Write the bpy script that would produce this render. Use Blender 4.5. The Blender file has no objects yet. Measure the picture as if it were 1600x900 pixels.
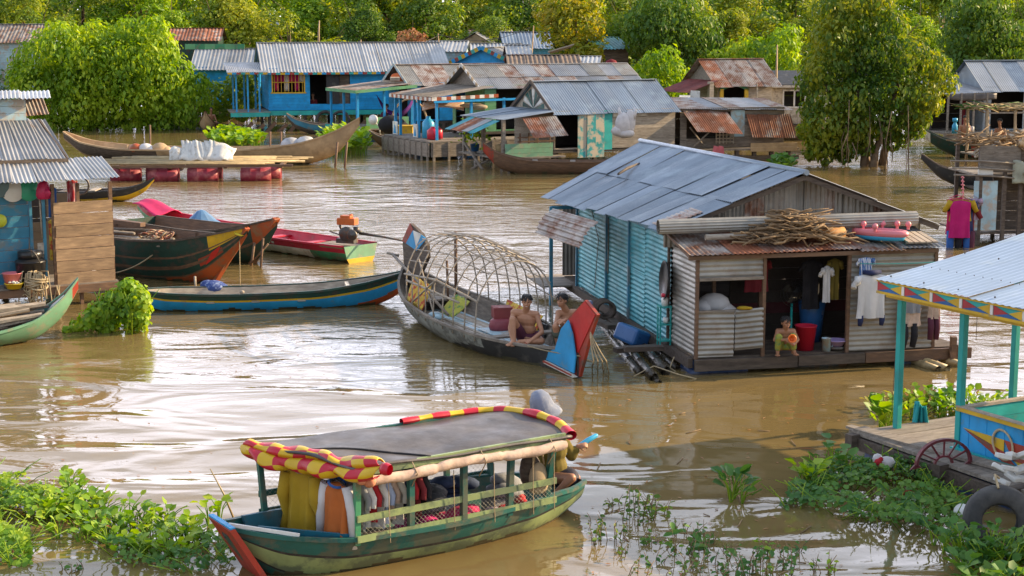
import bpy, math, random
import numpy as np
from mathutils import Vector, Matrix, Euler
R = math.radians
rng = random.Random(7)
nrg = np.random.default_rng(11)
C = bpy.context.scene.collection
V = Vector

# ---------------------------------------------------------------- camera geometry (photo is 1600x900)
FPX, CAMH = 2500.0, 5.0
TH = math.atan((450 - 42) / FPX)
CAM = V((0, 0, CAMH))
def ray(px, py):
    a = (px - 800) / FPX; b = (450 - py) / FPX
    return V((a, math.cos(TH) + b * math.sin(TH), -math.sin(TH) + b * math.cos(TH)))
def G(px, py, z=0.0):                       # point of the level z seen at a pixel
    d = ray(px, py); return CAM + d * ((z - CAMH) / d.z)
def D(px, py, Y):                           # point at distance Y seen at a pixel
    d = ray(px, py); return CAM + d * (Y / d.y)

# ---------------------------------------------------------------- materials
MATS = {}
def M(name, col, rough=.6, metal=0., var=.2, vs=2.5, col2=None, amt=.5, ws=3., wd=.12, isl=.12, bump=.15, bs=25.,
      st=(1, 1, 1), trans=0., spec=.5, wet=None, alpha=None, sheen=0.):
    """one procedural material: base colour, mottling, worn patches of a second colour, per-piece variation, fine bump"""
    if name in MATS: return MATS[name]
    m = bpy.data.materials.new(name); m.use_nodes = True; MATS[name] = m
    nt = m.node_tree; N = nt.nodes; L = nt.links; N.clear()
    out = N.new('ShaderNodeOutputMaterial'); bs_ = N.new('ShaderNodeBsdfPrincipled')
    tc = N.new('ShaderNodeTexCoord'); mp = N.new('ShaderNodeMapping'); mp.inputs['Scale'].default_value = st
    oi = N.new('ShaderNodeObjectInfo'); ad = N.new('ShaderNodeVectorMath'); ad.operation = 'MULTIPLY_ADD'
    L.new(tc.outputs['Object'], mp.inputs['Vector'])
    L.new(oi.outputs['Random'], ad.inputs[0]); ad.inputs[1].default_value = (37, 19, 53); L.new(mp.outputs[0], ad.inputs[2])
    vec = ad.outputs[0]
    def noise(scale, det=4, rgh=.6):
        n = N.new('ShaderNodeTexNoise'); n.inputs['Scale'].default_value = scale; n.inputs['Detail'].default_value = det
        n.inputs['Roughness'].default_value = rgh; L.new(vec, n.inputs['Vector']); return n.outputs['Fac']
    def rampf(fac, a, b, lo=0., hi=1.):
        r = N.new('ShaderNodeMapRange'); r.inputs['From Min'].default_value = a; r.inputs['From Max'].default_value = b
        r.inputs['To Min'].default_value = lo; r.inputs['To Max'].default_value = hi; L.new(fac, r.inputs['Value']); return r.outputs[0]
    def mixc(fac, a, b):
        x = N.new('ShaderNodeMix'); x.data_type = 'RGBA'
        if isinstance(fac, float): x.inputs[0].default_value = fac
        else: L.new(fac, x.inputs[0])
        for s, v in ((x.inputs[6], a), (x.inputs[7], b)):
            if isinstance(v, tuple): s.default_value = (*v[:3], 1)
            else: L.new(v, s)
        return x.outputs[2]
    lo = tuple(c * (1 - var) for c in col[:3]); hi = tuple(min(1, c * (1 + var)) for c in col[:3])
    c = mixc(rampf(noise(vs), .3, .7), lo, hi)
    if col2 is not None:
        c = mixc(rampf(noise(ws, 6, .65), amt - wd / 2, amt + wd / 2), tuple(col2), c) if True else c
    if isl:
        g = N.new('ShaderNodeNewGeometry'); h = N.new('ShaderNodeHueSaturation')
        L.new(rampf(g.outputs['Random Per Island'], 0, 1, 1 - isl, 1 + isl), h.inputs['Value']); L.new(c, h.inputs['Color']); c = h.outputs[0]
    L.new(c, bs_.inputs['Base Color'])
    bs_.inputs['Metallic'].default_value = metal; bs_.inputs['Specular IOR Level'].default_value = spec
    L.new(rampf(noise(vs * 2.3), .3, .7, max(.02, rough - .1), min(1, rough + .1)), bs_.inputs['Roughness'])
    if bump:
        b = N.new('ShaderNodeBump'); b.inputs['Strength'].default_value = bump; b.inputs['Distance'].default_value = .02
        L.new(noise(bs, 5, .7), b.inputs['Height']); L.new(b.outputs[0], bs_.inputs['Normal'])
    sh = bs_.outputs[0]
    if trans:
        t = N.new('ShaderNodeBsdfTranslucent'); L.new(c, t.inputs['Color'])
        x = N.new('ShaderNodeMixShader'); x.inputs[0].default_value = trans; L.new(sh, x.inputs[1]); L.new(t.outputs[0], x.inputs[2]); sh = x.outputs[0]
    L.new(sh, out.inputs[0])
    return m

def leafmat(name, a, b, c, trans=.35, patch=.5, k_=1.45):
    a, b, c = (tuple(v * k_ for v in q) for q in (a, b, c))
    """leaf: three greens mixed per leaf and by drifts of young and old growth"""
    m = bpy.data.materials.new(name); m.use_nodes = True; MATS[name] = m
    nt = m.node_tree; N = nt.nodes; L = nt.links; N.clear()
    out = N.new('ShaderNodeOutputMaterial'); p = N.new('ShaderNodeBsdfPrincipled'); t = N.new('ShaderNodeBsdfTranslucent')
    g = N.new('ShaderNodeNewGeometry'); r = N.new('ShaderNodeValToRGB'); tc = N.new('ShaderNodeTexCoord')
    n = N.new('ShaderNodeTexNoise'); n.inputs['Scale'].default_value = patch; n.inputs['Detail'].default_value = 2
    oi = N.new('ShaderNodeObjectInfo'); ad = N.new('ShaderNodeVectorMath'); ad.operation = 'MULTIPLY_ADD'
    L.new(oi.outputs['Random'], ad.inputs[0]); ad.inputs[1].default_value = (31, 17, 43); L.new(tc.outputs['Object'], ad.inputs[2])
    L.new(ad.outputs[0], n.inputs['Vector'])
    k = N.new('ShaderNodeMath'); k.operation = 'MULTIPLY_ADD'; k.inputs[1].default_value = .55
    k2 = N.new('ShaderNodeMath'); k2.operation = 'MULTIPLY_ADD'; k2.inputs[1].default_value = 1.5; k2.inputs[2].default_value = -.5
    L.new(n.outputs['Fac'], k2.inputs[0]); L.new(g.outputs['Random Per Island'], k.inputs[0]); L.new(k2.outputs[0], k.inputs[2])
    k3 = N.new('ShaderNodeMath'); k3.operation = 'MULTIPLY_ADD'; k3.inputs[1].default_value = .16
    L.new(oi.outputs['Random'], k3.inputs[0]); L.new(k.outputs[0], k3.inputs[2])
    e = r.color_ramp.elements; e[0].position = .08; e[0].color = (*a, 1); e[1].position = .95; e[1].color = (*c, 1)
    x = e.new(.5); x.color = (*b, 1)
    L.new(k3.outputs[0], r.inputs[0]); L.new(r.outputs[0], p.inputs['Base Color'])
    h = N.new('ShaderNodeHueSaturation'); h.inputs['Value'].default_value = 1.6; h.inputs['Saturation'].default_value = 1.1; h.inputs['Hue'].default_value = .485
    L.new(r.outputs[0], h.inputs['Color']); L.new(h.outputs[0], t.inputs['Color'])
    p.inputs['Roughness'].default_value = .48; p.inputs['Specular IOR Level'].default_value = .35
    mx = N.new('ShaderNodeMixShader'); mx.inputs[0].default_value = trans
    L.new(p.outputs[0], mx.inputs[1]); L.new(t.outputs[0], mx.inputs[2]); L.new(mx.outputs[0], out.inputs[0])
    return m

# metal sheets
tin_new = M('tin_new', (.275, .325, .39), .42, .55, .12, .9, col2=(.36, .42, .48), amt=.42, ws=1.3, isl=.10, bump=.7, bs=2.6)
tin_grey = M('tin_grey', (.33, .335, .35), .5, .4, .18, 1.5, col2=(.30, .22, .17), amt=.36, ws=2.2, isl=.16, bump=.08)
tin_pale = M('tin_pale', (.43, .44, .455), .45, .4, .14, 1.2, col2=(.42, .38, .33), amt=.34, ws=2., isl=.14, bump=.06)
tin_old = M('tin_old', (.40, .36, .33), .6, .25, .25, 2., col2=(.20, .085, .045), amt=.47, ws=2.6, wd=.2, isl=.22, bump=.12)
tin_rust = M('tin_rust', (.25, .09, .045), .75, .1, .35, 3., col2=(.38, .33, .30), amt=.42, ws=2., wd=.18, isl=.28, bump=.2)
tin_red = M('tin_red', (.20, .05, .045), .7, .1, .3, 3., isl=.2, bump=.15)
tin_sea = M('tin_sea', (.055, .30, .36), .5, .25, .25, 2., col2=(.20, .40, .44), amt=.37, ws=3., wd=.3, isl=.16, bump=.08)
tin_zinc = M('tin_zinc', (.34, .325, .295), .5, .35, .22, 2.2, col2=(.27, .22, .18), amt=.4, ws=3.5, wd=.22, isl=.15, bump=.1)
# timber
GR = (1.2, 8, 8)
wood_warm = M('wood_warm', (.37, .25, .15), .7, 0, .3, 3, col2=(.22, .145, .095), amt=.4, ws=4, wd=.3, isl=.16, bump=.3, bs=12, st=(1, 6, 6))
wood_grey = M('wood_grey', (.25, .215, .18), .8, 0, .3, 3, col2=(.13, .105, .085), amt=.42, ws=4, wd=.3, isl=.25, bump=.3, bs=14, st=(1, 5, 5))
wood_dark = M('wood_dark', (.075, .055, .043), .75, 0, .35, 3, col2=(.14, .11, .085), amt=.42, ws=4, wd=.3, isl=.25, bump=.3, bs=14, st=(1, 5, 5))
wood_pale = M('wood_pale', (.40, .345, .28), .8, 0, .25, 3, col2=(.25, .2, .16), amt=.42, ws=4, wd=.3, isl=.2, bump=.3, bs=14, st=(1, 5, 5))
wood_brown = M('wood_brown', (.17, .095, .055), .7, 0, .3, 3, col2=(.10, .06, .04), amt=.45, ws=4, wd=.3, isl=.22, bump=.3, bs=14, st=(1, 5, 5))
wood_sand = M('wood_sand', (.44, .31, .18), .75, 0, .22, 2, col2=(.28, .19, .11), amt=.4, ws=3, wd=.3, isl=.16, bump=.25, bs=12)
bamboo = M('bamboo', (.36, .27, .14), .5, 0, .25, 3, col2=(.22, .17, .10), amt=.4, ws=3, wd=.3, isl=.25, bump=.15)
bamboo_wet = M('bamboo_wet', (.055, .045, .032), .25, 0, .35, 3, isl=.3, bump=.15)
stick = M('stick', (.26, .17, .09), .8, 0, .3, 4, col2=(.13, .085, .05), amt=.42, ws=5, wd=.3, isl=.35, bump=.3)
bark = M('bark', (.16, .11, .07), .9, 0, .35, 4, isl=.1, bump=.5, bs=15)
rope_m = M('rope', (.44, .35, .22), .85, 0, .2, 30, isl=.2, bump=.4, bs=90)
# paints
def paint(name, col, wear=(.23, .2, .17), amt=.33, rough=.5, var=.22, ws=5., **k):
    return M(name, col, rough, 0, var, 2.5, col2=wear, amt=amt + .045, ws=ws, wd=.10, isl=k.pop('isl', .07), bump=k.pop('bump', .12), **k)
p_blue = paint('paint_blue', (.01, .32, .70), (.05, .22, .42), .3)
p_teal = paint('paint_teal', (.02, .36, .34), (.12, .28, .26), .3)
p_tealpost = paint('paint_teal_post', (.012, .34, .32), (.06, .27, .27), .28)
p_tealworn = paint('paint_teal_worn', (.02, .29, .30), (.50, .43, .33), .47, ws=3.)
p_wall = paint('paint_wall_blue', (.05, .23, .36), (.16, .21, .23), .38, ws=3.)
p_green = paint('paint_green', (.05, .24, .12), (.17, .2, .13), .38)
p_dkgreen = paint('paint_dark_green', (.012, .05, .04), (.05, .05, .04), .4)
p_lime = paint('paint_lime', (.25, .32, .14), (.13, .17, .10), .44, ws=3.2)
p_sea = paint('paint_sea_green', (.012, .105, .09), (.09, .11, .08), .43, ws=3.5)
p_mint = paint('paint_mint', (.15, .32, .20), (.25, .3, .2), .38)
p_red = paint('paint_red', (.50, .022, .02), (.25, .05, .04), .33)
p_brick = paint('paint_brick_red', (.33, .045, .025), (.14, .07, .05), .36)
p_orange = paint('paint_orange', (.36, .075, .022), (.24, .12, .06), .4)
p_yellow = paint('paint_yellow', (.62, .38, .02), (.36, .26, .1), .32)
p_white = paint('paint_white', (.72, .70, .66), (.46, .42, .36), .36)
p_cream = paint('paint_cream', (.56, .50, .41), (.34, .28, .22), .40)
p_sky = paint('paint_sky', (.02, .30, .62), (.12, .27, .40), .32)
p_palegreen = paint('paint_pale_green', (.14, .36, .18), (.2, .3, .18), .34)
p_grey = paint('paint_grey', (.26, .27, .25), (.12, .12, .11), .45, ws=6.)
p_black = paint('paint_black', (.025, .025, .027), (.07, .065, .06), .36)
p_crimson = paint('paint_crimson', (.45, .015, .045), (.3, .06, .06), .33)
p_lightblue = paint('paint_light_blue', (.36, .52, .60), (.42, .38, .33), .42, ws=4.)
# cloth, plastic and the rest
def cloth(name, col, **k): return M(name, col, .9, 0, .12, 4, isl=.06, bump=.12, bs=40, trans=k.pop('trans', .12), **k)
c_yellow = cloth('cloth_mustard', (.42, .27, .015)); c_orange = cloth('cloth_rust_orange', (.50, .14, .03)); c_white = cloth('cloth_white', (.66, .65, .66))
c_pink = cloth('cloth_pink', (.62, .03, .14)); c_red = cloth('cloth_red', (.45, .02, .03)); c_navy = cloth('cloth_navy', (.02, .03, .10))
c_black = cloth('cloth_black', (.018, .017, .022)); c_grey = cloth('cloth_grey', (.26, .27, .30)); c_blue = cloth('cloth_blue', (.03, .12, .40))
c_magenta = cloth('cloth_magenta', (.50, .01, .16)); c_olive = cloth('cloth_olive', (.16, .12, .02)); c_plum = cloth('cloth_plum', (.10, .025, .05))
c_tan = cloth('cloth_tan', (.40, .31, .20)); c_peach = M('cloth_peach', (.62, .46, .37), .85, 0, .15, 3, col2=(.42, .30, .23), amt=.42, ws=6, wd=.25, isl=0, bump=.4, bs=12, trans=.08); c_lilac = cloth('cloth_lilac', (.40, .30, .42))
c_teal = cloth('cloth_teal', (.03, .34, .38)); c_maroon = cloth('cloth_maroon', (.20, .02, .03)); c_khaki = cloth('cloth_khaki', (.24, .26, .05))
tarp_red = M('tarp_red', (.52, .012, .035), .38, 0, .1, 3, isl=.04, bump=.1, bs=14); tarp_yel = M('tarp_yellow', (.66, .42, .015), .38, 0, .1, 3, isl=.04, bump=.1, bs=14)
tarp_dark = M('tarp_dark', (.078, .070, .070), .5, 0, .35, 2.5, col2=(.14, .125, .12), amt=.42, ws=3, wd=.3, isl=0, bump=.25, bs=7)
tarp_blue = M('tarp_blue', (.06, .15, .30), .5, 0, .2, 3, isl=.05, bump=.15)
def plas(name, col, rough=.35, **k): return M(name, col, rough, 0, .07, 3, isl=0, bump=.03, **k)
pl_red = plas('plastic_red', (.55, .02, .05)); pl_white = plas('plastic_white', (.74, .74, .72)); pl_blue = plas('plastic_blue', (.03, .12, .32)); pl_teal = plas('plastic_teal', (.02, .35, .33))
pl_lilac = plas('plastic_lilac', (.45, .34, .62)); pl_black = plas('plastic_black', (.02, .02, .022)); pl_yellow = plas('plastic_yellow', (.68, .52, .02)); pl_pink = plas('plastic_pink', (.72, .22, .26))
pl_orange = plas('plastic_orange', (.80, .16, .02)); pl_sky = plas('plastic_sky_blue', (.04, .36, .62)); pl_drum = M('drum_blue', (.025, .06, .17), .35, 0, .3, 3, col2=(.10, .11, .14), amt=.4, ws=4, isl=0, bump=.1)
drum_red = M('drum_red', (.22, .012, .028), .45, .1, .25, 3, col2=(.42, .13, .12), amt=.40, ws=4, wd=.25, isl=0, bump=.1)
bag_m = M('plastic_bag', (.72, .69, .70), .35, 0, .12, 6, isl=0, bump=.5, bs=12, trans=.3)
rubber = M('rubber', (.035, .035, .037), .75, 0, .3, 4, col2=(.09, .085, .08), amt=.42, ws=5, wd=.3, isl=0, bump=.2)
foam_m = M('foam', (.60, .60, .58), .6, 0, .12, 6, col2=(.40, .37, .32), amt=.4, ws=5, isl=.08, bump=.15)
iron = M('iron', (.10, .095, .09), .5, .6, .3, 6, col2=(.18, .09, .05), amt=.42, ws=6, isl=.15, bump=.15)
maroon_iron = paint('iron_maroon', (.13, .014, .022), (.12, .05, .05), .4)
skin_m = M('skin', (.44, .22, .13), .5, 0, .12, 6, isl=0, bump=.05, bs=60)
skin_d = M('skin_tan', (.36, .17, .095), .5, 0, .12, 6, isl=0, bump=.05, bs=60)
hair_m = M('hair', (.012, .010, .010), .45, 0, .3, 30, isl=.2, bump=.6, bs=60, st=(1, 1, .4))
lip_m = M('lips', (.30, .10, .08), .45, 0, .1, 5, isl=0, bump=0); teeth_m = M('teeth', (.7, .67, .6), .4, 0, .05, 5, isl=0, bump=0)
eye_m = M('eye_dark', (.02, .013, .01), .25, 0, .1, 5, isl=0, bump=0)
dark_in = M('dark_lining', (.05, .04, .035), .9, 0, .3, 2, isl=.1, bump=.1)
thatch = M('thatch', (.36, .27, .15), .9, 0, .3, 4, isl=.35, bump=.2)
netting = M('netting', (.55, .52, .42), .7, 0, .1, 5, isl=0, bump=0)
# leaves
leaf_vine = leafmat('leaf_vine', (.04, .090, .010), (.11, .20, .014), (.22, .29, .02), .38, .55, 1.65)
leaf_tree = leafmat('leaf_tree', (.022, .062, .010), (.065, .12, .014), (.20, .215, .02), .36, .5, 1.5)
leaf_wood = leafmat('leaf_wood', (.035, .080, .012), (.095, .155, .016), (.21, .23, .022), .38, .35, 1.6)
leaf_gold = leafmat('leaf_gold', (.08, .11, .012), (.17, .19, .018), (.28, .23, .025), .4, .5)
leaf_deep = leafmat('leaf_deep', (.022, .058, .012), (.05, .11, .014), (.11, .17, .02), .3, .4)
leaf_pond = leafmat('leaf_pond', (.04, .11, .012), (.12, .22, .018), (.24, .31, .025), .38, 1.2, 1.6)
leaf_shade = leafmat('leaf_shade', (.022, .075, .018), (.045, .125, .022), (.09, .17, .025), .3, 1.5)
leaf_dry = leafmat('leaf_dry', (.16, .09, .04), (.25, .13, .06), (.34, .2, .09), .25, 1.)

# ---------------------------------------------------------------- mesh builder
SPLIT = {'post', 'porch_post', 'pile', 'deck_post', 'float_timbers', 'mooring_pole', 'rafter', 'door_post', 'cross_beam', 'brace', 'stake', 'peg', 'jar', 'knob', 'edge_beam', 'float_drum'}
class MB:
    def __init__(s): s.v = []; s.f = []; s.m = []; s.sm = []
    def add(s, vs, fs, mi=0, smooth=False):
        o = len(s.v); s.v += [tuple(p) for p in vs]
        for q in fs:
            s.f.append(tuple(i + o for i in q)); s.m.append(mi); s.sm.append(smooth)
        return s
    def box(s, c, d, rot=None, mi=0, bev=0.):
        x, y, z = d[0] / 2, d[1] / 2, d[2] / 2
        pts = [V((sx * x, sy * y, sz * z)) for sz in (-1, 1) for sy in (-1, 1) for sx in (-1, 1)]
        if rot is not None:
            m = rot if isinstance(rot, Matrix) else Euler(rot).to_matrix(); pts = [m @ p for p in pts]
        c = V(c); pts = [p + c for p in pts]
        return s.add(pts, [(0, 2, 3, 1), (4, 5, 7, 6), (0, 1, 5, 4), (2, 6, 7, 3), (0, 4, 6, 2), (1, 3, 7, 5)], mi)
    def bar(s, a, b, w, t, up=(0, 0, 1), mi=0):           # rectangular bar from a to b, w across, t along up
        a = V(a); b = V(b); d = (b - a).normalized(); u = V(up); x = d.cross(u)
        if x.length < 1e-4: x = d.cross(V((1, 0, 0)))
        x.normalize(); u = x.cross(d).normalized()
        pts = [p + x * (sx * w / 2) + u * (sz * t / 2) for p in (a, b) for sz in (-1, 1) for sx in (-1, 1)]
        return s.add(pts, [(0, 2, 3, 1), (4, 5, 7, 6), (0, 1, 5, 4), (2, 6, 7, 3), (0, 4, 6, 2), (1, 3, 7, 5)], mi)
    def tube(s, path, r, n=7, mi=0, cap=True, smooth=True):
        P = [V(p) for p in path]; rr = r if isinstance(r, (list, tuple)) else [r] * len(P)
        vs = []; prev = None
        for i, p in enumerate(P):
            d = (P[min(i + 1, len(P) - 1)] - P[max(i - 1, 0)])
            d = d.normalized() if d.length > 1e-9 else V((0, 0, 1))
            if prev is None:
                x = d.orthogonal().normalized()
            else:
                x = prev - d * prev.dot(d); x = x.normalized() if x.length > 1e-6 else d.orthogonal().normalized()
            prev = x; y = d.cross(x)
            for k in range(n):
                a = 2 * math.pi * k / n; vs.append(p + (x * math.cos(a) + y * math.sin(a)) * rr[i])
        fs = []
        for i in range(len(P) - 1):
            for k in range(n):
                fs.append((i * n + k, i * n + (k + 1) % n, (i + 1) * n + (k + 1) % n, (i + 1) * n + k))
        o = len(s.v); s.add(vs, fs, mi, smooth)
        if cap:
            s.f.append(tuple(o + k for k in reversed(range(n)))); s.m.append(mi); s.sm.append(False)
            e = o + (len(P) - 1) * n; s.f.append(tuple(e + k for k in range(n))); s.m.append(mi); s.sm.append(False)
        return s
    def grid(s, fn, nu, nv, mi=0, smooth=True, wrap=False, mfn=None):
        vs = [fn(i / nu, j / nv) for i in range(nu + 1) for j in range(nv + 1)]
        o = len(s.v); s.v += [tuple(p) for p in vs]
        for i in range(nu):
            for j in range(nv):
                a = o + i * (nv + 1) + j
                s.f.append((a, a + nv + 1, a + nv + 2, a + 1)); s.m.append(mfn((i + .5) / nu, (j + .5) / nv) if mfn else mi); s.sm.append(smooth)
        return s
    def lathe(s, prof, c=(0, 0, 0), n=20, axis=(0, 0, 1), mi=0, smooth=True, sx=1., sy=1., ang=2 * math.pi):
        ax = V(axis).normalized(); x = ax.orthogonal().normalized(); y = ax.cross(x); c = V(c); vs = []
        for r, h in prof:
            for k in range(n):
                a = ang * k / n; vs.append(c + ax * h + x * (r * math.cos(a) * sx) + y * (r * math.sin(a) * sy))
        fs = [(i * n + k, i * n + (k + 1) % n, (i + 1) * n + (k + 1) % n, (i + 1) * n + k) for i in range(len(prof) - 1) for k in range(n)]
        return s.add(vs, fs, mi, smooth)
    def ball(s, c, r, n=10, mi=0, rot=None):
        r = V(r) if not isinstance(r, (int, float)) else V((r, r, r)); c = V(c); vs = []; m = n // 2
        for i in range(m + 1):
            t = math.pi * i / m
            for k in range(n):
                a = 2 * math.pi * k / n; p = V((r.x * math.sin(t) * math.cos(a), r.y * math.sin(t) * math.sin(a), r.z * math.cos(t)))
                vs.append(c + (rot @ p if rot is not None else p))
        return s.add(vs, [(i * n + k, (i + 1) * n + k, (i + 1) * n + (k + 1) % n, i * n + (k + 1) % n) for i in range(m) for k in range(n)], mi, True)
    def prism(s, poly, off, mi=0, me=None):               # polygon (3D points) pushed by off
        P = [V(p) for p in poly]; n = len(P); off = V(off)
        s.add(P + [p + off for p in P], [tuple(range(n))], mi)
        o = len(s.v) - 2 * n
        s.f.append(tuple(o + n + k for k in reversed(range(n)))); s.m.append(mi); s.sm.append(False)
        for k in range(n):
            s.f.append((o + k, o + n + k, o + n + (k + 1) % n, o + (k + 1) % n)); s.m.append(mi if me is None else me); s.sm.append(False)
        return s
    def sheet(s, o, u, v, pitch=.076, amp=.010, mi=0, nv=1, spp=4, wob=0., sag=0.):
        """corrugated sheet: ridges run along v, waves count along u"""
        o = V(o); u = V(u); v = V(v); nrm = u.cross(v).normalized(); k = max(4, int(u.length / pitch * spp)); ph = rng.random() * 6
        w = [[rng.uniform(-wob, wob) for _ in range(4)] for _ in range(2)]
        def fn(a, b):
            h = amp * math.sin(a * u.length / pitch * 2 * math.pi + ph) + sag * math.sin(b * math.pi) + w[0][0] * a * b + w[0][1] * a * (1 - b) + w[0][2] * (1 - a) * b
            return o + u * a + v * b + nrm * h
        return s.grid(fn, k, nv, mi, True)
    def sheets(s, o, u, v, w=.76, rows=1, pitch=.076, amp=.010, jit=.03, lift=.012, mis=(0,), spp=4, wob=.006, sag=0., nv=1, over=.06):
        """a roof or wall of separate overlapping corrugated sheets"""
        o = V(o); u = V(u); v = V(v); n = max(1, round(u.length / w)); nr = u.cross(v).normalized()
        if nr.z < -1e-6: nr = -nr
        un = u / n; ul = u.normalized() * over; vr = v / rows; vl = v.normalized() * .1
        for r_ in range(rows):
            for i in range(n):
                j = rng.uniform(-jit, jit); up = nr * (lift * (i % 2) + lift * .8 * (rows - 1 - r_) * 0 + lift * 1.6 * r_ + rng.uniform(0, .004))
                a = o + un * i + vr * r_ - ul * .5 - (vl if r_ else V()) + v.normalized() * (j if r_ == 0 else 0) + up
                b = vr + (vl if r_ else V()) + v.normalized() * ((rng.uniform(-jit, jit)) - (j if r_ == 0 else 0))
                s.sheet(a, un + ul, b, pitch, amp, rng.choice(mis), nv, spp, wob, sag)
        return s
    def boards(s, o, u, v, n, t=.02, gap=.006, lap=0., mi=0, mis=None, jit=.004, off=None):
        """n boards running along u, stacked along v; lap tilts each like weatherboard"""
        o = V(o); u = V(u); v = V(v); nr = u.cross(v).normalized() if off is None else V(off).normalized(); vn = v / n; vh = v.normalized()
        for i in range(n):
            a = o + vn * i + vh * gap / 2; w = vn - vh * gap; e0 = u.normalized() * rng.uniform(-jit, jit); e1 = u.normalized() * rng.uniform(-jit, jit)
            dz = nr * rng.uniform(-.002, .002); l = nr * lap
            p = [a + e0 + dz + l, a + u + e1 + dz + l, a + u + w + e1 + dz, a + w + e0 + dz]
            q = [x + nr * t for x in p]
            s.add(p + q, [(3, 2, 1, 0), (4, 5, 6, 7), (0, 1, 5, 4), (1, 2, 6, 5), (2, 3, 7, 6), (3, 0, 4, 7)], rng.choice(mis) if mis else mi)
        return s
    def islands(s):
        par = list(range(len(s.v)))
        def find(i):
            while par[i] != i: par[i] = par[par[i]]; i = par[i]
            return i
        for f in s.f:
            a = find(f[0])
            for k in f[1:]: par[find(k)] = a
        g = {}
        for n, f in enumerate(s.f): g.setdefault(find(f[0]), []).append(n)
        out = []
        for fs in g.values():
            b = MB(); mp = {}
            for n in fs:
                b.f.append(tuple(mp.setdefault(k, len(mp)) for k in s.f[n])); b.m.append(s.m[n]); b.sm.append(s.sm[n])
            b.v = [None] * len(mp)
            for k, i in mp.items(): b.v[i] = s.v[k]
            out.append(b)
        return out
    def build(s, name, mats, parent=None, world=False, bev=0., thick=0.):
        if name in SPLIT and parent is not None:
            q = s.islands()
            if len(q) > 1: return [i.build(name, mats, parent, world, bev, thick) for i in q][0]
        if world and parent is not None:
            inv = (Matrix.Translation(parent.location) @ Matrix.Rotation(parent.rotation_euler.z, 4, 'Z')).inverted()
            q = parent.parent
            s.v = [tuple(inv @ V(p)) for p in s.v]
        me = bpy.data.meshes.new(name); me.from_pydata(s.v, [], s.f); 
        if not isinstance(mats, (list, tuple)): mats = [mats]
        for m in mats: me.materials.append(m)
        me.polygons.foreach_set('material_index', s.m); me.polygons.foreach_set('use_smooth', s.sm); me.update()
        o = bpy.data.objects.new(name, me); C.objects.link(o)
        if parent is not None: o.parent = parent
        if thick:
            d = o.modifiers.new('thick', 'SOLIDIFY'); d.thickness = thick; d.offset = 0
        if bev:
            b = o.modifiers.new('bevel', 'BEVEL'); b.width = bev; b.segments = 2; b.limit_method = 'ANGLE'
        return o

def tag(o, label, cat, group=None, kind=None):
    o['label'] = label; o['category'] = cat
    if group: o['group'] = group
    if kind: o['kind'] = kind
    return o
def thing(name, label, cat, loc=(0, 0, 0), rz=0., group=None):
    o = bpy.data.objects.new(name, None); C.objects.link(o); o.empty_display_size = .2
    o.location = V(loc); o.rotation_euler = (0, 0, rz); return tag(o, label, cat, group)
def under(o, p):
    """make a part a piece of another part"""
    o.parent = p; return o
def struct(o): o['kind'] = 'structure'; return o
def copy_thing(o, loc=None, rz=None, sc=None, label=None, group=None, parent=None):
    c = o.copy(); C.objects.link(c)
    if parent is not None: c.parent = parent
    for ch in o.children: copy_thing(ch, parent=c)
    if loc is not None: c.location = V(loc)
    if rz is not None: c.rotation_euler.z = rz
    if sc is not None: c.scale = (sc, sc, sc) if isinstance(sc, (int, float)) else sc
    if label: c['label'] = label
    if group: c['group'] = group
    return c
class Fr:
    """a thing's own axes: turns pixels of the photo into its local coordinates"""
    def __init__(s, loc, rz): s.loc = V(loc); s.rz = rz; s.m = Matrix.Translation(s.loc) @ Matrix.Rotation(rz, 4, 'Z'); s.i = s.m.inverted()
    def l(s, p): return s.i @ V(p)
    def w(s, *p): return s.m @ V(p)
    def _hit(s, px, py, ax, val):
        o = s.i @ CAM; d = s.i.to_3x3() @ ray(px, py); return o + d * ((val - o[ax]) / d[ax])
    def px(s, px, py, x): return s._hit(px, py, 0, x)
    def py(s, px, py, y): return s._hit(px, py, 1, y)
    def pz(s, px, py, z): return s._hit(px, py, 2, z)
def single(name, label, cat, mb, mats, loc=(0, 0, 0), rz=0., group=None, world=True, bev=0., thick=0., kind=None):
    """a thing that is one mesh; its origin sits at loc"""
    m = Matrix.Translation(V(loc)) @ Matrix.Rotation(rz, 4, 'Z')
    if world:
        i = m.inverted(); mb.v = [tuple(i @ V(p)) for p in mb.v]
    o = mb.build(name, mats, bev=bev, thick=thick); o.location = V(loc); o.rotation_euler = (0, 0, rz)
    return tag(o, label, cat, group, kind)

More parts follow.
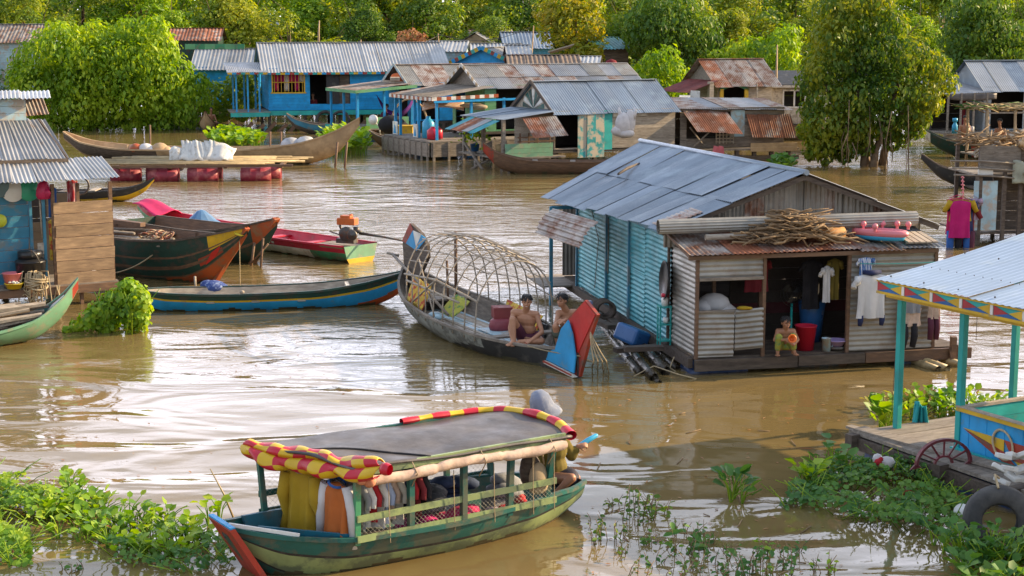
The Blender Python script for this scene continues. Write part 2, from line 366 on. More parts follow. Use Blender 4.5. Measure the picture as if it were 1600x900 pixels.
# ---------------------------------------------------------------- leaves
def leaf_mesh(name, P, Nn, size, mat, parent=None, asp=.55, up=None, fold=.15, shape='diamond'):
    """many single leaves as one mesh: P points, Nn facing directions, up = direction each tip points (numpy arrays)"""
    P = np.asarray(P, float); Nn = np.asarray(Nn, float); n = len(P)
    Nn = Nn / (np.linalg.norm(Nn, axis=1, keepdims=True) + 1e-9)
    t = nrg.normal(size=(n, 3)) if up is None else np.asarray(up, float)
    t = t - Nn * (t * Nn).sum(1, keepdims=True); t /= (np.linalg.norm(t, axis=1, keepdims=True) + 1e-9)
    b = np.cross(Nn, t); s = np.asarray(size, float).reshape(-1, 1) * np.ones((n, 1))
    if shape == 'diamond':
        pts = [(-.5, 0, 0), (0, .5, fold), (.5, 0, -fold * .6), (0, -.5, fold)]; faces = [(0, 1, 2), (0, 2, 3)]
    else:                                            # round paddle
        pts = [(-.5, 0, 0), (-.28, .42, fold * .7), (.12, .5, fold), (.5, 0, -fold), (.12, -.5, fold), (-.28, -.42, fold * .7)]
        faces = [(0, 1, 2, 3), (0, 3, 4, 5)]
    k = len(pts); vs = np.zeros((n, k, 3))
    for i, (x, y, z) in enumerate(pts): vs[:, i] = P + t * (x * s) + b * (y * asp * s) + Nn * (z * s)
    nf = len(faces); fl = len(faces[0])
    idx = (np.arange(n)[:, None, None] * k + np.array(faces)[None]).reshape(-1)
    me = bpy.data.meshes.new(name); me.vertices.add(n * k); me.vertices.foreach_set('co', vs.reshape(-1))
    me.loops.add(len(idx)); me.loops.foreach_set('vertex_index', idx.astype(np.int32))
    me.polygons.add(n * nf); me.polygons.foreach_set('loop_start', (np.arange(n * nf) * fl).astype(np.int32)); me.polygons.foreach_set('loop_total', np.full(n * nf, fl, np.int32))
    me.materials.append(mat); me.update(calc_edges=True); me.validate()
    o = bpy.data.objects.new(name, me); C.objects.link(o)
    if parent is not None: o.parent = parent
    return o
def unit(n):
    a = nrg.normal(size=(n, 3)); return a / np.linalg.norm(a, axis=1, keepdims=True)
def clump_points(centres, radii, per, flat=.75, shell=.55):
    """leaf points in and on clumps; returns points and outward directions"""
    P = []; Q = []
    for c, r in zip(centres, radii):
        n = max(6, int(per * r * r)); d = unit(n); k = shell + (1.02 - shell) * nrg.random((n, 1)) ** .5
        lump = 1 + .22 * np.sin(d[:, :1] * 5 + c[0] * 3) * np.cos(d[:, 1:2] * 4 + c[1] * 3)
        P.append(np.asarray(c)[None] + d * k * r * lump * np.array([1, 1, flat])); Q.append(d + np.array([0, 0, .35]))
    return np.concatenate(P), np.concatenate(Q)
def make_tree(name, label, cat, loc, h, w, leaf, lsize=.2, n_cl=26, per=300, trunk_h=.35, seed=0, group=None, low=.15, asp=.55, trunk_r=.12, stems=1):
    """tapered trunk with limbs to leaf clumps spread through an uneven crown"""
    rs = np.random.RandomState(seed); t = thing(name, label, cat, loc, 0, group); cs = []; rr = []
    for i in range(n_cl):
        z = low + (1 - low) * rs.rand(); prof = math.sin(min(1, (z - low) / (1 - low) * .9 + .22) * math.pi) ** .6
        a = rs.rand() * 6.283; q = prof * (.35 + .65 * rs.rand() ** .5) * w / 2
        cs.append((q * math.cos(a), q * math.sin(a), z * h * .95)); rr.append((.075 + .12 * rs.rand() ** 1.5) * w)
    P, Q = clump_points(cs, rr, per)
    Q = Q / np.linalg.norm(Q, axis=1, keepdims=True) + nrg.normal(size=P.shape) * .45
    b = MB(); top = V((rs.uniform(-.1, .1) * w, rs.uniform(-.1, .1) * w, h * .75))
    for k in range(stems):
        f = V((rs.uniform(-.08, .08) * w * (stems > 1), rs.uniform(-.08, .08) * w * (stems > 1), -.3)); tk = V((rs.uniform(-.15, .15) * w, rs.uniform(-.15, .15) * w, 0)) * (stems > 1)
        b.tube([f, f.lerp(top + tk, .3) + V((rs.uniform(-.2, .2), 0, 0)), f.lerp(top + tk, .65), top + tk], [trunk_r, trunk_r * .8, trunk_r * .5, trunk_r * .15], 8)
    for k in range(7):                                        # bare limbs poking out of the leaves
        c = V(cs[rs.randint(len(cs))]); d = V((c.x, c.y, .5 * w)).normalized() * w * rs.uniform(.12, .3); b.tube([V((0, 0, c.z * .7)), c, c + d, c + d * 1.5 + V((0, 0, -.1))], [trunk_r * .3, trunk_r * .2, trunk_r * .1, trunk_r * .04], 5)
    for c in cs[:int(n_cl * .7)]:
        s0 = V((0, 0, 0)).lerp(top, rs.uniform(.25, .7)); b.tube([s0, s0.lerp(V(c), .5) + V((0, 0, .1 * h * rs.rand())), V(c)], [trunk_r * .4, trunk_r * .25, trunk_r * .08], 5)
    b.build('trunk', bark, t)
    leaf_mesh('crown', P, Q, lsize * (.45 + 1.1 * nrg.random(len(P)) ** 1.5), leaf, t, asp)
    return t
# ================================================================ camera, light, sky, water
cam = bpy.data.cameras.new('camera'); co = bpy.data.objects.new('camera', cam); C.objects.link(co)
co.location = CAM; co.rotation_euler = (math.pi / 2 - TH, 0, 0); cam.sensor_width = 36; cam.lens = 36 * FPX / 1600; cam.clip_start = .5; cam.clip_end = 3000
sc = bpy.context.scene; sc.camera = co
SUN_EL, SUN_AZ = R(23), R(74)            # azimuth clockwise from +Y (away from the camera): 90 is exactly to the right
sd = V((math.sin(SUN_AZ) * math.cos(SUN_EL), math.cos(SUN_AZ) * math.cos(SUN_EL), math.sin(SUN_EL)))
sl = bpy.data.lights.new('sun', 'SUN'); sl.energy = 5.0; sl.angle = R(.5); sl.color = (1, .75, .44)
so = bpy.data.objects.new('sun', sl); C.objects.link(so); so.rotation_euler = (-sd).to_track_quat('-Z', 'Y').to_euler(); so.location = (60, 0, 40)
w = bpy.data.worlds.new('World'); sc.world = w; w.use_nodes = True
nt = w.node_tree; N = nt.nodes; L = nt.links; N.clear()
sky = N.new('ShaderNodeTexSky'); sky.sky_type = 'NISHITA'; sky.sun_disc = False; sky.sun_elevation = SUN_EL; sky.sun_rotation = SUN_AZ; sky.air_density = 1.2; sky.dust_density = 2.5
tc = N.new('ShaderNodeTexCoord'); mp = N.new('ShaderNodeMapping'); mp.inputs['Scale'].default_value = (1.2, 1.2, 4.5); L.new(tc.outputs['Generated'], mp.inputs[0])
cn = N.new('ShaderNodeTexNoise'); cn.inputs['Scale'].default_value = 2.2; cn.inputs['Detail'].default_value = 6; cn.inputs['Roughness'].default_value = .55; L.new(mp.outputs[0], cn.inputs['Vector'])
cr = N.new('ShaderNodeMapRange'); cr.inputs['From Min'].default_value = .36; cr.inputs['From Max'].default_value = .62; cr.inputs['To Min'].default_value = .35; cr.inputs['To Max'].default_value = .95; L.new(cn.outputs['Fac'], cr.inputs[0])
sp = N.new('ShaderNodeSeparateXYZ'); L.new(tc.outputs['Generated'], sp.inputs[0])      # low cloud brightened for the water reflections, dimmed overhead to hold back fill
lo = N.new('ShaderNodeMapRange'); lo.inputs['From Min'].default_value = .05; lo.inputs['From Max'].default_value = .55; L.new(sp.outputs[2], lo.inputs[0])
cc = N.new('ShaderNodeMix'); cc.data_type = 'RGBA'; L.new(lo.outputs[0], cc.inputs[0]); cc.inputs[7].default_value = (3.8, 4.3, 5.2, 1)
ah = N.new('ShaderNodeMapRange'); ah.inputs['From Min'].default_value = -.25; ah.inputs['From Max'].default_value = .75; L.new(sp.outputs[1], ah.inputs[0])      # shaped by direction: bright ahead for reflections, dimmed behind to cut front fill
cb = N.new('ShaderNodeMix'); cb.data_type = 'RGBA'; L.new(ah.outputs[0], cb.inputs[0]); cb.inputs[6].default_value = (5.5, 5.5, 5.9, 1); cb.inputs[7].default_value = (20.5, 20.3, 23.6, 1); L.new(cb.outputs[2], cc.inputs[6])
mx = N.new('ShaderNodeMix'); mx.data_type = 'RGBA'; L.new(cr.outputs[0], mx.inputs[0]); L.new(sky.outputs[0], mx.inputs[6]); L.new(cc.outputs[2], mx.inputs[7])
bg = N.new('ShaderNodeBackground'); bg.inputs[1].default_value = .12; L.new(mx.outputs[2], bg.inputs[0])
wo = N.new('ShaderNodeOutputWorld'); L.new(bg.outputs[0], wo.inputs[0])
sc.view_settings.view_transform = 'Standard'; sc.view_settings.look = 'None'; sc.view_settings.exposure = .90; sc.view_settings.gamma = 1
sc.cycles.max_bounces = 6; sc.cycles.diffuse_bounces = 3; sc.cycles.glossy_bounces = 3; sc.cycles.transmission_bounces = 3; sc.cycles.transparent_max_bounces = 6
sc.cycles.use_denoising = True; sc.cycles.caustics_reflective = False; sc.cycles.caustics_refractive = False

def water_mat():
    m = bpy.data.materials.new('muddy_water'); m.use_nodes = True; nt = m.node_tree; N = nt.nodes; L = nt.links; N.clear()
    out = N.new('ShaderNodeOutputMaterial'); p = N.new('ShaderNodeBsdfPrincipled'); tc = N.new('ShaderNodeTexCoord')
    def noise(scale, sx, sy, det=2, rg=.5, dist=0., rot=0.):
        mp = N.new('ShaderNodeMapping'); mp.inputs['Scale'].default_value = (sx, sy, 1); mp.inputs['Rotation'].default_value = (0, 0, rot); L.new(tc.outputs['Object'], mp.inputs[0])
        n = N.new('ShaderNodeTexNoise'); n.inputs['Scale'].default_value = scale; n.inputs['Detail'].default_value = det; n.inputs['Roughness'].default_value = rg; n.inputs['Distortion'].default_value = dist
        L.new(mp.outputs[0], n.inputs['Vector']); return n.outputs['Fac']
    def mul(a, b):
        x = N.new('ShaderNodeMath'); x.operation = 'MULTIPLY'
        for i, v in enumerate((a, b)):
            if isinstance(v, (int, float)): x.inputs[i].default_value = v
            else: L.new(v, x.inputs[i])
        return x.outputs[0]
    def add(a, b):
        x = N.new('ShaderNodeMath'); L.new(a, x.inputs[0]); L.new(b, x.inputs[1]); return x.outputs[0]
    def mr(f, a, b, lo, hi):
        r = N.new('ShaderNodeMapRange'); r.inputs[1].default_value = a; r.inputs[2].default_value = b; r.inputs[3].default_value = lo; r.inputs[4].default_value = hi; L.new(f, r.inputs[0]); return r.outputs[0]
    silt = N.new('ShaderNodeMix'); silt.data_type = 'RGBA'; silt.inputs[6].default_value = (.165, .118, .046, 1); silt.inputs[7].default_value = (.215, .155, .064, 1)
    L.new(mr(noise(.16, 1, 1, 4, .6, .6), .35, .65, 0, 1), silt.inputs[0]); L.new(silt.outputs[2], p.inputs['Base Color'])
    p.inputs['Roughness'].default_value = .035; p.inputs['IOR'].default_value = 1.5
    # the open reach is ruffled by the breeze, the lee of the houses is calm
    gust = mr(noise(.07, 1, 1.6, 2, .5, .3), .38, .62, .25, 1.)
    sep = N.new('ShaderNodeSeparateXYZ'); L.new(tc.outputs['Object'], sep.inputs[0])
    far = mr(sep.outputs[1], 19, 38, .08, 1.5)
    swell = noise(.6, .7, 1.4, 2, .5, .8, .25)
    chop = noise(2.3, .75, 1.3, 3, .5, .6, -.15)
    rip = noise(7.5, .7, 1.2, 3, .6, .5, .1)
    h = add(mul(swell, .075), mul(mul(chop, .045), mul(gust, far)))
    h = add(h, mul(mul(rip, .016), mul(gust, far)))
    b = N.new('ShaderNodeBump'); b.inputs['Strength'].default_value = 1; b.inputs['Distance'].default_value = 1.0; L.new(h, b.inputs['Height']); L.new(b.outputs[0], p.inputs['Normal'])
    L.new(p.outputs[0], out.inputs[0]); return m
me = bpy.data.meshes.new('water'); me.from_pydata([(-600, -60, 0), (600, -60, 0), (600, 1500, 0), (-600, 1500, 0)], [], [(0, 1, 2, 3)]); me.materials.append(water_mat())
water = bpy.data.objects.new('water', me); C.objects.link(water); struct(water)

# ================================================================ the wood behind the village
protos = []
WOODL = 'rounded green tree crowding the dense wood behind the floating houses'
for k in range(6):
    t = make_tree('wood_tree', WOODL, 'tree', (0, 300, 0), 7.5 + k % 3, 6.2 + (k % 2) * 1.2, [leaf_wood, leaf_wood, leaf_deep, leaf_wood, leaf_vine, leaf_wood][k], .22, 34, 400, seed=30 + k, low=.1, trunk_r=.16, group='trees of the wood behind the village')
    protos.append(t)
used = set()
def wood(px, Y, h, label=None):
    k = rng.randrange(6)
    p = protos[k]; base = 7.5 + k % 3; s = h / base; loc = G(800, 100, 0); x = (px - 800) / FPX * Y * 1.0
    if k not in used: used.add(k); o = p; o.location = (x, Y, 0)
    else: o = copy_thing(p, (x, Y, 0))
    o.rotation_euler.z = rng.uniform(0, 6.28); o.scale = (s * rng.uniform(1.05, 1.4), s * rng.uniform(1.05, 1.4), s)
    return o
for Y, step, h0, h1, ofs in ((98, 98, 5.2, 7.8, 0), (105, 110, 7.0, 9.4, 50), (115, 112, 9.2, 11.5, 20), (130, 108, 12.5, 15, 70)):
    px = -130 + ofs
    while px < 1740:
        hh = rng.uniform(h0, h1)
        if Y == 98 and 600 < px < 1010: hh *= .85
        wood(px + rng.uniform(-22, 22), Y + rng.uniform(-3, 3), hh); px += step
for k in range(6):
    if k not in used: bpy.data.objects.remove(protos[k], do_unlink=True)

def clump_tree(name, label, cat, Y, base, clumps, leaf, lsize, per, trunks=(), depth=1., asp=.55, flat=.85, up=None, tr=.14, drape=False, group=None, inner=True):
    """tree whose crown clumps are given by their place in the photo and spread in depth; all real distances"""
    b0 = G(base[0], base[1], 0); t = thing(name, label, cat, (b0.x, Y, 0), 0, group); cs = []; rr = []
    for i, (px, py, r) in enumerate(clumps):
        rad = r / FPX * Y
        for dy in ((-.5, .55) if inner else (0,)):
            q = D(px, py, Y + depth * rad * (dy + rng.uniform(-.35, .35))) - t.location
            cs.append(np.array(q)); rr.append(rad * rng.uniform(.85, 1.1))
    P, Q = clump_points(cs, rr, per, flat)
    keep = P[:, 2] > .03; P = P[keep]; Q = Q[keep]
    Q = Q / np.linalg.norm(Q, axis=1, keepdims=True) + nrg.normal(size=P.shape) * .4
    u = None
    if drape: u = np.array([0, 0, -1.])[None] + nrg.normal(size=P.shape) * .35
    if trunks:
        b = MB()
        for path in trunks:
            pts = [D(x, y, Y + dy) - t.location for (x, y, dy) in path]; n = len(pts)
            b.tube(pts, [tr * (1 - .75 * i / (n - 1)) for i in range(n)], 7)
        b.build('trunk', bark, t)
    leaf_mesh('crown' if trunks else 'foliage', P, Q, lsize * (.45 + 1.1 * nrg.random(len(P)) ** 1.5), leaf, t, asp, u)
    return t
# big tree standing in the water, hung with creepers
cl = [(1300, 60, 42), (1345, 40, 44), (1285, 105, 40), (1330, 95, 45), (1375, 80, 42), (1420, 90, 40), (1455, 105, 36), (1475, 130, 26), (1290, 150, 42), (1340, 150, 46), (1395, 140, 46), (1440, 150, 40),
      (1285, 195, 36), (1325, 190, 38), (1375, 185, 32), (1425, 178, 30), (1455, 165, 24), (1280, 228, 24), (1312, 228, 24), (1345, 218, 22), (1430, 205, 18), (1300, 20, 34), (1350, 0, 36), (1390, 40, 34), (1265, 130, 24), (1268, 175, 22), (1395, 212, 14), (1375, 10, 30), (1325, -25, 34), (1268, 240, 16), (1290, 248, 14), (1318, 246, 14), (1330, 238, 14), (1262, 205, 20), (1412, 222, 13), (1440, 190, 18), (1300, 222, 30), (1335, 208, 28), (1408, 200, 24), (1352, 232, 17), (1395, 226, 13), (1372, 205, 20)]
cl = [(x, y, r * .90) for x, y, r in cl]
clump_tree('creeper_tree', 'tall bushy tree standing in the water, hung with creepers and bare roots at its foot', 'tree', 58.2, (1362, 258), cl, leaf_tree, .19, 700,
           trunks=[[(1350, 262, 0), (1352, 225, .2), (1340, 150, .1), (1330, 60, 0)], [(1364, 264, -.4), (1368, 235, 0), (1385, 190, .2), (1410, 110, 0)], [(1378, 260, .3), (1384, 228, .2), (1400, 190, 0), (1440, 130, 0)], [(1358, 260, .5), (1345, 230, .3), (1310, 190, 0), (1290, 130, 0)]], depth=1.3, tr=.17, drape=True)
b = MB(); tt = bpy.data.objects['creeper_tree']
for i in range(22):
    q = D(rng.uniform(1315, 1425), rng.uniform(150, 225), 58.2 + rng.uniform(-2.4, 1.2)); e = V((q.x + rng.uniform(-.2, .2), q.y, rng.uniform(-.1, .5) if q.x < 14.2 else q.z - rng.uniform(.6, 1.6))); b.tube([q, q.lerp(e, .5) + V((rng.uniform(-.12, .12), 0, 0)), e], rng.uniform(.010, .02), 4)
b.build('hanging_root', bark, tt, world=True)
# vine mound at the left
cl = [(60, 95, 40), (95, 75, 42), (140, 85, 42), (185, 80, 40), (225, 95, 40), (250, 75, 34), (55, 135, 40), (100, 125, 45), (150, 125, 45), (200, 125, 45), (245, 125, 38), (275, 110, 30), (80, 165, 38), (125, 165, 42), (170, 165, 40), (215, 160, 36), (255, 160, 34), (285, 145, 28),
      (90, 190, 24), (130, 190, 26), (165, 188, 24), (205, 188, 22), (245, 188, 22), (280, 178, 24), (305, 160, 24), (310, 130, 18), (60, 195, 20), (110, 198, 16), (150, 199, 15), (190, 198, 16), (225, 197, 16), (262, 194, 18), (295, 188, 18), (35, 120, 28), (90, 50, 20), (200, 50, 30), (240, 45, 26), (150, 55, 26)]
clump_tree('vine_thicket', 'huge mound of bright green creeper covering trees at the water edge', 'thicket', 79.5, (180, 203), cl, leaf_vine, .25, 330, depth=1.3, drape=True,
           trunks=[[(150, 210, 0), (150, 150, 0), (140, 80, 0)], [(250, 208, 0), (240, 150, 0), (250, 80, 0)]])
clump_tree('round_bush', 'low green bush behind the small pavilion of the blue house', 'bush', 83, (350, 190), [(335, 150, 28), (370, 140, 26), (400, 150, 24), (385, 125, 20), (345, 175, 20), (380, 172, 20)], leaf_wood, .26, 300)
# one tangled belt of undergrowth along the flooded bank, too dense to count
cs, rr = [], []
for i in range(330):
    Y = rng.uniform(92, 101); cs.append(np.array([(rng.uniform(-120, 1720) - 800) / FPX * Y, Y - 90, rng.uniform(.1, 2.6)])); rr.append(rng.uniform(.7, 1.35))
P, Q = clump_points(cs, rr, 190, .9); k = P[:, 2] > 0
o = leaf_mesh('undergrowth', P[k], Q[k] + nrg.normal(size=P[k].shape) * .5, .27 * (.6 + .8 * nrg.random(int(k.sum()))), leaf_deep); o.location = (0, 90, 0)
tag(o, 'dense green undergrowth along the flooded bank behind the houses', 'undergrowth', None, 'stuff')
cs, rr = [], []
for i in range(300):                                           # the wood closes up behind the single trees into one mass
    Y = rng.uniform(102, 112); cs.append(np.array([(rng.uniform(-120, 1720) - 800) / FPX * Y, Y - 105, rng.uniform(1, 6.2)])); rr.append(rng.uniform(1., 1.9))
P, Q = clump_points(cs, rr, 80, .9)
o = leaf_mesh('wood_mass', P, Q + nrg.normal(size=P.shape) * .5, .30 * (.5 + 1.1 * nrg.random(len(P))), leaf_wood); o.location = (0, 105, 0)
tag(o, 'closed mass of green foliage filling the wood behind the single trees', 'foliage', None, 'stuff')
# named trees near the roofs
clump_tree('golden_tree', 'yellowing tree with loose leaves rising above the grey roofs', 'tree', 83, (897, 170), [(880, 15, 34), (905, 40, 36), (870, 50, 28), (915, 5, 32), (925, 65, 22), (890, 70, 22), (855, 20, 24), (905, 88, 14), (925, 90, 16)], leaf_gold, .26, 240,
           trunks=[[(902, 180, 0), (903, 90, 0), (900, 30, 0)], [(903, 110, 0), (885, 70, .2), (870, 40, 0)]], tr=.13)
clump_tree('dark_tree', 'dark dense tree behind the roofs, right of the yellowing tree', 'tree', 82, (1040, 170), [(1010, 45, 42), (1050, 40, 44), (1090, 50, 40), (1030, 75, 34), (1075, 80, 32), (1000, 70, 26), (1110, 70, 26), (1065, 20, 36), (1020, 15, 30)], leaf_deep, .25, 300, trunks=[[(1045, 190, 0), (1045, 100, 0), (1040, 40, 0)]], drape=True)
clump_tree('vine_bush', 'rounded vine bush between the blue grey roof and the rusty roof', 'bush', 74, (1025, 190), [(1000, 118, 24), (1025, 100, 26), (1050, 110, 24), (985, 128, 16), (1035, 130, 24), (1070, 120, 18), (1060, 138, 18), (1010, 140, 22), (1045, 85, 16), (1030, 165, 26), (1060, 165, 22)], leaf_vine, .22, 330, drape=True)
clump_tree('vine_bush', 'creeper mound behind the cream houseboat, left of the creeper hung tree', 'bush', 80, (1200, 190), [(1180, 85, 34), (1215, 80, 34), (1150, 90, 28), (1235, 110, 28), (1200, 115, 28), (1120, 95, 18), (1230, 60, 26), (1222, 140, 24)], leaf_vine, .24, 320, drape=True)
clump_tree('vine_tree', 'tree wrapped in dark green creeper above the right hand tin roof', 'tree', 78, (1540, 190), [(1500, 60, 36), (1540, 50, 40), (1580, 60, 38), (1520, 95, 34), (1560, 95, 32), (1490, 95, 26), (1510, 125, 20), (1600, 95, 32), (1545, 15, 36), (1500, 20, 30)], leaf_deep, .24, 320, trunks=[[(1540, 200, 0), (1540, 120, 0), (1545, 40, 0)]], drape=True)
clump_tree('dry_bush', 'rust brown dry bush beside the back shed', 'bush', 86, (645, 120), [(630, 58, 12), (645, 56, 13), (658, 60, 11), (640, 66, 10)], leaf_dry, .22, 340)
clump_tree('green_bush', 'bright bush with long leaves between golden tree and dark shed', 'bush', 81, (920, 130), [(905, 82, 14), (928, 80, 14), (915, 98, 12), (935, 92, 11), (895, 92, 10)], leaf_gold, .3, 240)
# ================================================================ helpers: people, garments, vessels, boats
def hermite(tab):
    xs = np.array([r[0] for r in tab], float); ys = np.array([r[1:] for r in tab], float)
    h = np.diff(xs); dl = np.diff(ys, axis=0) / h[:, None]; m = np.zeros_like(ys); m[0] = dl[0]; m[-1] = dl[-1]
    for i in range(1, len(xs) - 1):
        for c in range(ys.shape[1]):
            a, b = dl[i - 1, c], dl[i, c]; m[i, c] = 0 if a * b <= 0 else 2 * a * b / (a + b)
    def f(t):
        i = int(min(max(np.searchsorted(xs, t) - 1, 0), len(xs) - 2)); u = (t - xs[i]) / h[i]; u2 = u * u; u3 = u2 * u
        return (2 * u3 - 3 * u2 + 1) * ys[i] + (u3 - 2 * u2 + u) * h[i] * m[i] + (-2 * u3 + 3 * u2) * ys[i + 1] + (u3 - u2) * h[i] * m[i + 1]
    return f
class Hull:
    """planked hull: table rows (x, half breadth at the rail, rail height, keel height)"""
    def __init__(s, tab, k=.75, th=.035): s.f = hermite(tab); s.x0 = tab[0][0]; s.x1 = tab[-1][0]; s.k = k; s.th = th
    def at(s, x, v, inner=0.):
        hw, zs, zk = s.f(x); sg = -1 if v < 0 else 1; a = abs(v); hw = max(hw - inner, .002) ; zk = min(zk + inner, zs - .005)
        y = hw * (s.k * math.sin(a * math.pi / 2) + (1 - s.k) * a); z = zk + (zs - zk) * (1 - (s.k * math.cos(a * math.pi / 2) + (1 - s.k) * (1 - a)))
        return V((x, sg * y, z))
    def rail(s, x, side): hw, zs, zk = s.f(x); return V((x, side * hw, zs))
    def outer(s, n=44, nv=18, mfn=None, b=None):
        b = b or MB(); X = lambda t: s.x0 + (s.x1 - s.x0) * t
        g = (lambda t, v: mfn(X(t), abs(v * 2 - 1))) if mfn else None
        b.grid(lambda t, v: s.at(X(t), v * 2 - 1), n, nv, 0, True, mfn=g)
        for x in (s.x0, s.x1):
            if s.f(x)[0] > .03:
                P = [s.at(x, i / 8 * 2 - 1) for i in range(9)]; o = len(b.v); b.v += [tuple(p) for p in P]; b.f.append(tuple(o + i for i in range(9))); b.m.append(mfn(x, .5) if mfn else 0); b.sm.append(False)
        return b
    def inner(s, n=44, nv=14):
        b = MB(); X = lambda t: s.x0 + (s.x1 - s.x0) * t
        b.grid(lambda t, v: s.at(X(t), v * 2 - 1, s.th), n, nv, 0, True); return b
    def gunwale(s, side, w=.05, h=.04, n=40, a=None, c=None, b=None):
        b = b or MB(); a = s.x0 if a is None else a; c = s.x1 if c is None else c; P = [s.rail(a + (c - a) * i / n, side) for i in range(n + 1)]
        for sgn in (0,):
            def fn(t, v):
                i = t * n; p = P[min(int(round(i)), n)]; q = [(-w / 2, -h / 2), (w / 2, -h / 2), (w / 2, h / 2), (-w / 2, h / 2), (-w / 2, -h / 2)][int(round(v * 4))]
                return p + V((0, q[0], q[1]))
            b.grid(fn, n, 4, 0, False)
        return b
    def floor(s, a, c, z, nb, t=.02, across=True, mis=(0,), b=None):
        """deck boards laid across (or along) the hull at level z"""
        b = b or MB()
        def half(x):
            hw, zs, zk = s.f(x); r = min(max((z - zk) / max(zs - zk, 1e-3), 0), 1); best = 0
            for i in range(21):
                if s.at(x, i / 20, s.th).z <= z + .03: best = abs(s.at(x, i / 20, s.th).y)
            return best
        if across:
            w = (c - a) / nb
            for i in range(nb):
                x = a + w * (i + .5); h = half(x); b.box((x, rng.uniform(-.01, .01), z + rng.uniform(-.006, .006)), (w * .93, 2 * h * .98, t), mi=rng.choice(mis))
        else:
            h = min(half(a), half(c), half((a + c) / 2)); w = 2 * h / nb
            for i in range(nb): b.box(((a + c) / 2 + rng.uniform(-.03, .03), -h + w * (i + .5), z + rng.uniform(-.005, .005)), (c - a, w * .94, t), (0, 0, rng.uniform(-.01, .01)), mi=rng.choice(mis))
        return b
def cap(b, p, q, r0, r1, n=9):
    """limb segment with round ends"""
    b.tube([p, q], [r0, r1], n, cap=False); b.ball(p, r0, 10); b.ball(q, r1, 10)
def chain(b, pts, rad, n=9):
    for i in range(len(pts) - 1): cap(b, V(pts[i]), V(pts[i + 1]), rad[i], rad[i + 1], n)
def frame_of(fwd, up=(0, 0, 1)):
    f = V(fwd).normalized(); u = V(up); u = (u - f * u.dot(f)).normalized(); s_ = f.cross(u); return f, u, s_
def head(b, c, fwd, up, h):
    """skull, jaw, nose, ears and brow; returns face axes"""
    f, u, s_ = frame_of(fwd, up); c = V(c); m = Matrix((s_, f, u)).transposed()
    A = lambda x, y, z: c + s_ * (x * h) + f * (y * h) + u * (z * h)
    b.ball(A(0, -.03, .10), (.35 * h, .41 * h, .38 * h), 14, rot=m); b.ball(A(0, .07, -.18), (.29 * h, .30 * h, .31 * h), 12, rot=m); b.ball(A(0, .20, -.40), (.15 * h, .13 * h, .10 * h), 8, rot=m)
    b.ball(A(0, .385, -.10), (.055 * h, .075 * h, .10 * h), 8, rot=m); b.ball(A(0, .42, -.15), (.075 * h, .07 * h, .05 * h), 8, rot=m); b.ball(A(0, .33, .06), (.24 * h, .07 * h, .05 * h), 8, rot=m)
    for sg in (-1, 1):
        b.ball(A(sg * .35, -.03, -.06), (.035 * h, .075 * h, .12 * h), 8, rot=m); b.ball(A(sg * .20, .22, -.12), (.10 * h, .10 * h, .09 * h), 8, rot=m)
    b.ball(A(0, .345, -.29), (.11 * h, .05 * h, .045 * h), 8, rot=m)
    return A, m
def hand(b, w, d, nrm, size=.165, curl=.5, spread=.25, thumb=1):
    """palm, five unequal bent fingers; d points to the fingers, nrm is the back of the hand"""
    w = V(w); d = V(d).normalized(); nr = V(nrm); nr = (nr - d * nr.dot(d)).normalized(); s_ = d.cross(nr); L_ = size
    pc = w + d * (L_ * .26); m = Matrix((s_, d, nr)).transposed(); b.ball(pc, (L_ * .23, L_ * .28, L_ * .10), 10, rot=m); cap(b, w, pc, L_ * .13, L_ * .12)
    for i, (o, ln) in enumerate(((-.17, .40), (-.06, .46), (.06, .43), (.165, .33))):
        p = pc + d * (L_ * .18) + s_ * (o * L_); dd = (d + s_ * (o * spread * 2)).normalized(); pts = [p]; ang = 0
        for k, fr in enumerate((.45, .32, .23)):
            ang += curl * (.5 if k == 0 else .9); v = dd * math.cos(ang) - nr * math.sin(ang); pts.append(pts[-1] + v * (ln * L_ * fr))
        chain(b, pts, [L_ * .052, L_ * .048, L_ * .044, L_ * .036], 7)
    p = w + d * (L_ * .12) - s_ * (thumb * L_ * .15); v = (d * .65 - s_ * thumb * .75 - nr * .25).normalized(); q = p + v * (L_ * .24); r_ = q + (v * .6 + d * .5 - nr * .3 * curl).normalized() * (L_ * .19)
    chain(b, [p, q, r_], [L_ * .07, L_ * .056, L_ * .042], 7)
def foot(b, an, d, size=.2, up=(0, 0, 1)):
    an = V(an); d = V(d).normalized(); u = V(up); s_ = d.cross(u).normalized(); h = an - u * (size * .24)
    chain(b, [an, h - d * (size * .14)], [size * .17, size * .15]); chain(b, [an, h + d * (size * .32), h + d * (size * .58) - u * .005], [size * .17, size * .14, size * .12])
    cap(b, h - d * size * .14, h + d * (size * .35), size * .13, size * .14)
    for i in range(5):
        o = (-.17 + .085 * i) * size; q = h + d * (size * (.60 - .03 * abs(i - 1))) + s_ * o - u * (size * .04); cap(b, q - d * (size * .08), q + d * (size * .12), size * .055, size * .05, 6)
